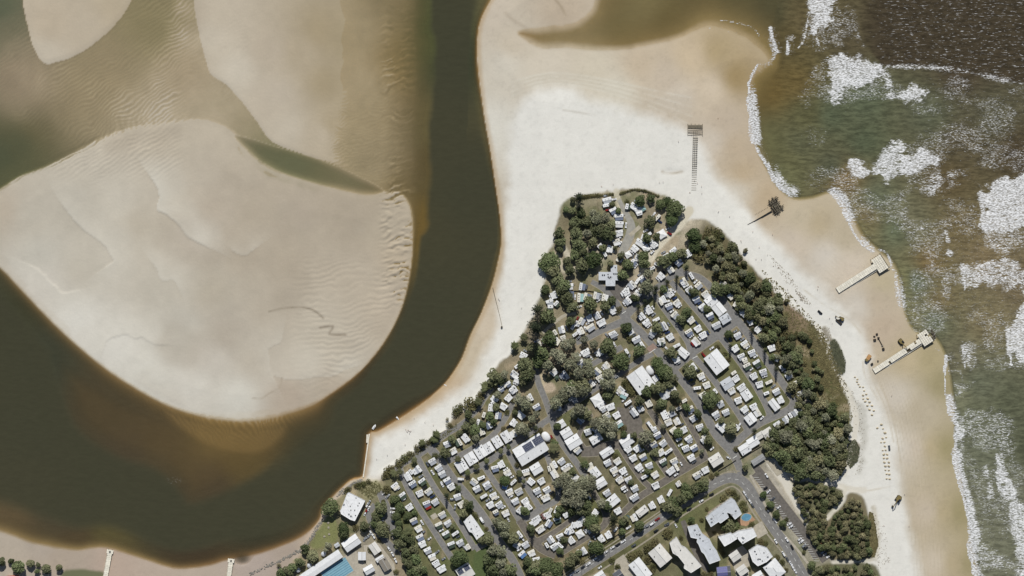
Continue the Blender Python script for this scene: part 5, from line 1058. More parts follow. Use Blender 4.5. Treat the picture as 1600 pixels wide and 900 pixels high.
rows(800, 720, 5, [(55,237,'c',30),(195,232,'c',30),(215,272,'w',35),(272,224,'c',30),(262,285,'b',30,'white'),(310,247,'k',35),(190,455,'b',35,'white'),(172,478,'b',35,'white'),(277,420,'c',25),(220,530,'b',30,'white'),(285,487,'c',60),(265,522,'w',60),(355,457,'c',25),(345,380,'c',65),(300,387,'s',60),(420,422,'s',30),(585,282,'c',-50),(382,197,'c',-60,B_),(490,370,'s',60,'blue'),(305,613,'c',-50),(375,590,'c',30,G),(330,667,'c',35),(272,657,'s',-60),(375,657,'c',-45),(432,552,'s',60),(458,540,'c',-60),(465,617,'c',-55),(520,490,'c',-60),(480,502,'s',70),(557,460,'c',-60),(530,570,'m',12,'white'),(572,550,'w',-50),(607,535,'c',40),(645,405,'c',60),(700,605,'c',-60),(755,575,'c',-60),(645,602,'w',-60),(560,702,'c',-55),(605,642,'w',60),(522,712,'s',-60,G),(490,745,'s',-60),(810,535,'w',50),(740,247,'c',35,G),(825,387,'c',30),(870,210,'s',30),(887,234,'w',30),(957,212,'c',30),(955,282,'b',30),(1120,190,'c',30,'white'),(1165,300,'c',-60),(1095,345,'c',-60),(955,442,'c',-65),(1230,247,'c',60)])
# cars and trailers squeezed in between the vans
g = random.Random(77); occ = [(x, y) for x, y, k_, a in SITES]; extra = 0
for x, y, k_, a in SITES:
    if k_ not in 'cb' or extra > 95: continue
    for sgn in g.sample((-1, 1), 2):
        t = R(a + 90) ; d_ = 7.4; nx, ny = x + sgn * math.cos(t) * d_, y - sgn * math.sin(t) * d_
        if all((nx - p) ** 2 + (ny - q) ** 2 > 34 for p, q in occ if (p, q) != (x, y)): car(nx, ny, a + g.uniform(-6, 6)); occ.append((nx, ny)); extra += 1; break
# single odd things among the vans
o = root('awning', 'awning', None, (wx(670), wy(793), GZ), R(28)); o['label'] = 'bright red fabric awning beside a caravan'
part('canopy', awn_mesh(5.6, 2.2, M_red), o, (0, 1.1, 0))
for sx in (-1, 1):
    for sy in (-1, 1): part('pole', awn_pole, o, (sx * 2.6, sy * 1.0, 0))
gable('shed', 'shed', 'dark red metal shed between two white vans', 849, 806, 10, 5, -60, 2.5, .15, M_darkred)
o = root('parasol', 'parasol', None, (wx(980), wy(808), GZ)); o['label'] = 'dark teal parasol beside a pale grey cabin'
m_ = MB(); m_.loft([[(2.3 * r * math.cos(t), 2.3 * r * math.sin(t), z) for t in np.linspace(0, 2 * math.pi, 8, False)] for r, z in ((1, 2.1), (.5, 2.6), (.03, 2.9))]); part('canopy', m_.mesh('canopy', mat('teal_fabric', L3(70,96,104), .8, .1, 1)), o)
m_ = MB(); m_.tube((0, 0, 0), (0, 0, 2.8), .05); m_.box((0, 0, 0), (.8, .8, .1)); part('pole', m_.mesh('pole', M_alu), o)
for k in range(4): m_ = MB(); m_.box((0, 0, 0), (9.5, .5, .06)); part('orange_band', m_.mesh('orange_band', M_orange), bpy.data.objects.get('cabin') , (2.2, -2.6 + k * .62, 3.35 - .18 * k * 0)) if False else None
# the white delivery truck on the lane
def truck(px, py, ang, label):
    o = root('truck', 'truck', None, (wx(px), wy(py), GZ + .1), R(ang)); o['label'] = label
    m_ = MB(); m_.box((-.7, 0, .9), (4.4, 2.2, 2.2)); part('cargo_box', m_.mesh('cargo_box', M_van), o)
    m_ = MB(); m_.box((2.3, 0, .5), (1.5, 2.0, 1.7), taper=.86); c = part('cab', m_.mesh('cab', M_cars['white']), o)
    m_ = MB(); m_.box((2.95, 0, 1.35), (.3, 1.7, .6)); part('windscreen', m_.mesh('windscreen', M_glass), c)
    m_ = MB(); m_.box((0, 0, .5), (5.8, .9, .35)); part('chassis', m_.mesh('chassis', M_dark), o)
    for sx in (-1.8, 2.1):
        for sy in (-1, 1): part('wheel', wheel_me, o, (sx, sy * .92, .34))
truck(720, 748, -5, 'white box truck driving on a park lane below the six cabins')
truck(753, 812, -58, 'long white truck parked right of the long white villa')
# street cars
for x, y, c in [(735,710,'white'),(785,675,'white'),(825,655,'black'),(868,628,'white'),(960,572,'black'),(1050,510,'silver'),(1095,490,'white'),(1135,455,'red'),(1208,495,'grey'),(1125,545,'black'),(950,660,'grey'),(910,520,'white'),(648,765,'white'),(595,805,'white'),(553,830,'black'),(505,860,'silver'),(465,885,'white'),(685,832,'white')]:
    car(800 + x / 5, 720 + y / 5, 32, c)
for x, y, a, c in [(407,262,32,'black'),(233,377,32,'black'),(328,312,32,'white'),(225,296,32,'grey'),(296,240,32,'silver'),(60,497,32,'grey'),(665,250,-58,'white'),(686,285,-58,'silver'),(708,315,-58,'white'),(728,348,-58,'grey'),(850,240,35,'white'),(830,212,35,'black'),(886,296,35,'grey'),(932,362,35,'white'),(990,458,35,'black'),(1015,492,35,'white'),(1027,512,35,'white'),(1095,612,35,'white'),(1108,630,35,'white'),(1130,662,35,'silver'),(1142,684,35,'black'),(905,468,-50,'white'),(910,628,-58,'white'),(996,615,-58,'white'),(1036,672,-58,'black'),(970,725,-58,'white'),(1000,768,-58,'grey'),(1026,800,-58,'white'),(1046,835,-58,'white'),(1064,865,-58,'white'),(845,383,-60,'grey'),(838,715,-70,'white'),(1195,598,-60,'white'),(130,505,-60,'white')]:
    car(1030 + x / 5, 720 + y / 5, a, c)
for x, y, a in [(455,672,35),(475,730,-58),(490,745,-58),(515,760,-58)]: car(1180 + x / 4.5, 700 + y / 4.5, 35)
for x, y, a, c in [(870,345,62,'white'),(885,325,62,'silver'),(880,372,62,'white'),(860,395,62,'red'),(852,412,62,'white'),(985,445,0,'silver'),(985,465,0,'white'),(850,610,60,'silver'),(868,596,60,'silver'),(884,585,60,'silver'),(900,560,-58,'white'),(920,590,-58,'white'),(1040,685,-60,'white'),(1068,728,-60,'white'),(1092,778,-62,'white'),(1030,275,45,'white'),(1070,370,0,'white'),(1068,402,0,'white'),(1090,620,35,'silver'),(1140,695,30,'red'),(1150,735,30,'black'),(1160,760,30,'grey'),(1180,800,20,'silver'),(1188,830,10,'grey'),(1075,470,10,'silver'),(1120,650,20,'black')]:
    car(400 + x / 5, 720 + y / 5, a, c)
car(1197.5, 743, -60, 'white', 'suv'); car(600, 771, 30, 'white')

# ------------------------------------------------------------------ vegetation
def foliage(name, c1, c2, rand=.22, var=.34):
    return mat(name, c1, .8, var, .55, .15, rand=rand, col2=c2)
M_leaf = foliage('broad_leaf', L3(98,109,74), L3(124,124,94), .32); M_fig = foliage('fig_leaf', L3(78,91,58), L3(102,110,76), .28); M_gum = foliage('gum_leaf', L3(146,145,122), L3(122,124,100), .3)
M_scrub = foliage('scrub_leaf', L3(92,102,68), L3(134,128,98), .36, .45); M_pine = foliage('pine_needle', L3(58,66,50), L3(72,76,56)); M_palm = foliage('palm_frond', L3(92,92,66), L3(80,86,56)); M_shrub = foliage('shrub_leaf', L3(92,94,60), L3(118,110,78))
M_bark = mat('grey_bark', L3(126,116,102), .9, .2, 3); M_barkd = mat('brown_bark', L3(86,76,64), .9, .2, 3)
def leaves(lobes, n_, size, seed, flat=.25, jit=.85, shell=.66):
    """leaf-clump faces spread over and inside the lobes of a crown; lobes = (x, y, z, r, rz)"""
    r = np.random.default_rng(seed); L_ = np.array(lobes, float); wgt = L_[:, 3] ** 2; k = r.choice(len(L_), n_, p=wgt / wgt.sum())
    d = r.normal(size=(n_, 3)); d[:, 2] = np.abs(d[:, 2]) * .9 - .25; d /= np.linalg.norm(d, axis=1)[:, None]
    rad = (shell + (1.06 - shell) * r.random(n_) ** .6)[:, None]
    c = L_[k, :3] + d * rad * np.stack([L_[k, 3], L_[k, 3], L_[k, 4]], 1)
    nn = d + r.normal(size=(n_, 3)) * jit; nn[:, 2] += flat; nn /= np.linalg.norm(nn, axis=1)[:, None]
    t = np.cross(nn, r.normal(size=(n_, 3))); t /= np.linalg.norm(t, axis=1)[:, None] + 1e-9; b = np.cross(nn, t)
    s_ = (size * (.6 + .8 * r.random(n_)))[:, None]; a = s_ * (.6 + .4 * r.random(n_))[:, None]
    v = np.stack([c - t * s_, c - b * a * .8 + nn * s_ * .15, c + t * s_, c + b * a * .8 + nn * s_ * .15], 1).reshape(-1, 3)
    return v, np.arange(n_ * 4).reshape(-1, 4)
def crown_mesh(name, m, lobes, n_, size, seed, **k):
    v, f = leaves(lobes, n_, size, seed, **k); me = bpy.data.meshes.new(name); me.from_pydata(v.tolist(), [], f.tolist()); me.materials.append(m); return me
def trunk_mesh(h, r, limbs, seed, m, spread=1.8):
    g = random.Random(seed); mb = MB(); mb.tube((0, 0, -.2), (.1, 0, h * .55), r, r * .7, 7)
    for i in range(limbs):
        t = 2 * math.pi * i / limbs + g.uniform(-.4, .4); q = (math.cos(t) * spread, math.sin(t) * spread, h + g.uniform(-.4, .6)); mid = (q[0] * .45, q[1] * .45, h * .82); mb.tube((.1, 0, h * .52), mid, r * .5, r * .34, 5); mb.tube(mid, q, r * .34, r * .12, 5)
    return mb.mesh('trunk', m)
def lobes_ring(seed, n_, R0, r0, r1, z0, dz, flat=.75):
    g = random.Random(seed); out = [(g.uniform(-.4, .4), g.uniform(-.4, .4), z0 + dz, R0 * .58, R0 * .5)]
    for i in range(n_):
        t = 2 * math.pi * i / n_ + g.uniform(-.35, .35); q = R0 * g.uniform(.42, .72); rr = g.uniform(r0, r1); out.append((q * math.cos(t), q * math.sin(t), z0 + g.uniform(-.5, .5) * dz, rr, rr * flat))
    return out
TREE = {'t': [], 'e': [], 'f': [], 'p': [], 'a': [], 's': [], 'd': []}
for s_ in range(6):
    TREE['t'].append((trunk_mesh(4.2, .24, 5, s_, M_barkd), crown_mesh('crown', M_leaf, lobes_ring(s_, 11, 4.0, .9, 1.7, 4.4, 1.5), 950, .50, s_)))
    TREE['d'].append((trunk_mesh(3.6, .2, 5, s_ + 20, M_barkd), crown_mesh('crown', M_scrub, lobes_ring(s_ + 20, 12, 4.2, .8, 1.7, 3.4, 1.6), 1000, .48, s_ + 20, shell=.55)))
for s_ in range(5):
    TREE['e'].append((trunk_mesh(6.2, .26, 8, s_ + 40, M_bark, 2.6), crown_mesh('crown', M_gum, lobes_ring(s_ + 40, 12, 4.2, .7, 1.25, 6.2, 1.6), 760, .40, s_ + 40, shell=.4, jit=.9)))
    TREE['f'].append((trunk_mesh(3.4, .42, 7, s_ + 60, M_bark, 2.4), crown_mesh('crown', M_fig, lobes_ring(s_ + 60, 13, 4.2, 1.0, 1.7, 4.0, .5) + [(0, 0, 4.3, 2.9, 1.9)], 1700, .40, s_ + 60, shell=.8, jit=.7)))
for s_ in range(2):
    g = random.Random(s_ + 80); lb = []
    for k in range(13):
        z = 1.6 + k * 1.05; r_ = 3.3 * (1 - k / 14) ** .8
        for i in range(6):
            t = 2 * math.pi * (i / 6) + k * .5 + g.uniform(-.1, .1)
            for u in (.3, .6, .9): lb.append((r_ * u * math.cos(t), r_ * u * math.sin(t), z + u * .25, .42 * (1.25 - u * .5), .3))
    mb = MB(); mb.tube((0, 0, -.2), (0, 0, 15), .26, .05, 7); TREE['p'].append((mb.mesh('trunk', M_barkd), crown_mesh('crown', M_pine, lb, 1700, .24, s_ + 80, shell=.2, jit=.8)))
    mb = MB(); mb.tube((0, 0, -.2), (.3, .1, 6.8), .2, .15, 7); pm_ = MB()
    for i in range(17):
        t = 2 * math.pi * i / 17 * 1.0 + g.uniform(-.15, .15); Lf = g.uniform(2.0, 2.9); up = g.uniform(.1, .9); prev = None
        for u in np.linspace(0, 1, 6):
            c = Vector((.3 + math.cos(t) * Lf * u, .1 + math.sin(t) * Lf * u, 6.8 + up * math.sin(u * 2.2) - 1.5 * u * u)); wv = Vector((-math.sin(t), math.cos(t), 0)) * (.42 * math.sin(math.pi * min(u * .9 + .1, 1)) + .03)
            if prev: pm_.face([prev[0] - prev[1] - Vector((0, 0, .12)), c - wv - Vector((0, 0, .12)), c, prev[0]]); pm_.face([prev[0], c, c + wv - Vector((0, 0, .12)), prev[0] + prev[1] - Vector((0, 0, .12))])
            prev = (c, wv)
    TREE['a'].append((mb.mesh('trunk', M_bark), pm_.mesh('crown', M_palm)))
for s_ in range(3): TREE['s'].append((trunk_mesh(.7, .1, 4, s_ + 90, M_barkd, .7), crown_mesh('crown', M_shrub, lobes_ring(s_ + 90, 6, 1.6, .6, .95, .8, .3), 420, .22, s_ + 90)))
TNAME = {'t': ('broadleaf_tree', 'tree', 'broad olive green tree', 'broadleaf trees among the sites'), 'e': ('gum_tree', 'tree', 'loose grey-green gum tree', 'gum trees among the sites'), 'f': ('fig_tree', 'tree', 'dense round green fig tree', 'round fig trees'), 'p': ('pine_tree', 'tree', 'tall dark conifer with a long shadow', 'conifers along the lanes'), 'a': ('palm_tree', 'tree', 'palm tree with spread fronds', 'palm trees'), 's': ('shrub', 'shrub', 'low green shrub', 'shrubs and hedges'), 'd': ('scrub_tree', 'tree', 'dune scrub tree', 'trees of the dune scrub')}
BASE = {'t': 4.1, 'e': 4.3, 'f': 4.5, 'p': 3.3, 'a': 2.6, 's': 1.7, 'd': 4.1}
NT = [0]
def tree(px, py, r, kind='t', label=None, sq=1.0, z=None):
    """r in map units"""
    NT[0] += 1; g = random.Random(NT[0] * 13 + 1); k = r * S / BASE[kind]; nm, cat, desc, grp = TNAME[kind]
    k *= 1.1; zk = {'p': max(k, .8) * g.uniform(.9, 1.1), 'a': 1.0 * g.uniform(.8, 1.15)}.get(kind, k ** .75 * g.uniform(.85, 1.1))
    tr_, cr = g.choice(TREE[kind])
    o = root(nm, cat, grp, (wx(px), wy(py), GZ if z is None else z), g.uniform(0, 6.28), (k * g.uniform(.84, 1.14), k * g.uniform(.84, 1.14) * sq, zk))
    part('trunk', tr_, o); part('crown', cr, o)
    if label: o['label'] = label
    else: want(o, px, py, desc)
    return o
def trees(ox, oy, k, data):
    for e in data: tree(ox + e[0] / k, oy + e[1] / k, e[2] / k, e[3] if len(e) > 3 else 't', e[4] if len(e) > 4 else None)
trees(840, 280, 5, [(270,250,35),(335,265,45),(300,335,52),(380,335,50),(455,310,50,'e'),(525,305,50,'e'),(560,360,45),(300,425,55),(380,425,50,'e'),(460,405,55),(535,435,55),(430,495,45),(320,515,55),(290,585,45),(350,565,40),(430,262,38,'e'),(572,430,40),(500,370,45),(165,425,45),(172,490,45),(172,545,34),(222,240,28),(320,145,40,'p'),(275,160,26),(440,625,68,'f','large round green tree beside the small amenities car park'),(350,675,55),(88,640,80,'f','round isolated fig tree on the white sand at the western tip'),(130,720,52),(225,640,35),(250,705,42),(150,785,60),(200,835,55),(60,865,38),(795,170,52,'f','dark round tree above the northern sandy track'),(880,150,30),(1065,235,82,'f','largest round fig tree on the northern tip beside the beach'),(965,195,46,'f','dark fig crown joined to the left of the largest northern fig'),(1045,325,55,'f','lower fig crown joined to the largest northern fig'),(1010,180,40,'f','upper fig crown joined to the largest northern fig'),(875,330,43),(700,182,22,'s'),(580,195,25),(628,250,25),(825,605,50,'f','dark oval tree beside a sandy gap between vans'),(830,660,42),(565,662,30),(510,540,28),(605,537,20),(650,600,30),(700,672,45),(665,750,45),(850,465,40),(925,450,30),(1215,440,72,'f','great green fig at the north end of the dune scrub'),(1225,515,55,'f','darker fig just below the great fig of the dune scrub'),(980,640,55),(1050,612,40),(1120,580,42),(860,740,45,'e'),(850,840,60,'e'),(1085,765,22,'p'),(1010,800,22,'p'),(920,850,24,'p'),(1160,690,24,'p')])
trees(800, 440, 5, [(430,130,60),(470,195,50),(390,60,52),(610,180,62),(730,195,45),(775,150,36),(830,222,28,'s'),(200,215,52,'p'),(280,275,62),(180,350,62,'p'),(95,435,32,'a'),(25,500,34,'a'),(170,515,52),(290,450,55),(455,310,42),(420,490,60,'e'),(470,470,42,'e'),(560,455,42,'e'),(380,590,60,'e'),(450,640,66,'e'),(520,705,62,'e'),(230,560,60),(100,645,60),(110,735,55),(200,620,50),(280,652,52,'e'),(590,640,50,'e'),(740,500,62),(775,545,42),(850,618,76,'f','round dark fig tree beside the curved lane near the hall'),(920,440,30,'s'),(890,362,42),(985,542,50),(640,490,40,'e'),(750,720,60,'e'),(760,800,60,'e'),(540,805,68),(470,830,60),(400,865,50,'e'),(1130,640,52,'f','left one of two figs beside the oval tank'),(1185,712,60,'f','right one of two figs beside the oval tank'),(1130,362,45),(960,130,35),(1040,50,60,'e'),(340,562,55,'e'),(1140,835,48),(1050,860,40),(900,790,30,'s'),(925,840,28,'s'),(935,870,28,'s'),(1035,150,22,'p'),(985,195,22,'p'),(1110,90,24,'p'),(600,700,50,'e'),(500,590,46,'e')])
trees(1030, 440, 5, [(30,55,30),(270,85,35),(212,240,42),(170,290,36),(370,215,30),(540,408,36,'f','small round fig at the lane junction right of the joined cabins'),(90,557,46),(240,702,46),(210,672,32),(25,700,60,'f','round fig beside the main lane above the bluish house'),(70,800,40),(722,372,26,'p'),(822,540,22,'p'),(910,682,24,'p'),(552,502,22,'p'),(440,62,46),(500,62,50),(562,52,40),(662,572,28,'s'),(880,590,26),(760,640,16,'s'),(455,505,18,'s'),(510,560,18,'s'),(540,605,18,'s'),(400,865,30,'s')])
trees(1030, 580, 5, [(395,215,66,'f','broad fig tree in the middle of the eastern van rows'),(370,265,40,'f','lower part fig beside the broad fig of the eastern rows'),(550,445,52),(480,385,30),(210,280,32),(300,330,32),(355,465,30),(380,540,38),(145,485,40),(600,605,22,'s'),(668,752,24),(740,460,20,'p'),(95,290,26,'e'),(30,430,26,'e'),(150,230,30,'p'),(20,250,40),(120,180,40),(100,60,40),(840,590,40),(1190,200,40),(60,20,55),(330,620,26,'e')])
trees(800, 580, 5, [(390,200,62,'e'),(340,240,62,'e'),(470,145,60,'e'),(550,150,55,'e'),(520,300,62,'e'),(570,330,48),(480,330,40,'e'),(720,400,70,'e'),(650,400,50,'e'),(780,430,60,'e'),(700,440,55,'e'),(770,490,50,'e'),(740,180,40),(720,90,50,'e'),(330,600,40,'a'),(330,560,26),(350,430,30),(320,545,22,'s'),(220,460,20,'s'),(100,460,50,'e'),(60,440,42,'e'),(60,230,50,'e'),(110,260,52,'e'),(190,330,30,'e'),(185,440,24,'p'),(60,800,26,'a'),(1045,505,58,'e'),(1020,540,45,'e'),(1115,635,32),(870,495,30),(950,500,26),(1130,280,30,'p'),(1180,440,22,'e'),(990,230,38),(1100,130,42),(1170,130,40),(810,660,22,'s'),(1060,780,26),(930,870,24),(565,730,30),(470,785,28),(360,870,60,'e'),(420,830,60,'e'),(560,860,55,'e'),(620,840,40,'e'),(920,150,30,'s'),(880,90,30,'s'),(540,890,50,'e'),(870,440,24,'s')])
trees(590, 580, 5, [(905,40,58),(960,60,50),(900,90,40),(985,30,45,'e'),(1160,30,60),(1140,80,40),(845,110,36,'a'),(835,140,28,'a'),(800,200,36,'s'),(790,240,34,'a'),(725,260,48,'s'),(710,340,36),(745,390,36),(695,435,34),(760,460,44),(640,480,26),(770,520,42,'e'),(580,525,32),(525,640,44),(940,180,44,'e'),(925,280,32),(880,350,40),(825,420,30),(900,390,30),(1130,230,50,'e'),(1100,190,30,'e'),(1060,230,20,'s'),(1010,320,20,'s'),(1120,445,50,'e'),(1165,460,40,'e'),(1205,370,40,'e'),(1075,320,24),(460,485,34,'a'),(450,530,34,'a'),(345,555,30,'a'),(285,690,28,'a'),(125,790,32,'a'),(180,785,28,'a'),(625,300,38,'s'),(610,330,26,'s'),(650,270,22,'s'),(560,420,22,'s'),(545,375,12,'s'),(250,650,28,'s'),(210,680,30,'s'),(170,720,30,'s'),(310,600,26,'s'),(350,580,24,'s'),(390,555,22,'s'),(80,790,34,'s'),(60,815,30,'s'),(100,760,30,'s'),(420,540,22,'s'),(630,680,26,'a'),(680,690,18,'s'),(850,700,24,'a'),(775,745,26,'a'),(700,790,28,'a'),(965,620,22,'a'),(1020,590,22,'a'),(1010,480,14,'s'),(450,660,24,'s'),(1090,730,22,'s'),(1105,790,22),(1140,860,20,'a'),(985,445,18,'s')])
trees(590, 720, 5, [(140,300,44,'f','topmost of the dark trees lining the club access road'),(175,360,46,'f','second dark tree down the club access road'),(150,430,42,'f','third dark tree down the club access road'),(165,485,34,'f','fourth dark tree down the club access road'),(232,430,34,'f','dark round tree between two vans near the club access road'),(290,405,26),(160,560,48),(240,550,44,'a'),(210,590,40),(255,620,42),(170,640,44),(285,690,44),(225,720,46),(300,770,46),(250,800,50),(320,830,52),(280,870,50),(360,850,40),(30,370,44,'t'),(25,410,40),(40,540,46),(15,500,38),(70,225,30,'s'),(45,320,16,'s'),(640,750,76,'f','broad dark tree above the solar house at the bottom edge'),(670,410,40),(720,350,34),(690,330,30),(630,215,26),(760,430,28,'s'),(870,610,40,'t'),(820,620,36),(860,575,26),(900,690,62,'e'),(960,700,56,'e'),(880,760,60,'t'),(960,790,60,'e'),(1040,850,50),(900,850,60),(980,860,50,'e'),(980,500,56,'e'),(930,470,46,'e'),(990,560,50,'e'),(1060,600,46),(1150,390,38),(990,150,44,'f','round dark tree among vans right of the long white villa'),(1010,170,20),(1180,770,40,'a'),(1230,820,60),(1190,850,40),(1200,530,30),(1110,100,26,'a'),(540,265,24,'p'),(590,510,24),(690,430,18,'s'),(610,190,16,'s'),(510,370,16,'s'),(850,530,16,'s')])
trees(800, 720, 5, [(430,170,60,'e'),(490,180,60,'e'),(400,120,46,'e'),(560,150,55,'e'),(610,190,60,'e'),(450,240,66,'e'),(540,250,66,'e'),(500,310,66,'e'),(420,310,50,'e'),(570,330,50),(520,380,46),(470,390,40),(585,385,40),(620,470,66,'f','bright green round tree in the lower van rows'),(640,515,44),(700,330,52,'e'),(730,350,44),(790,440,40,'p'),(855,480,36),(880,450,30),(860,550,30),(995,500,46,'t'),(990,530,30),(660,675,62,'f','dense round tree beside the main street'),(690,700,36),(405,615,36),(375,700,30,'f','small round tree beside a gravel lane in the lower rows'),(450,790,56),(480,750,40),(520,720,30),(140,520,26,'t'),(155,570,24,'p'),(260,820,76,'f','large dark tree above the bottom edge, left of the pair'),(340,840,70,'f','large dark tree above the bottom edge, right of the pair'),(190,850,56,'t'),(270,880,60),(120,790,40),(350,420,34),(380,370,30),(1240,330,40),(930,170,24),(1060,85,22),(430,200,40,'e'),(970,370,20,'s'),(1070,680,40,'s'),(1110,645,40,'s'),(1215,565,36,'s'),(780,775,22,'s'),(825,825,22,'s'),(935,745,34,'s'),(990,725,30,'s'),(1060,770,30,'s'),(1100,830,30,'s'),(1080,860,26,'s'),(545,780,24,'s')])
trees(1030, 720, 5, [(75,360,48),(120,330,50),(170,290,50),(220,260,52),(270,220,50),(320,200,52),(350,170,40),(130,380,46),(200,200,34),(250,240,40),(95,310,36),(30,350,30),(668,50,24),(540,240,24,'s'),(580,245,26,'s'),(600,285,26,'s'),(500,290,30,'s'),(650,335,26,'s'),(670,375,22,'s'),(250,460,26),(330,460,16,'s'),(370,375,14,'s'),(60,560,34,'s'),(170,600,16,'s'),(550,510,50),(500,520,30),(590,500,36,'a'),(720,495,22,'s'),(812,258,32,'f','topmost round tree of the car park median'),(862,340,34,'f','second round tree of the car park median'),(910,415,36,'f','third round tree of the car park median'),(965,485,34,'f','fourth round tree of the car park median'),(1185,815,40,'f','dark round tree at the lower end of the car park median'),(840,375,16,'s'),(992,458,18,'s'),(1128,715,16,'s'),(790,630,26,'s'),(830,640,22,'s'),(920,750,26,'s'),(960,790,22,'s'),(990,850,18,'s'),(430,560,16,'s'),(480,680,16,'s'),(500,720,18,'s'),(350,885,26,'s'),(400,880,22,'s'),(650,545,18,'s'),(700,840,16,'s'),(410,120,20,'s'),(450,100,16,'s'),(1240,850,40),(1215,880,30)])
trees(400, 720, 5, [(580,362,76,'f','great round fig tree beside the riverside clubhouse'),(685,525,52,'f','round tree between the clubhouse and the white hall'),(690,575,40),(850,505,44),(780,520,24,'s'),(975,370,46),(940,440,42),(995,540,50),(930,490,36),(385,680,34),(450,740,54),(345,790,36),(290,830,38),(390,710,26),(240,850,30),(200,880,36),(270,870,30),(570,655,34,'e'),(550,690,26,'e'),(995,318,16,'s'),(880,158,18,'s'),(800,190,22,'s'),(780,195,18,'s'),(840,180,18,'s'),(910,700,24,'s'),(890,690,18,'s'),(715,225,26,'s'),(180,815,16,'s'),(960,620,16,'s'),(970,720,16,'s'),(1095,865,20,'s',)])
for x, y, r_ in [(3,876,8),(18,876,5),(30,885,11),(49,880,6.5),(60,882,4),(74,888,8.5),(94,886,5.5),(59,892,4)]: tree(x, y, r_, 't', None, z=hz(x, y))
for a, b, n_ in (((907,308),(935,306),7),((935,306),(959,303),6),((968,303),(990,296),6),((990,296),(1008,298),5),((1008,298),(1030,307),6)):
    for k in range(n_): u = (k + .5) / n_; tree(a[0] * (1 - u) + b[0] * u, a[1] * (1 - u) + b[1] * u, random.uniform(1.8, 2.6), 's', z=min(GZ, hz(a[0], a[1])))
# dune scrub and wood: single trees, packed
NSC = [0]
def fill(P, n_, r0, r1, label, kinds='d', grp=None, gap=.85):
    g = random.Random(len(P) * 7 + n_); got = []; xs = [p[0] for p in P]; ys = [p[1] for p in P]; tries = 0
    while len(got) < n_ and tries < n_ * 60:
        tries += 1; x, y, r_ = g.uniform(min(xs), max(xs)), g.uniform(min(ys), max(ys)), g.uniform(r0, r1)
        if inpoly(x, y, P) and all((x - a) ** 2 + (y - b) ** 2 > ((r_ + c) * gap) ** 2 for a, b, c in got): got.append((x, y, r_))
    for x, y, r_ in got:
        o = tree(x, y, r_ * (1.22 if r1 > 7 else 1.06), g.choice(kinds), None, z=hz(x, y)); o['group'] = grp or label
fill([(1084,372),(1118,358),(1140,380),(1168,418),(1196,442),(1214,470),(1226,500),(1248,520),(1258,560),(1262,600),(1262,640),(1248,650),(1244,618),(1228,590),(1212,560),(1192,530),(1174,500),(1152,470),(1134,446),(1116,424),(1090,400)], 135, 3, 8.5, 'olive scrub tree packed in the belt between van sites and dune', 'dddtes', 'trees of the dune scrub belt', .56)
fill([(1200,682),(1216,664),(1242,652),(1266,640),(1290,618),(1306,648),(1318,650),(1326,668),(1318,720),(1308,746),(1272,744),(1232,734),(1204,716),(1196,698)], 125, 3.2, 10, 'tree packed in the dark coastal wood beside the car park track', 'ddtte', 'trees of the coastal wood', .54)
fill([(1237,760),(1260,754),(1298,762),(1315,770),(1306,790),(1288,812),(1292,850),(1284,858),(1268,845),(1252,798)], 80, 2.4, 6.6, 'low tree packed in the triangular scrub left of the sandy cut', 'd', 'trees of the triangular scrub', .52)
fill([(1310,800),(1322,782),(1340,780),(1352,802),(1356,840),(1356,868),(1320,872),(1290,862),(1288,840),(1294,818)], 92, 2.4, 6.6, 'low tree packed in the rounded scrub right of the sandy cut', 'd', 'trees of the rounded scrub', .52)
fill([(1276,890),(1300,884),(1340,884),(1366,886),(1374,915),(1276,915)], 34, 4, 6.5, 'low tree packed in the scrub strip on the bottom edge', 'd', 'trees of the bottom scrub strip', .52)
for x, y, r_ in [(1257,527,6),(1264,534,5),(1268,549,3.5),(1272,568,4),(1276,577,5),(1283,581,4),(1276,592,6),(1282,606,5),(1274,604,4),(1251,522,5),(1228,470,4),(1216,462,5),(1196,440,5),(1164,392,4),(1150,392,4.5),(1270,578,3)]: tree(x, y, r_, 'd', None, z=hz(x, y))['group'] = 'lone dune shrubs'
# uncountable ground cover: tufts on the dunes and beach islands
def tufts(name, polys, n_, size, m, label, seed):
    r = np.random.default_rng(seed); vs = []; fs = []; g = random.Random(seed)
    for P in polys:
        xs = [p[0] for p in P]; ys = [p[1] for p in P]; k = 0
        while k < n_:
            x, y = g.uniform(min(xs), max(xs)), g.uniform(min(ys), max(ys))
            if not inpoly(x, y, P): continue
            k += 1; c = np.array((wx(x), wy(y), hz(x, y) + .05)); s_ = size * g.uniform(.5, 1.4)
            for q in range(3):
                t = g.uniform(0, 6.28); d = np.array((math.cos(t), math.sin(t), 0)) * s_; u = np.array((-d[1], d[0], 0)) * .45; b = len(vs); vs += [c - u, c + u, c + d + u * .6 + (0, 0, s_ * .5), c + d - u * .6 + (0, 0, s_ * .5)]; fs.append((b, b + 1, b + 2, b + 3))
    me = bpy.data.meshes.new(name); me.from_pydata([tuple(v) for v in vs], [], fs); me.materials.append(m)
    o = link(name, me, None, kind='stuff'); o['label'] = label; o['category'] = 'grass'
M_dgrass = mat('dune_grass_blade', L3(116,108,76), .9, .35, .4, .1); M_creep = mat('beach_creeper', L3(92,94,74), .9, .3, .4, .1); M_litter = mat('beach_litter', L3(150,140,122), .9, .3, .4, .1)
tufts('dune_grass', [DUNE, [(1262,500),(1290,530),(1306,570),(1318,610),(1300,620),(1270,560)], [(1358,800),(1364,802),(1372,850),(1366,870),(1358,868)]], 1500, .7, M_dgrass, 'dry grass covering the open dune', 5)
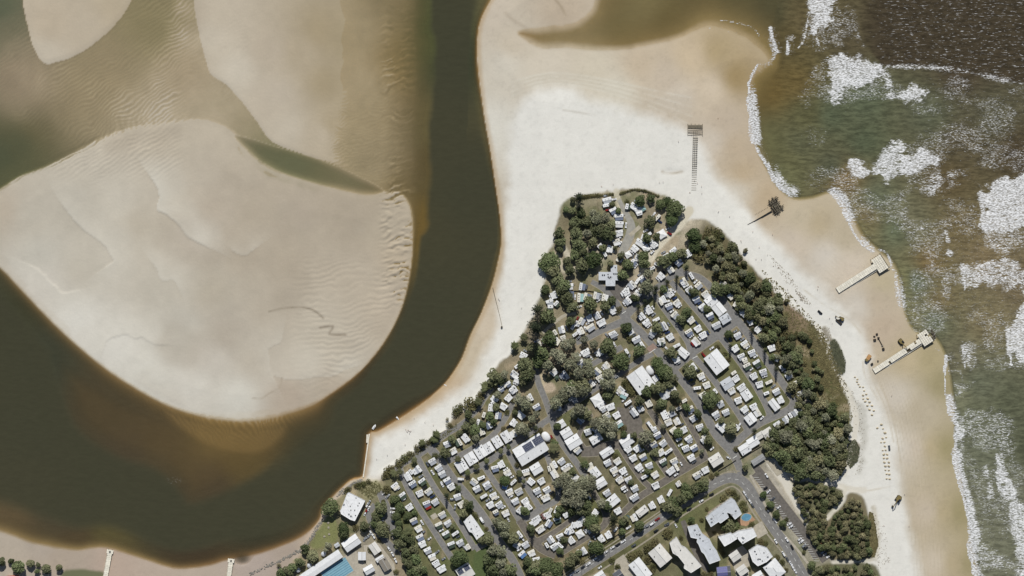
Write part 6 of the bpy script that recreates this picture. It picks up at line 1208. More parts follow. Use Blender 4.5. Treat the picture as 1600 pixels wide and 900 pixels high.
tufts('beach_creeper', [[(1296,535),(1304,530),(1314,545),(1321,565),(1320,582),(1312,586),(1302,570)], [(1326,690),(1336,686),(1343,700),(1340,720),(1328,732),(1322,718)]], 900, .6, M_creep, 'dark creeping plants in islands on the white beach', 6)
tufts('beach_debris', [[(1284,512),(1296,512),(1300,532),(1292,536)], [(1328,606),(1346,630),(1352,690),(1346,738),(1334,742),(1344,690),(1334,650)], [(1240,450),(1262,466),(1270,480),(1250,470)], [(1366,800),(1384,830),(1392,880),(1372,890)], [(1200,395),(1235,430),(1250,455),(1225,440)]], 130, .38, M_litter, 'scattered seaweed and driftwood on the upper beach', 7)
tufts('garden_plants', [[(900,306),(935,302),(935,308),(900,314)], [(560,752),(590,752),(598,764),(580,782),(560,766)], [(600,740),(640,712),(690,680),(712,660),(716,668),(690,686),(650,712),(604,746)]], 380, .6, M_shrub, 'low planting along the riverside road', 8)

# ------------------------------------------------------------------ jetties, groynes, beach works
M_slab = mat('bleached_slab', L3(226,220,204), .9, .10, .8, .2, rand=.1); M_slabd = mat('slab_side', L3(70,66,56), .9, .2, 1)
def jetty(a, b, wd, head, label, dz=2.2, missing=0.0, seed=1):
    """slab-decked jetty from a to b (map units) with a T-head (length, width)"""
    g = random.Random(seed); A = np.array((wx(a[0]), wy(a[1]))); B = np.array((wx(b[0]), wy(b[1]))); d = B - A; L_ = np.linalg.norm(d); th = math.atan2(d[1], d[0]); z0 = min(hz(*a), hz(*b)) - .4
    o = root('jetty', 'jetty', None, (A[0], A[1], 0), th); o['label'] = label; zt = max(hz(*a), 1.0) + dz * .45; w_ = wd * S
    m_ = MB(); m_.box((0, 0, 0), (1.9, w_ / 2 - .12, .3)); sl = m_.mesh('deck_slab', M_slab)
    n_ = int(L_ / 2.0)
    for i in range(n_):
        for sy in (-1, 1):
            if g.random() < missing: continue
            part('deck_slab', sl, o, (i * 2.0 + 1, sy * w_ / 4, zt + g.uniform(-.05, .05)), R(g.uniform(-1.5, 1.5)))
    m_ = MB(); 
    for sy in (-1, 1): m_.box((L_ / 2, sy * (w_ / 2 - .25), zt - .55), (L_, .4, .5))
    part('side_beam', m_.mesh('side_beam', M_slabd), o)
    m_ = MB(); m_.box((L_ / 2, -w_ / 2 - .9, zt - 1.7), (L_ * .98, 1.3, .35)); part('lower_ledge', m_.mesh('lower_ledge', M_slab), o)
    pm = MB(); pm.tube((0, 0, z0 - 1), (0, 0, zt - .05), .22, n=8); pm = pm.mesh('pile', M_timberd)
    for i in range(0, n_ + 1, 2):
        for sy in (-1, 1): part('pile', pm, o, (i * 2.0, sy * (w_ / 2 - .3), 0))
    hl, hw = head[0] * S, head[1] * S; m_ = MB(); m_.box((0, 0, 0), (1.9, 1.75, .4), taper=.94); hb = m_.mesh('head_block', M_slab)
    for i in range(int(hl / 2.0)):
        for j in range(int(hw / 1.85)):
            if g.random() < missing * 1.6: continue
            part('head_block', hb, o, (L_ + i * 2.0 - .5, -hw / 2 + .95 + j * 1.85, zt + .1 + g.uniform(-.08, .08)), R(g.uniform(-3, 3)))
    for i in range(int(hl / 2.0) + 1):
        for j in range(int(hw / 3.5) + 1): part('pile', pm, o, (L_ + i * 2.0 - 1.4, -hw / 2 + .3 + j * (hw - .6) / max(int(hw / 3.5), 1), .1))
    m_ = MB(); m_.box((L_ + int(hl / 2) * 2.0 - 1.2, 0, zt - .1), (.5, hw, .5)); m_.box((L_ + hl / 2 - 1, -hw / 2, zt - .5), (hl, .4, .5)); part('head_fender', m_.mesh('head_fender', M_slabd), o)
    return o, L_, zt, th
jetty((1308,454), (1369,415), 9.5, (19, 26), 'bleached slab jetty with a complete T-shaped head in the surf', 2.4, 0, 3)
j4 = jetty((1365,580), (1440,531), 8.5, (17, 22), 'long bleached jetty with a rocky broken head beside the excavator', 2.4, .06, 4)
M_rock = mat('wet_rock', L3(84,78,66), .85, .3, .8, .3)
def rock_mesh(seed, m=None):
    g = random.Random(seed); mb = MB(); rings = []
    for z, r_ in ((0, .8), (.35, 1.0), (.7, .75), (.9, .3)): rings.append([(r_ * math.cos(t) * g.uniform(.75, 1.2), r_ * math.sin(t) * g.uniform(.7, 1.1), z + g.uniform(-.08, .08)) for t in np.linspace(0, 2 * math.pi, 8, False)])
    mb.loft(rings); return mb.mesh('boulder', m or M_rock)
ROCKS = [rock_mesh(i) for i in range(4)]
bt = sorted(random.uniform(-.9, 2.2) for i in range(20))
for i in range(20):
    t = bt[i]; r_ = random.uniform(8, 13); x, y = 1449 + r_ * math.cos(t), 523 + r_ * .95 * math.sin(t)
    single('boulder', ROCKS[i % 4], 'rock', f'dark wet boulder at the broken jetty head, {ORD[i]} clockwise from top', 'boulders round the jetty head', (wx(x), wy(y), -.3), random.uniform(0, 6), random.uniform(.8, 1.5))
# ruined timber jetty running up the white beach
o = root('ruined_jetty', 'jetty', None, (wx(1084.5), wy(250), 0)); o['label'] = 'ruined timber jetty with ladder-like rungs sinking into white sand'
rung = MB(); rung.box((0, 0, -.14), (4.6, .32, .28)); rung = rung.mesh('crossbeam', M_timber)
rpile = MB(); rpile.tube((0, 0, -2.2), (0, 0, .35), .2, n=7); rpile = rpile.mesh('pile', M_timberd)
for k in range(25):
    y = 297 - k * 3.4; lx = 1084 + (297 - y) * .03; z = hz(lx, y); zz = 2.35 + .05 - max(0, (k - 8)) * .0 + (.9 if k > 12 else .9 * max(k - 3, -2) / 9) ; zz = max(zz, z - .02) if k > 3 else z + .02
    part('crossbeam', rung, o, (wx(lx) - wx(1084.5), wy(y) - wy(250), zz), R(random.uniform(-4, 4)))
    if k > 6:
        for sx in (-1, 1): part('pile', rpile, o, (wx(lx) - wx(1084.5) + sx * 2.0, wy(y) - wy(250), zz), 0)
for sx in (-1, 0, 1):
    m_ = MB(); m_.tube((sx * 1.7, wy(262) - wy(250), 2.7), (sx * 1.7 + 1.0, wy(205) - wy(250), 3.1), .16, n=6); part('stringer', m_.mesh('stringer', M_timberd), o)
plank = MB(); plank.box((0, 0, 0), (13.2, .34, .12)); plank = plank.mesh('deck_plank', M_timber)
for k in range(8): part('deck_plank', plank, o, (wx(1086) - wx(1084.5), wy(195.5 + k * .75) - wy(250), 3.0 + random.uniform(-.03, .05)), R(random.uniform(-1, 1)))
for k in range(4): part('deck_plank', plank, o, (wx(1086) - wx(1084.5), wy(203.5 + k * 2.4) - wy(250), 2.9), R(random.uniform(-3, 3)))
for x in (1074.5, 1080, 1086, 1092, 1097.5):
    for y in (194, 200, 206, 211):
        part('pile', rpile, o, (wx(x) - wx(1084.5), wy(y) - wy(250), random.uniform(2.6, 3.7)))
for x in (1074.5, 1097.5):
    m_ = MB(); m_.box((wx(x) - wx(1084.5), wy(202.5) - wy(250), 2.8), (.3, 10.5, .3)); part('edge_beam', m_.mesh('edge_beam', M_timberd), o)
# collapsed jetty: tangle of dark posts and two plank walls
o = root('collapsed_jetty', 'jetty', None, (wx(1212), wy(321), 0)); o['label'] = 'collapsed dark timber jetty head with long side walls on the beach'
g = random.Random(9); base = (wx(1212), wy(321))
for i in range(80):
    u, v = g.uniform(-8, 8), g.uniform(-12, 12); px, py = 1212 + u * .85 + v * .5, 321 - u * .53 + v * .85; z = hz(px, py); m_ = MB(); m_.tube((0, 0, z - .4), (g.uniform(-.8, .8), g.uniform(-.8, .8), z + g.uniform(1.0, 3.0)), .22, .18, 6); part('post', m_.mesh('post', M_timberd), o, (wx(px) - base[0], wy(py) - base[1], 0))
for i in range(110):
    u, v = g.uniform(-7.5, 7.5), g.uniform(-11, 11); px, py = 1212 + u * .85 + v * .5, 321 - u * .53 + v * .85; z = hz(px, py); m_ = MB(); m_.box((0, 0, z + g.uniform(.5, 2.2)), (g.uniform(2.5, 5.5), .4, .3)); part('fallen_beam', m_.mesh('fallen_beam', g.choice([M_timberd, M_timber, M_timber])), o, (wx(px) - base[0], wy(py) - base[1], 0), R(g.choice([32, 32, -58, -58]) + g.uniform(-7, 7)))
m_ = MB(); P = [(1168,351),(1178,345.5),(1190,338.5),(1206,329)]
for k, ((x0, y0), (x1, y1)) in enumerate(zip(P[:-1], P[1:])):
    z = hz(x0, y0); h = (.35, 1.0, 1.8)[k]; a_ = Vector((wx(x0) - base[0], wy(y0) - base[1], z - .3)); b_ = Vector((wx(x1) - base[0], wy(y1) - base[1], z - .3)); q = Vector((0, 0, h + .3)); n_ = (b_ - a_).cross(q).normalized() * .2; m_.loft([[a_ - n_, b_ - n_, b_ + n_, a_ + n_], [a_ - n_ + q, b_ - n_ + q, b_ + n_ + q, a_ + n_ + q]])
part('plank_wall', m_.mesh('plank_wall', M_timberd), o)
m_ = MB()
for k in range(9):
    x, y = 1180 + k * 2.4, 335 - k * 1.35; z = hz(x, y); m_.tube((wx(x) - base[0], wy(y) - base[1], z - .3), (wx(x) - base[0], wy(y) - base[1], z + .8), .2, n=6)
part('marker_posts', m_.mesh('marker_posts', M_timberd), o)
# landing stages on the river, training wall, low groyne, rock edge
def stage(x0, y0, x1, y1, wd, label):
    A = (wx(x0), wy(y0)); B = (wx(x1), wy(y1)); th = math.atan2(B[1] - A[1], B[0] - A[0]); L_ = math.hypot(B[0] - A[0], B[1] - A[1]); o = root('landing_stage', 'jetty', None, (*A, 0), th); o['label'] = label; w_ = wd * S
    m_ = MB(); m_.box((0, 0, 0), (1.7, w_, .25)); dp = m_.mesh('deck_slab', M_slab)
    for i in range(int(L_ / 1.8)): part('deck_slab', dp, o, (i * 1.8 + .9, 0, 1.75))
    m_ = MB(); m_.box((1.8, 0, 1.6), (3.6, w_ * 1.35, .3)); part('head_platform', m_.mesh('head_platform', M_slab), o)
    m_ = MB(); m_.box((1.8, 0, 1.9), (1.2, 1.2, .9)); part('pump_box', m_.mesh('pump_box', M_dark), o)
    m_ = MB()
    for i in range(5):
        for sy in (-1, 1): m_.tube((i * L_ / 5, sy * w_ * .42, -1.5), (i * L_ / 5, sy * w_ * .42, 2.1), .25, n=7)
    part('piles', m_.mesh('piles', M_timberd), o)
    for sy in (-1, 1): m_ = MB(); m_.box((L_ / 2 + 3, sy * (w_ / 2 - .06), 2.0), (L_ - 4, .1, .7)); part('rail', m_.mesh('rail', M_slab), o)
stage(172.5, 859, 164, 905, 7.5, 'left pale landing stage on the muddy river shore')
stage(361.5, 873, 357, 905, 7.5, 'right pale landing stage beside a dark scour hole')
def wallrun(name, pts, wd, z0, h, m, label):
    o = root(name, 'wall', None, (wx(pts[0][0]), wy(pts[0][1]), 0)); o['label'] = label
    for (a, b), (c, d) in zip(pts[:-1], pts[1:]):
        L_ = math.hypot(c - a, d - b) * S; th = math.atan2(-(d - b), c - a); k = max(int(L_ / 3), 1); m_ = MB(); m_.box((0, 0, 0), (L_ / k - .04, wd, h)); me = m_.mesh('block', m)
        for q in range(k):
            u = (q + .5) / k; part('block', me, o, (wx(a + (c - a) * u) - wx(pts[0][0]), wy(b + (d - b) * u) - wy(pts[0][1]), z0), th)
    return o
wallrun('training_wall', [(577,678),(574,700),(570.5,725),(567.5,746)], 1.1, -.8, 1.9, M_slab, 'thin pale training wall between river and white sand')
wallrun('training_wall', [(574,679),(573.5,692)], 1.6, -.8, 2.3, M_slab, 'short thick head of the training wall by the boat')
wallrun('low_groyne', [(770,449),(775,470),(780,490),(785,512)],   .35, .1, 1.2, M_timber, 'thin dark timber groyne across the river beach')
m_ = MB(); m_.tube((0, 0, -1), (0, 0, 1.6), 1.0, .9, 9); single('bollard', m_.mesh('bollard', M_rock), 'bollard', 'round dark stone at the end of the thin timber groyne', None, (wx(784), wy(511), hz(784, 511)))
vs = []; fs = []; g = random.Random(4); line = [(392,897),(420,883),(437,876),(455,868),(468,860),(478,851),(487,840),(495,825),(504,812)]
for (a, b), (c, d) in list(zip(line[:-1], line[1:])) + [((536,770),(552,756)), ((552,756),(566,750)), ((528,776),(536,764))]:
    for q in range(46):
        u = g.random(); x, y = a + (c - a) * u + g.uniform(-2.6, 2.6), b + (d - b) * u + g.uniform(-2.2, 2.2); me = ROCKS[q % 4]; s_ = g.uniform(.35, .8); z = hz(x, y) - .1; k = len(vs); t = g.uniform(0, 6.28); ca, sa = math.cos(t) * s_, math.sin(t) * s_
        vs += [(wx(x) + v.co.x * ca - v.co.y * sa, wy(y) + v.co.x * sa + v.co.y * ca, z + v.co.z * s_) for v in me.vertices]; fs += [tuple(k + i for i in p_.vertices) for p_ in me.polygons]
me = bpy.data.meshes.new('rock_edge'); me.from_pydata(vs, [], fs); me.materials.append(mat('grey_revetment', L3(136,132,124), .9, .3, .6, .2)); o = link('rock_edge', me, None, kind='stuff'); o['label'] = 'grey rock edge along the river bank'; o['category'] = 'rocks'
# big sandbags in rows on the beach
M_bag = mat('geotextile', L3(190,176,148), .95, .14, 1, .1, rand=.12)
def bag_mesh(seed):
    g = random.Random(seed); mb = MB(); rings = []
    for z, r_ in ((0, .9), (.3, 1.05), (.7, 1.0), (1.0, .78), (1.12, .3)): rings.append([(1.35 * r_ * (abs(math.cos(t)) ** .6) * math.copysign(1, math.cos(t)) * g.uniform(.94, 1.06), .85 * r_ * (abs(math.sin(t)) ** .6) * math.copysign(1, math.sin(t)) * g.uniform(.94, 1.06), z) for t in np.linspace(.01, 2 * math.pi + .01, 14, False)])
    mb.loft(rings); mb.tube((-.15, 0, 1.05), (.15, 0, 1.3), .12, .2, 6); return mb.mesh('sandbag', M_bag)
BAGS = [bag_mesh(i) for i in range(4)]
bag = [(1320 + x / 9, 580 + y / 9 - .8) for x, y in [(140,90),(175,120),(170,155),(190,190),(210,225),(255,230),(270,280),(300,330),(320,390),(285,430),(345,440),(315,490),(380,490),(345,545),(405,560),(380,620),(255,345),(258,395),(512,755),(535,815),(560,870),(455,805)]]
bag += [(1340 + x / 6.43, 660 + y / 6.43 - .8) for x, y in [(275,110),(285,155),(250,165),(235,205),(268,203),(272,243),(250,285),(280,282),(262,325),(295,325),(262,363),(295,363),(268,405),(312,405),(278,443),(312,443),(278,483),(312,485),(290,522),(317,525),(290,570),(320,572)]]
bag.sort(key=lambda t: t[1])
for i, (x, y) in enumerate(bag): single('sandbag', BAGS[i % 4], 'sandbag', f'tan sandbag in the double row on the beach, {ORD[i] if i < 20 else str(i + 1) + ("st" if i % 10 == 0 and i != 10 else "nd" if i % 10 == 1 else "rd" if i % 10 == 2 else "th")} from the top', 'sandbags in rows on the white beach', (wx(x), wy(y), hz(x, y) - .05), R(random.uniform(-25, 25)), random.uniform(.62, .92))
# earth-moving machines
M_mach = mat('machine_paint', L3(122,108,66), .6, .2, 1); M_machd = mat('dirty_steel', L3(58,52,44), .7, .25, 1)
def excavator(px, py, ang, label, sc=1.0, reach=1.0):
    o = root('excavator', 'excavator', None, (wx(px), wy(py), hz(px, py)), R(ang), sc); o['label'] = label
    for sy in (-1, 1):
        m_ = MB(); q = [(-1.9, .3), (-1.6, 0), (1.6, 0), (1.9, .3), (1.9, .6), (1.6, .9), (-1.6, .9), (-1.9, .6)]; m_.loft([[(x, sy * 1.25 - .3, z) for x, z in q], [(x, sy * 1.25 + .3, z) for x, z in q]]); part('track', m_.mesh('track', M_machd), o)
    m_ = MB(); m_.tube((0, 0, .7), (0, 0, 1.1), .9, n=12); m_.box((-.5, 0, 1.1), (3.2, 2.5, 1.1), taper=.94); h_ = part('house', m_.mesh('house', M_mach), o)
    m_ = MB(); m_.box((.5, .75, 1.2), (1.5, .95, 1.6), taper=.9); part('cab', m_.mesh('cab', [M_glass]), h_)
    m_ = MB(); m_.box((-1.9, 0, 1.1), (.7, 2.4, .9)); part('counterweight', m_.mesh('counterweight', M_machd), h_)
    m_ = MB(); m_.tube((.9, -.2, 1.7), (3.4 * reach, -.2, 4.0), .34, .28, 6); m_.tube((3.4 * reach, -.2, 4.0), (5.6 * reach, -.2, 3.4), .28, .22, 6); part('boom', m_.mesh('boom', M_mach), o)
    m_ = MB(); m_.tube((5.6 * reach, -.2, 3.4), (6.0 * reach, -.2, 1.1), .24, .18, 6); a_ = part('arm', m_.mesh('arm', M_mach), o)
    m_ = MB(); m_.loft([[(6.0 * reach + x, y, z) for x, y, z in ((-.5, -.8, 1.2), (.5, -.8, 1.2), (.5, .5, 1.2), (-.5, .5, 1.2))], [(6.0 * reach + x, y, z) for x, y, z in ((-.6, -.7, .2), (.1, -.7, 0), (.1, .4, 0), (-.6, .4, .2))]]); part('bucket', m_.mesh('bucket', M_machd), a_)
excavator(1403, 779, -125, 'dark excavator standing alone on the white beach near the bottom', 1.5)
excavator(1408, 534, -50, 'excavator with folded arm beside the long broken jetty', 1.35)
excavator(1314, 498, 160, 'excavator digging beside two flat skids on the upper beach', 1.15, .8)
def dump(px, py, ang, label):
    o = root('dump_truck', 'truck', None, (wx(px), wy(py), hz(px, py)), R(ang), 1.25); o['label'] = label
    m_ = MB(); m_.box((-.6, 0, 1.1), (3.6, 2.5, 1.3), taper=1.1); m_.box((-.6, 0, 2.0), (3.0, 2.0, .5), taper=.6); part('tray', m_.mesh('tray', mat('ochre_paint', L3(182,140,92), .7, .15, 1)), o)
    m_ = MB(); m_.box((2.2, 0, .9), (1.7, 2.2, 1.6), taper=.88); c = part('cab', m_.mesh('cab', M_mach), o); m_ = MB(); m_.box((2.85, 0, 1.7), (.4, 1.8, .6)); part('windscreen', m_.mesh('windscreen', M_glass), c)
    m_ = MB(); m_.box((.3, 0, .6), (5.6, 1.2, .4)); part('chassis', m_.mesh('chassis', M_machd), o)
    for sx in (-1.7, -.5, 2.1):
        for sy in (-1, 1): w_ = part('wheel', wheel_me, o, (sx, sy * 1.05, .5)); w_.scale = (1.5, 1.8, 1.5)
dump(1356, 559, -125, 'ochre dump truck at the foot of the long broken jetty')
def skid(px, py, l_, w_, h, ang, label, m=M_machd):
    o = root('equipment_skid', 'equipment', None, (wx(px), wy(py), hz(px, py)), R(ang)); o['label'] = label
    m_ = MB(); m_.box((0, 0, .25), (l_, w_, h), taper=.92); part('housing', m_.mesh('housing', m), o); m_ = MB()
    for sy in (-1, 1): m_.box((0, sy * w_ * .35, 0), (l_ * 1.05, .22, .26))
    part('runners', m_.mesh('runners', M_timberd), o); m_ = MB(); m_.tube((l_ * .2, 0, h + .2), (l_ * .2, 0, h + .9), .14, n=7); part('stack', m_.mesh('stack', M_dark), o)
skid(1310.5, 503, 7, 2, 1.1, -42, 'long flat dark skid just below the upper beach excavator'); skid(1366.5, 531, 2.6, 1.8, 1.4, 10, 'dark crate left of the pipe section on wet sand'); skid(1370, 522, 1.8, 1.6, 1.2, 20, 'topmost small dark crate above the pipe section'); skid(1366, 525.5, 2.0, .9, .8, 5, 'low dark bundle beside the topmost crate'); skid(1372.5, 528, 2, 1.6, 1.2, 0, 'dark crate at the upper end of the pipe section'); skid(1380, 545, 2.2, 2, 1.5, 20, 'dark crate at the lower end of the pipe section'); skid(1378.5, 540, 1.6, 1.2, .9, 20, 'small grey crate just above the lower pipe end', M_roofbr); skid(1362, 568.5, 2.2, 1.6, 1.4, 40, 'dark crate right of the ochre dump truck'); skid(1371.5, 564, 1.2, 1.2, 1.0, 0, 'tiny dark crate above the jetty foot')
m_ = MB(); m_.tube((-3.6, 0, .45), (3.6, 0, .45), .45, n=12); m_.tube((-3.7, 0, .45), (-3.45, 0, .45), .56, n=12); m_.tube((3.45, 0, .45), (3.7, 0, .45), .56, n=12); single('pipe_section', m_.mesh('pipe_section', M_machd), 'pipe', 'dark flanged pipe section lying on wet sand between crates', None, (wx(1375), wy(533.5), hz(1375, 533.5)), R(-62))
o = car(1281, 488, -40, 'black', 'ute', 'parked on the sand left of the upper beach excavator', z=hz(1281, 488))
o = car(1389, 699, -80, 'grey', 'suv', 'parked on the beach beside the sandbag rows', z=hz(1389, 699))
# boats
def boat(px, py, L_, ang, label, wake=0):
    o = root('boat', 'boat', None, (wx(px), wy(py), -.15), R(ang)); o['label'] = label; rings = []
    st = [(-.5, .85), (-.3, 1), (0, 1), (.25, .85), (.42, .45), (.5, .06)]; w_ = L_ * .2
    hull = MB(); hull.loft([[(x * L_, -w_ * k, .75), (x * L_, -w_ * k * .6, .05), (x * L_, w_ * k * .6, .05), (x * L_, w_ * k, .75)] for x, k in st]); part('hull', hull.mesh('hull', M_van), o)
    m_ = MB(); m_.box((-.08 * L_, 0, .75), (L_ * .34, w_ * 1.3, L_ * .13), taper=.8); c = part('cabin', m_.mesh('cabin', M_van), o)
    m_ = MB(); m_.box((.1 * L_, 0, .9), (.12, w_ * 1.1, .4)); part('windscreen', m_.mesh('windscreen', M_glass), c); m_ = MB(); m_.box((-.52 * L_, 0, .3), (.5, .45, .9)); part('outboard_motor', m_.mesh('outboard_motor', M_dark), o)
boat(584.5, 667, 5.2, 55, 'larger white motor boat moored off the training wall head'); boat(621, 653.5, 3.6, -50, 'small white dinghy close to the river beach')
def board(px, py, ang, label):
    o = root('paddle_board', 'board', None, (wx(px), wy(py), .02), R(ang)); o['label'] = label; rings = []; m_ = MB(); m_.loft([[(x, -.42 * k, 0), (x, .42 * k, 0), (x, .4 * k, .12), (x, -.4 * k, .12)] for x, k in ((-1.7, .3), (-1.2, .9), (0, 1), (1.1, .8), (1.7, .1))]); part('deck', m_.mesh('deck', M_van), o); m_ = MB(); m_.box((-1.4, 0, -.25), (.35, .04, .25)); part('fin', m_.mesh('fin', M_dark), o)
board(696, 602, -30, 'pale paddle board at the water edge of the river beach')
# street lamps
lamp = [MB(), MB()]; lamp[0].tube((0, 0, 0), (0, 0, 8), .11, .07, 8); lamp[0].tube((0, 0, 8), (1.8, 0, 8.4), .06, .05, 6); lamp[1].box((1.9, 0, 8.3), (.8, .3, .15)); lamp = [lamp[0].mesh('post', M_alu), lamp[1].mesh('lamp_head', M_trim)]
for x, y, w_ in [(986,838,'beside the kerb near a red car'),(1134,730,'at the street bend below the depot'),(1145,734,'at the park entrance by the bend'),(909,888,'at the lower end of the main street'),(1226,877,'near the ribbed white roof by the street'),(952,856,'above parked cars in the lower main street')]:
    o = root('street_lamp', 'lamp', 'street lamps of the main street', (wx(x), wy(y), GZ), R(-60)); o['label'] = 'grey street lamp ' + w_; part('post', lamp[0], o); part('lamp_head', lamp[1], o)
# picnic tables and shelters on the club lawn
tb = MB(); tb.box((0, 0, .7), (1.9, .8, .08)); tb = tb.mesh('table_top', M_conc); bn = MB(); bn.box((0, 0, .42), (1.9, .3, .07)); bn = bn.mesh('bench', M_conc); lg = MB(); lg.box((0, 0, 0), (.12, 1.2, .7)); lg = lg.mesh('leg', M_conc)
for i, (x, y) in enumerate([(513.5,824),(514.5,834.5),(507,838),(513,816.5)]):
    o = root('picnic_table', 'table', 'picnic tables on the club lawn', (wx(x), wy(y), GZ), R(random.uniform(0, 90))); o['label'] = f'pale picnic table on the club lawn, {["second from top","third from top","lowest","topmost"][i]}'; part('table_top', tb, o)
    for sy in (-1, 1): part('bench', bn, o, (0, sy * .75, 0)); part('leg', lg, o, (sy * .7, 0, 0))
for x, y, l_ in [(466,890,'left round white shade umbrella beside the poolside roof'),(484,883,'grey-white small shelter between trees by the poolside roof'),(506,865,'blue-grey small shelter above the poolside roof')]:
    o = root('shade_umbrella', 'umbrella', None, (wx(x), wy(y), GZ)); o['label'] = l_; m_ = MB(); m_.loft([[(2.4 * r_ * math.cos(t), 2.4 * r_ * math.sin(t), z) for t in np.linspace(0, 2 * math.pi, 10, False)] for r_, z in ((1, 2.3), (.55, 2.9), (.04, 3.2))]); part('canopy', m_.mesh('canopy', M_roofg), o); m_ = MB(); m_.tube((0, 0, 0), (0, 0, 3.1), .07); part('pole', m_.mesh('pole', M_alu), o)

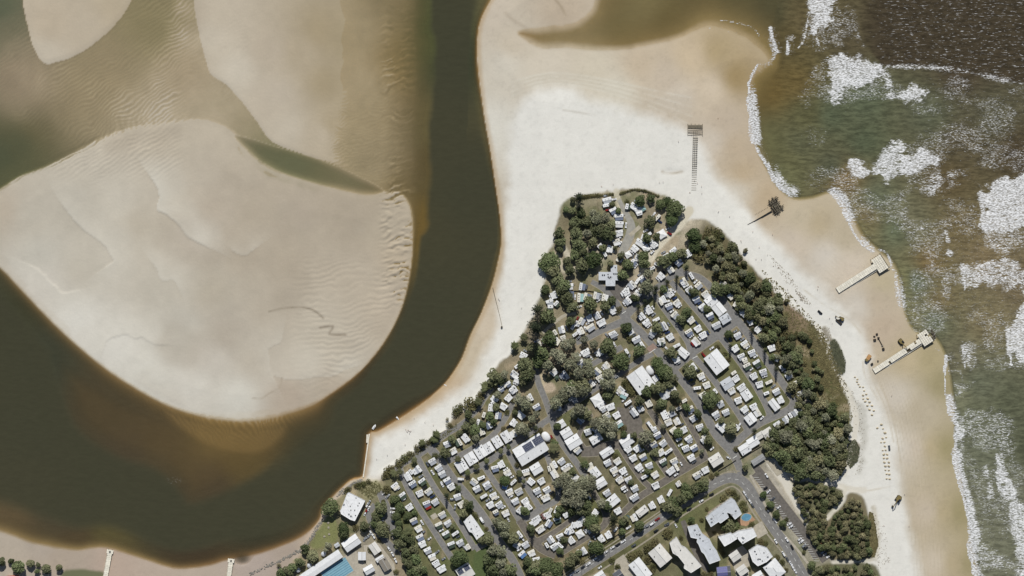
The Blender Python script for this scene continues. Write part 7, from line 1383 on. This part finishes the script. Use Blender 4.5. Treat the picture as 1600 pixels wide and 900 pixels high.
# ------------------------------------------------------------------ people
M_skin = mat('skin', L3(176,132,104), .6, .08, 4); M_hair = mat('hair', L3(48,38,30), .7, .2, 8); CL = [mat('navy_cloth', L3(44,48,64), .9, .1, 4), mat('dark_cloth', L3(38,38,40), .9, .1, 4), mat('red_cloth', L3(140,56,48), .9, .1, 4), mat('pale_cloth', L3(196,196,200), .9, .1, 4), mat('blue_cloth', L3(74,104,148), .9, .1, 4)]
CLN = ['navy', 'dark', 'red', 'pale', 'blue']
def person_mesh(pose, top, low):
    """one continuous skinned body; faces take skin, hair or cloth by where they lie"""
    if pose == 'walk': J = {'p': (0,0,.93), 'c': (0,.02,1.3), 'n': (0,.04,1.5), 'h': (0,.05,1.62), 't': (0,.04,1.76), 'ls': (-.19,.02,1.42), 'le': (-.24,-.12,1.15), 'lh': (-.24,.0,.92), 'rs': (.19,.02,1.42), 're': (.24,.1,1.16), 'rh': (.24,.28,1.0), 'lk': (-.1,.18,.5), 'lf': (-.1,.22,.07), 'lt': (-.1,.4,.04), 'rk': (.1,-.06,.5), 'rf': (.1,-.3,.12), 'rt': (.1,-.16,.04)}
    elif pose == 'sit': J = {'p': (0,0,.14), 'c': (0,-.08,.5), 'n': (0,-.08,.7), 'h': (0,-.05,.82), 't': (0,-.05,.96), 'ls': (-.19,-.08,.62), 'le': (-.28,-.3,.4), 'lh': (-.24,-.34,.08), 'rs': (.19,-.08,.62), 're': (.28,-.3,.4), 'rh': (.24,-.34,.08), 'lk': (-.14,.42,.42), 'lf': (-.14,.62,.07), 'lt': (-.14,.8,.05), 'rk': (.14,.44,.3), 'rf': (.14,.82,.07), 'rt': (.14,.98,.1)}
    else: J = {'p': (0,0,.93), 'c': (0,0,1.3), 'n': (0,0,1.5), 'h': (0,.02,1.62), 't': (0,.02,1.76), 'ls': (-.19,0,1.42), 'le': (-.27,0,1.14), 'lh': (-.25,.08,.88), 'rs': (.19,0,1.42), 're': (.29,.03,1.16), 'rh': (.2,.16,1.0), 'lk': (-.11,.02,.5), 'lf': (-.12,0,.07), 'lt': (-.13,.16,.04), 'rk': (.11,.02,.5), 'rf': (.13,0,.07), 'rt': (.15,.16,.04)}
    ks = list(J); ed = [('p','c'),('c','n'),('n','h'),('h','t'),('c','ls'),('ls','le'),('le','lh'),('c','rs'),('rs','re'),('re','rh'),('p','lk'),('lk','lf'),('lf','lt'),('p','rk'),('rk','rf'),('rf','rt')]
    rad = {'p': .15, 'c': .17, 'n': .06, 'h': .1, 't': .085, 'ls': .075, 'rs': .075, 'le': .05, 're': .05, 'lh': .038, 'rh': .038, 'lk': .075, 'rk': .075, 'lf': .05, 'rf': .05, 'lt': .04, 'rt': .04}
    me = bpy.data.meshes.new('person'); me.from_pydata([J[k] for k in ks], [(ks.index(a), ks.index(b)) for a, b in ed], []); o = bpy.data.objects.new('tmp', me); COL.objects.link(o)
    md = o.modifiers.new('skin', 'SKIN'); sv = me.skin_vertices[0].data
    for i, k in enumerate(ks): sv[i].radius = (rad[k], rad[k]); sv[i].use_root = k == 'p'
    o.modifiers.new('sub', 'SUBSURF').levels = 1
    ev = o.evaluated_get(bpy.context.evaluated_depsgraph_get()); r_ = bpy.data.meshes.new_from_object(ev); bpy.data.objects.remove(o); bpy.data.meshes.remove(me)
    r_.materials.clear(); [r_.materials.append(m) for m in (M_skin, M_hair, top, low)]
    h0 = J['h'][2]; hip = J['p'][2]
    for p_ in r_.polygons:
        c = p_.center; p_.use_smooth = True
        if c.z > h0 + .04: p_.material_index = 1
        elif c.z > J['n'][2] - .02: p_.material_index = 0
        elif c.z > hip + .02 and abs(c.x) < .22 and c.y < .2: p_.material_index = 2
        elif abs(c.x) < .2 and c.z > hip - .35 and c.y < .3: p_.material_index = 3
        else: p_.material_index = 0
    return r_
PM = {(p_, i): person_mesh(p_, CL[i], CL[(i + 1) % 5]) for p_ in ('stand', 'walk', 'sit') for i in range(5)}
PLC = [('the beached river swimmers group', [(634,671),(636,673),(638,672),(639.5,674),(641,675),(642,673.5),(640,677),(636.5,675.5)]), ('the open river beach', [(605,711),(588.5,717),(633,695),(647,653.5),(664,659.5),(677,664)]), ('the thin timber groyne', [(779,467),(780.5,469),(815,481)]), ('the ruined timber jetty', [(1085,282),(1089.5,286),(1096,291),(1096.5,302),(1078,301),(1122,185),(1060,221)]), ('the collapsed dark jetty', [(1122,331),(1140,338),(1123,330),(1158,378),(1157.5,376),(1176,362),(1207,366)]), ('the dune scrub edge', [(1181,405),(1189.5,405.5),(1208,416),(1216,418),(1208,439),(1213,441),(1230,452),(1248,460),(1251,464),(1253,468),(1278,448),(1199,398),(1186,386)]), ('the northern hedge gap', [(940,292),(948.5,297),(958,288),(1030,285),(1036,284)]), ('the sandbag rows', [(1393,618),(1381,822),(1420,822),(1413,772)]), ('the upper excavator', [(1277,452),(1245,472),(1262,492),(1300,505),(1296,497)])]
g = random.Random(21)
for place, pts in PLC:
    pts = sorted(pts); used = {}
    for i, (x, y) in enumerate(pts):
        ps = g.choice(['stand', 'walk', 'walk', 'sit']); ci = g.choice([0, 1, 1, 2, 3, 4]); verb = {'stand': 'standing', 'walk': 'walking', 'sit': 'sitting'}[ps]
        o = single('person', PM[(ps, ci)], 'person', f'person in {CLN[ci]} top {verb} near {place}, {ORD[i]} from left', 'people on the beaches', (wx(x), wy(y), hz(x, y)), g.uniform(0, 6.28), 1.05)
finish_labels()
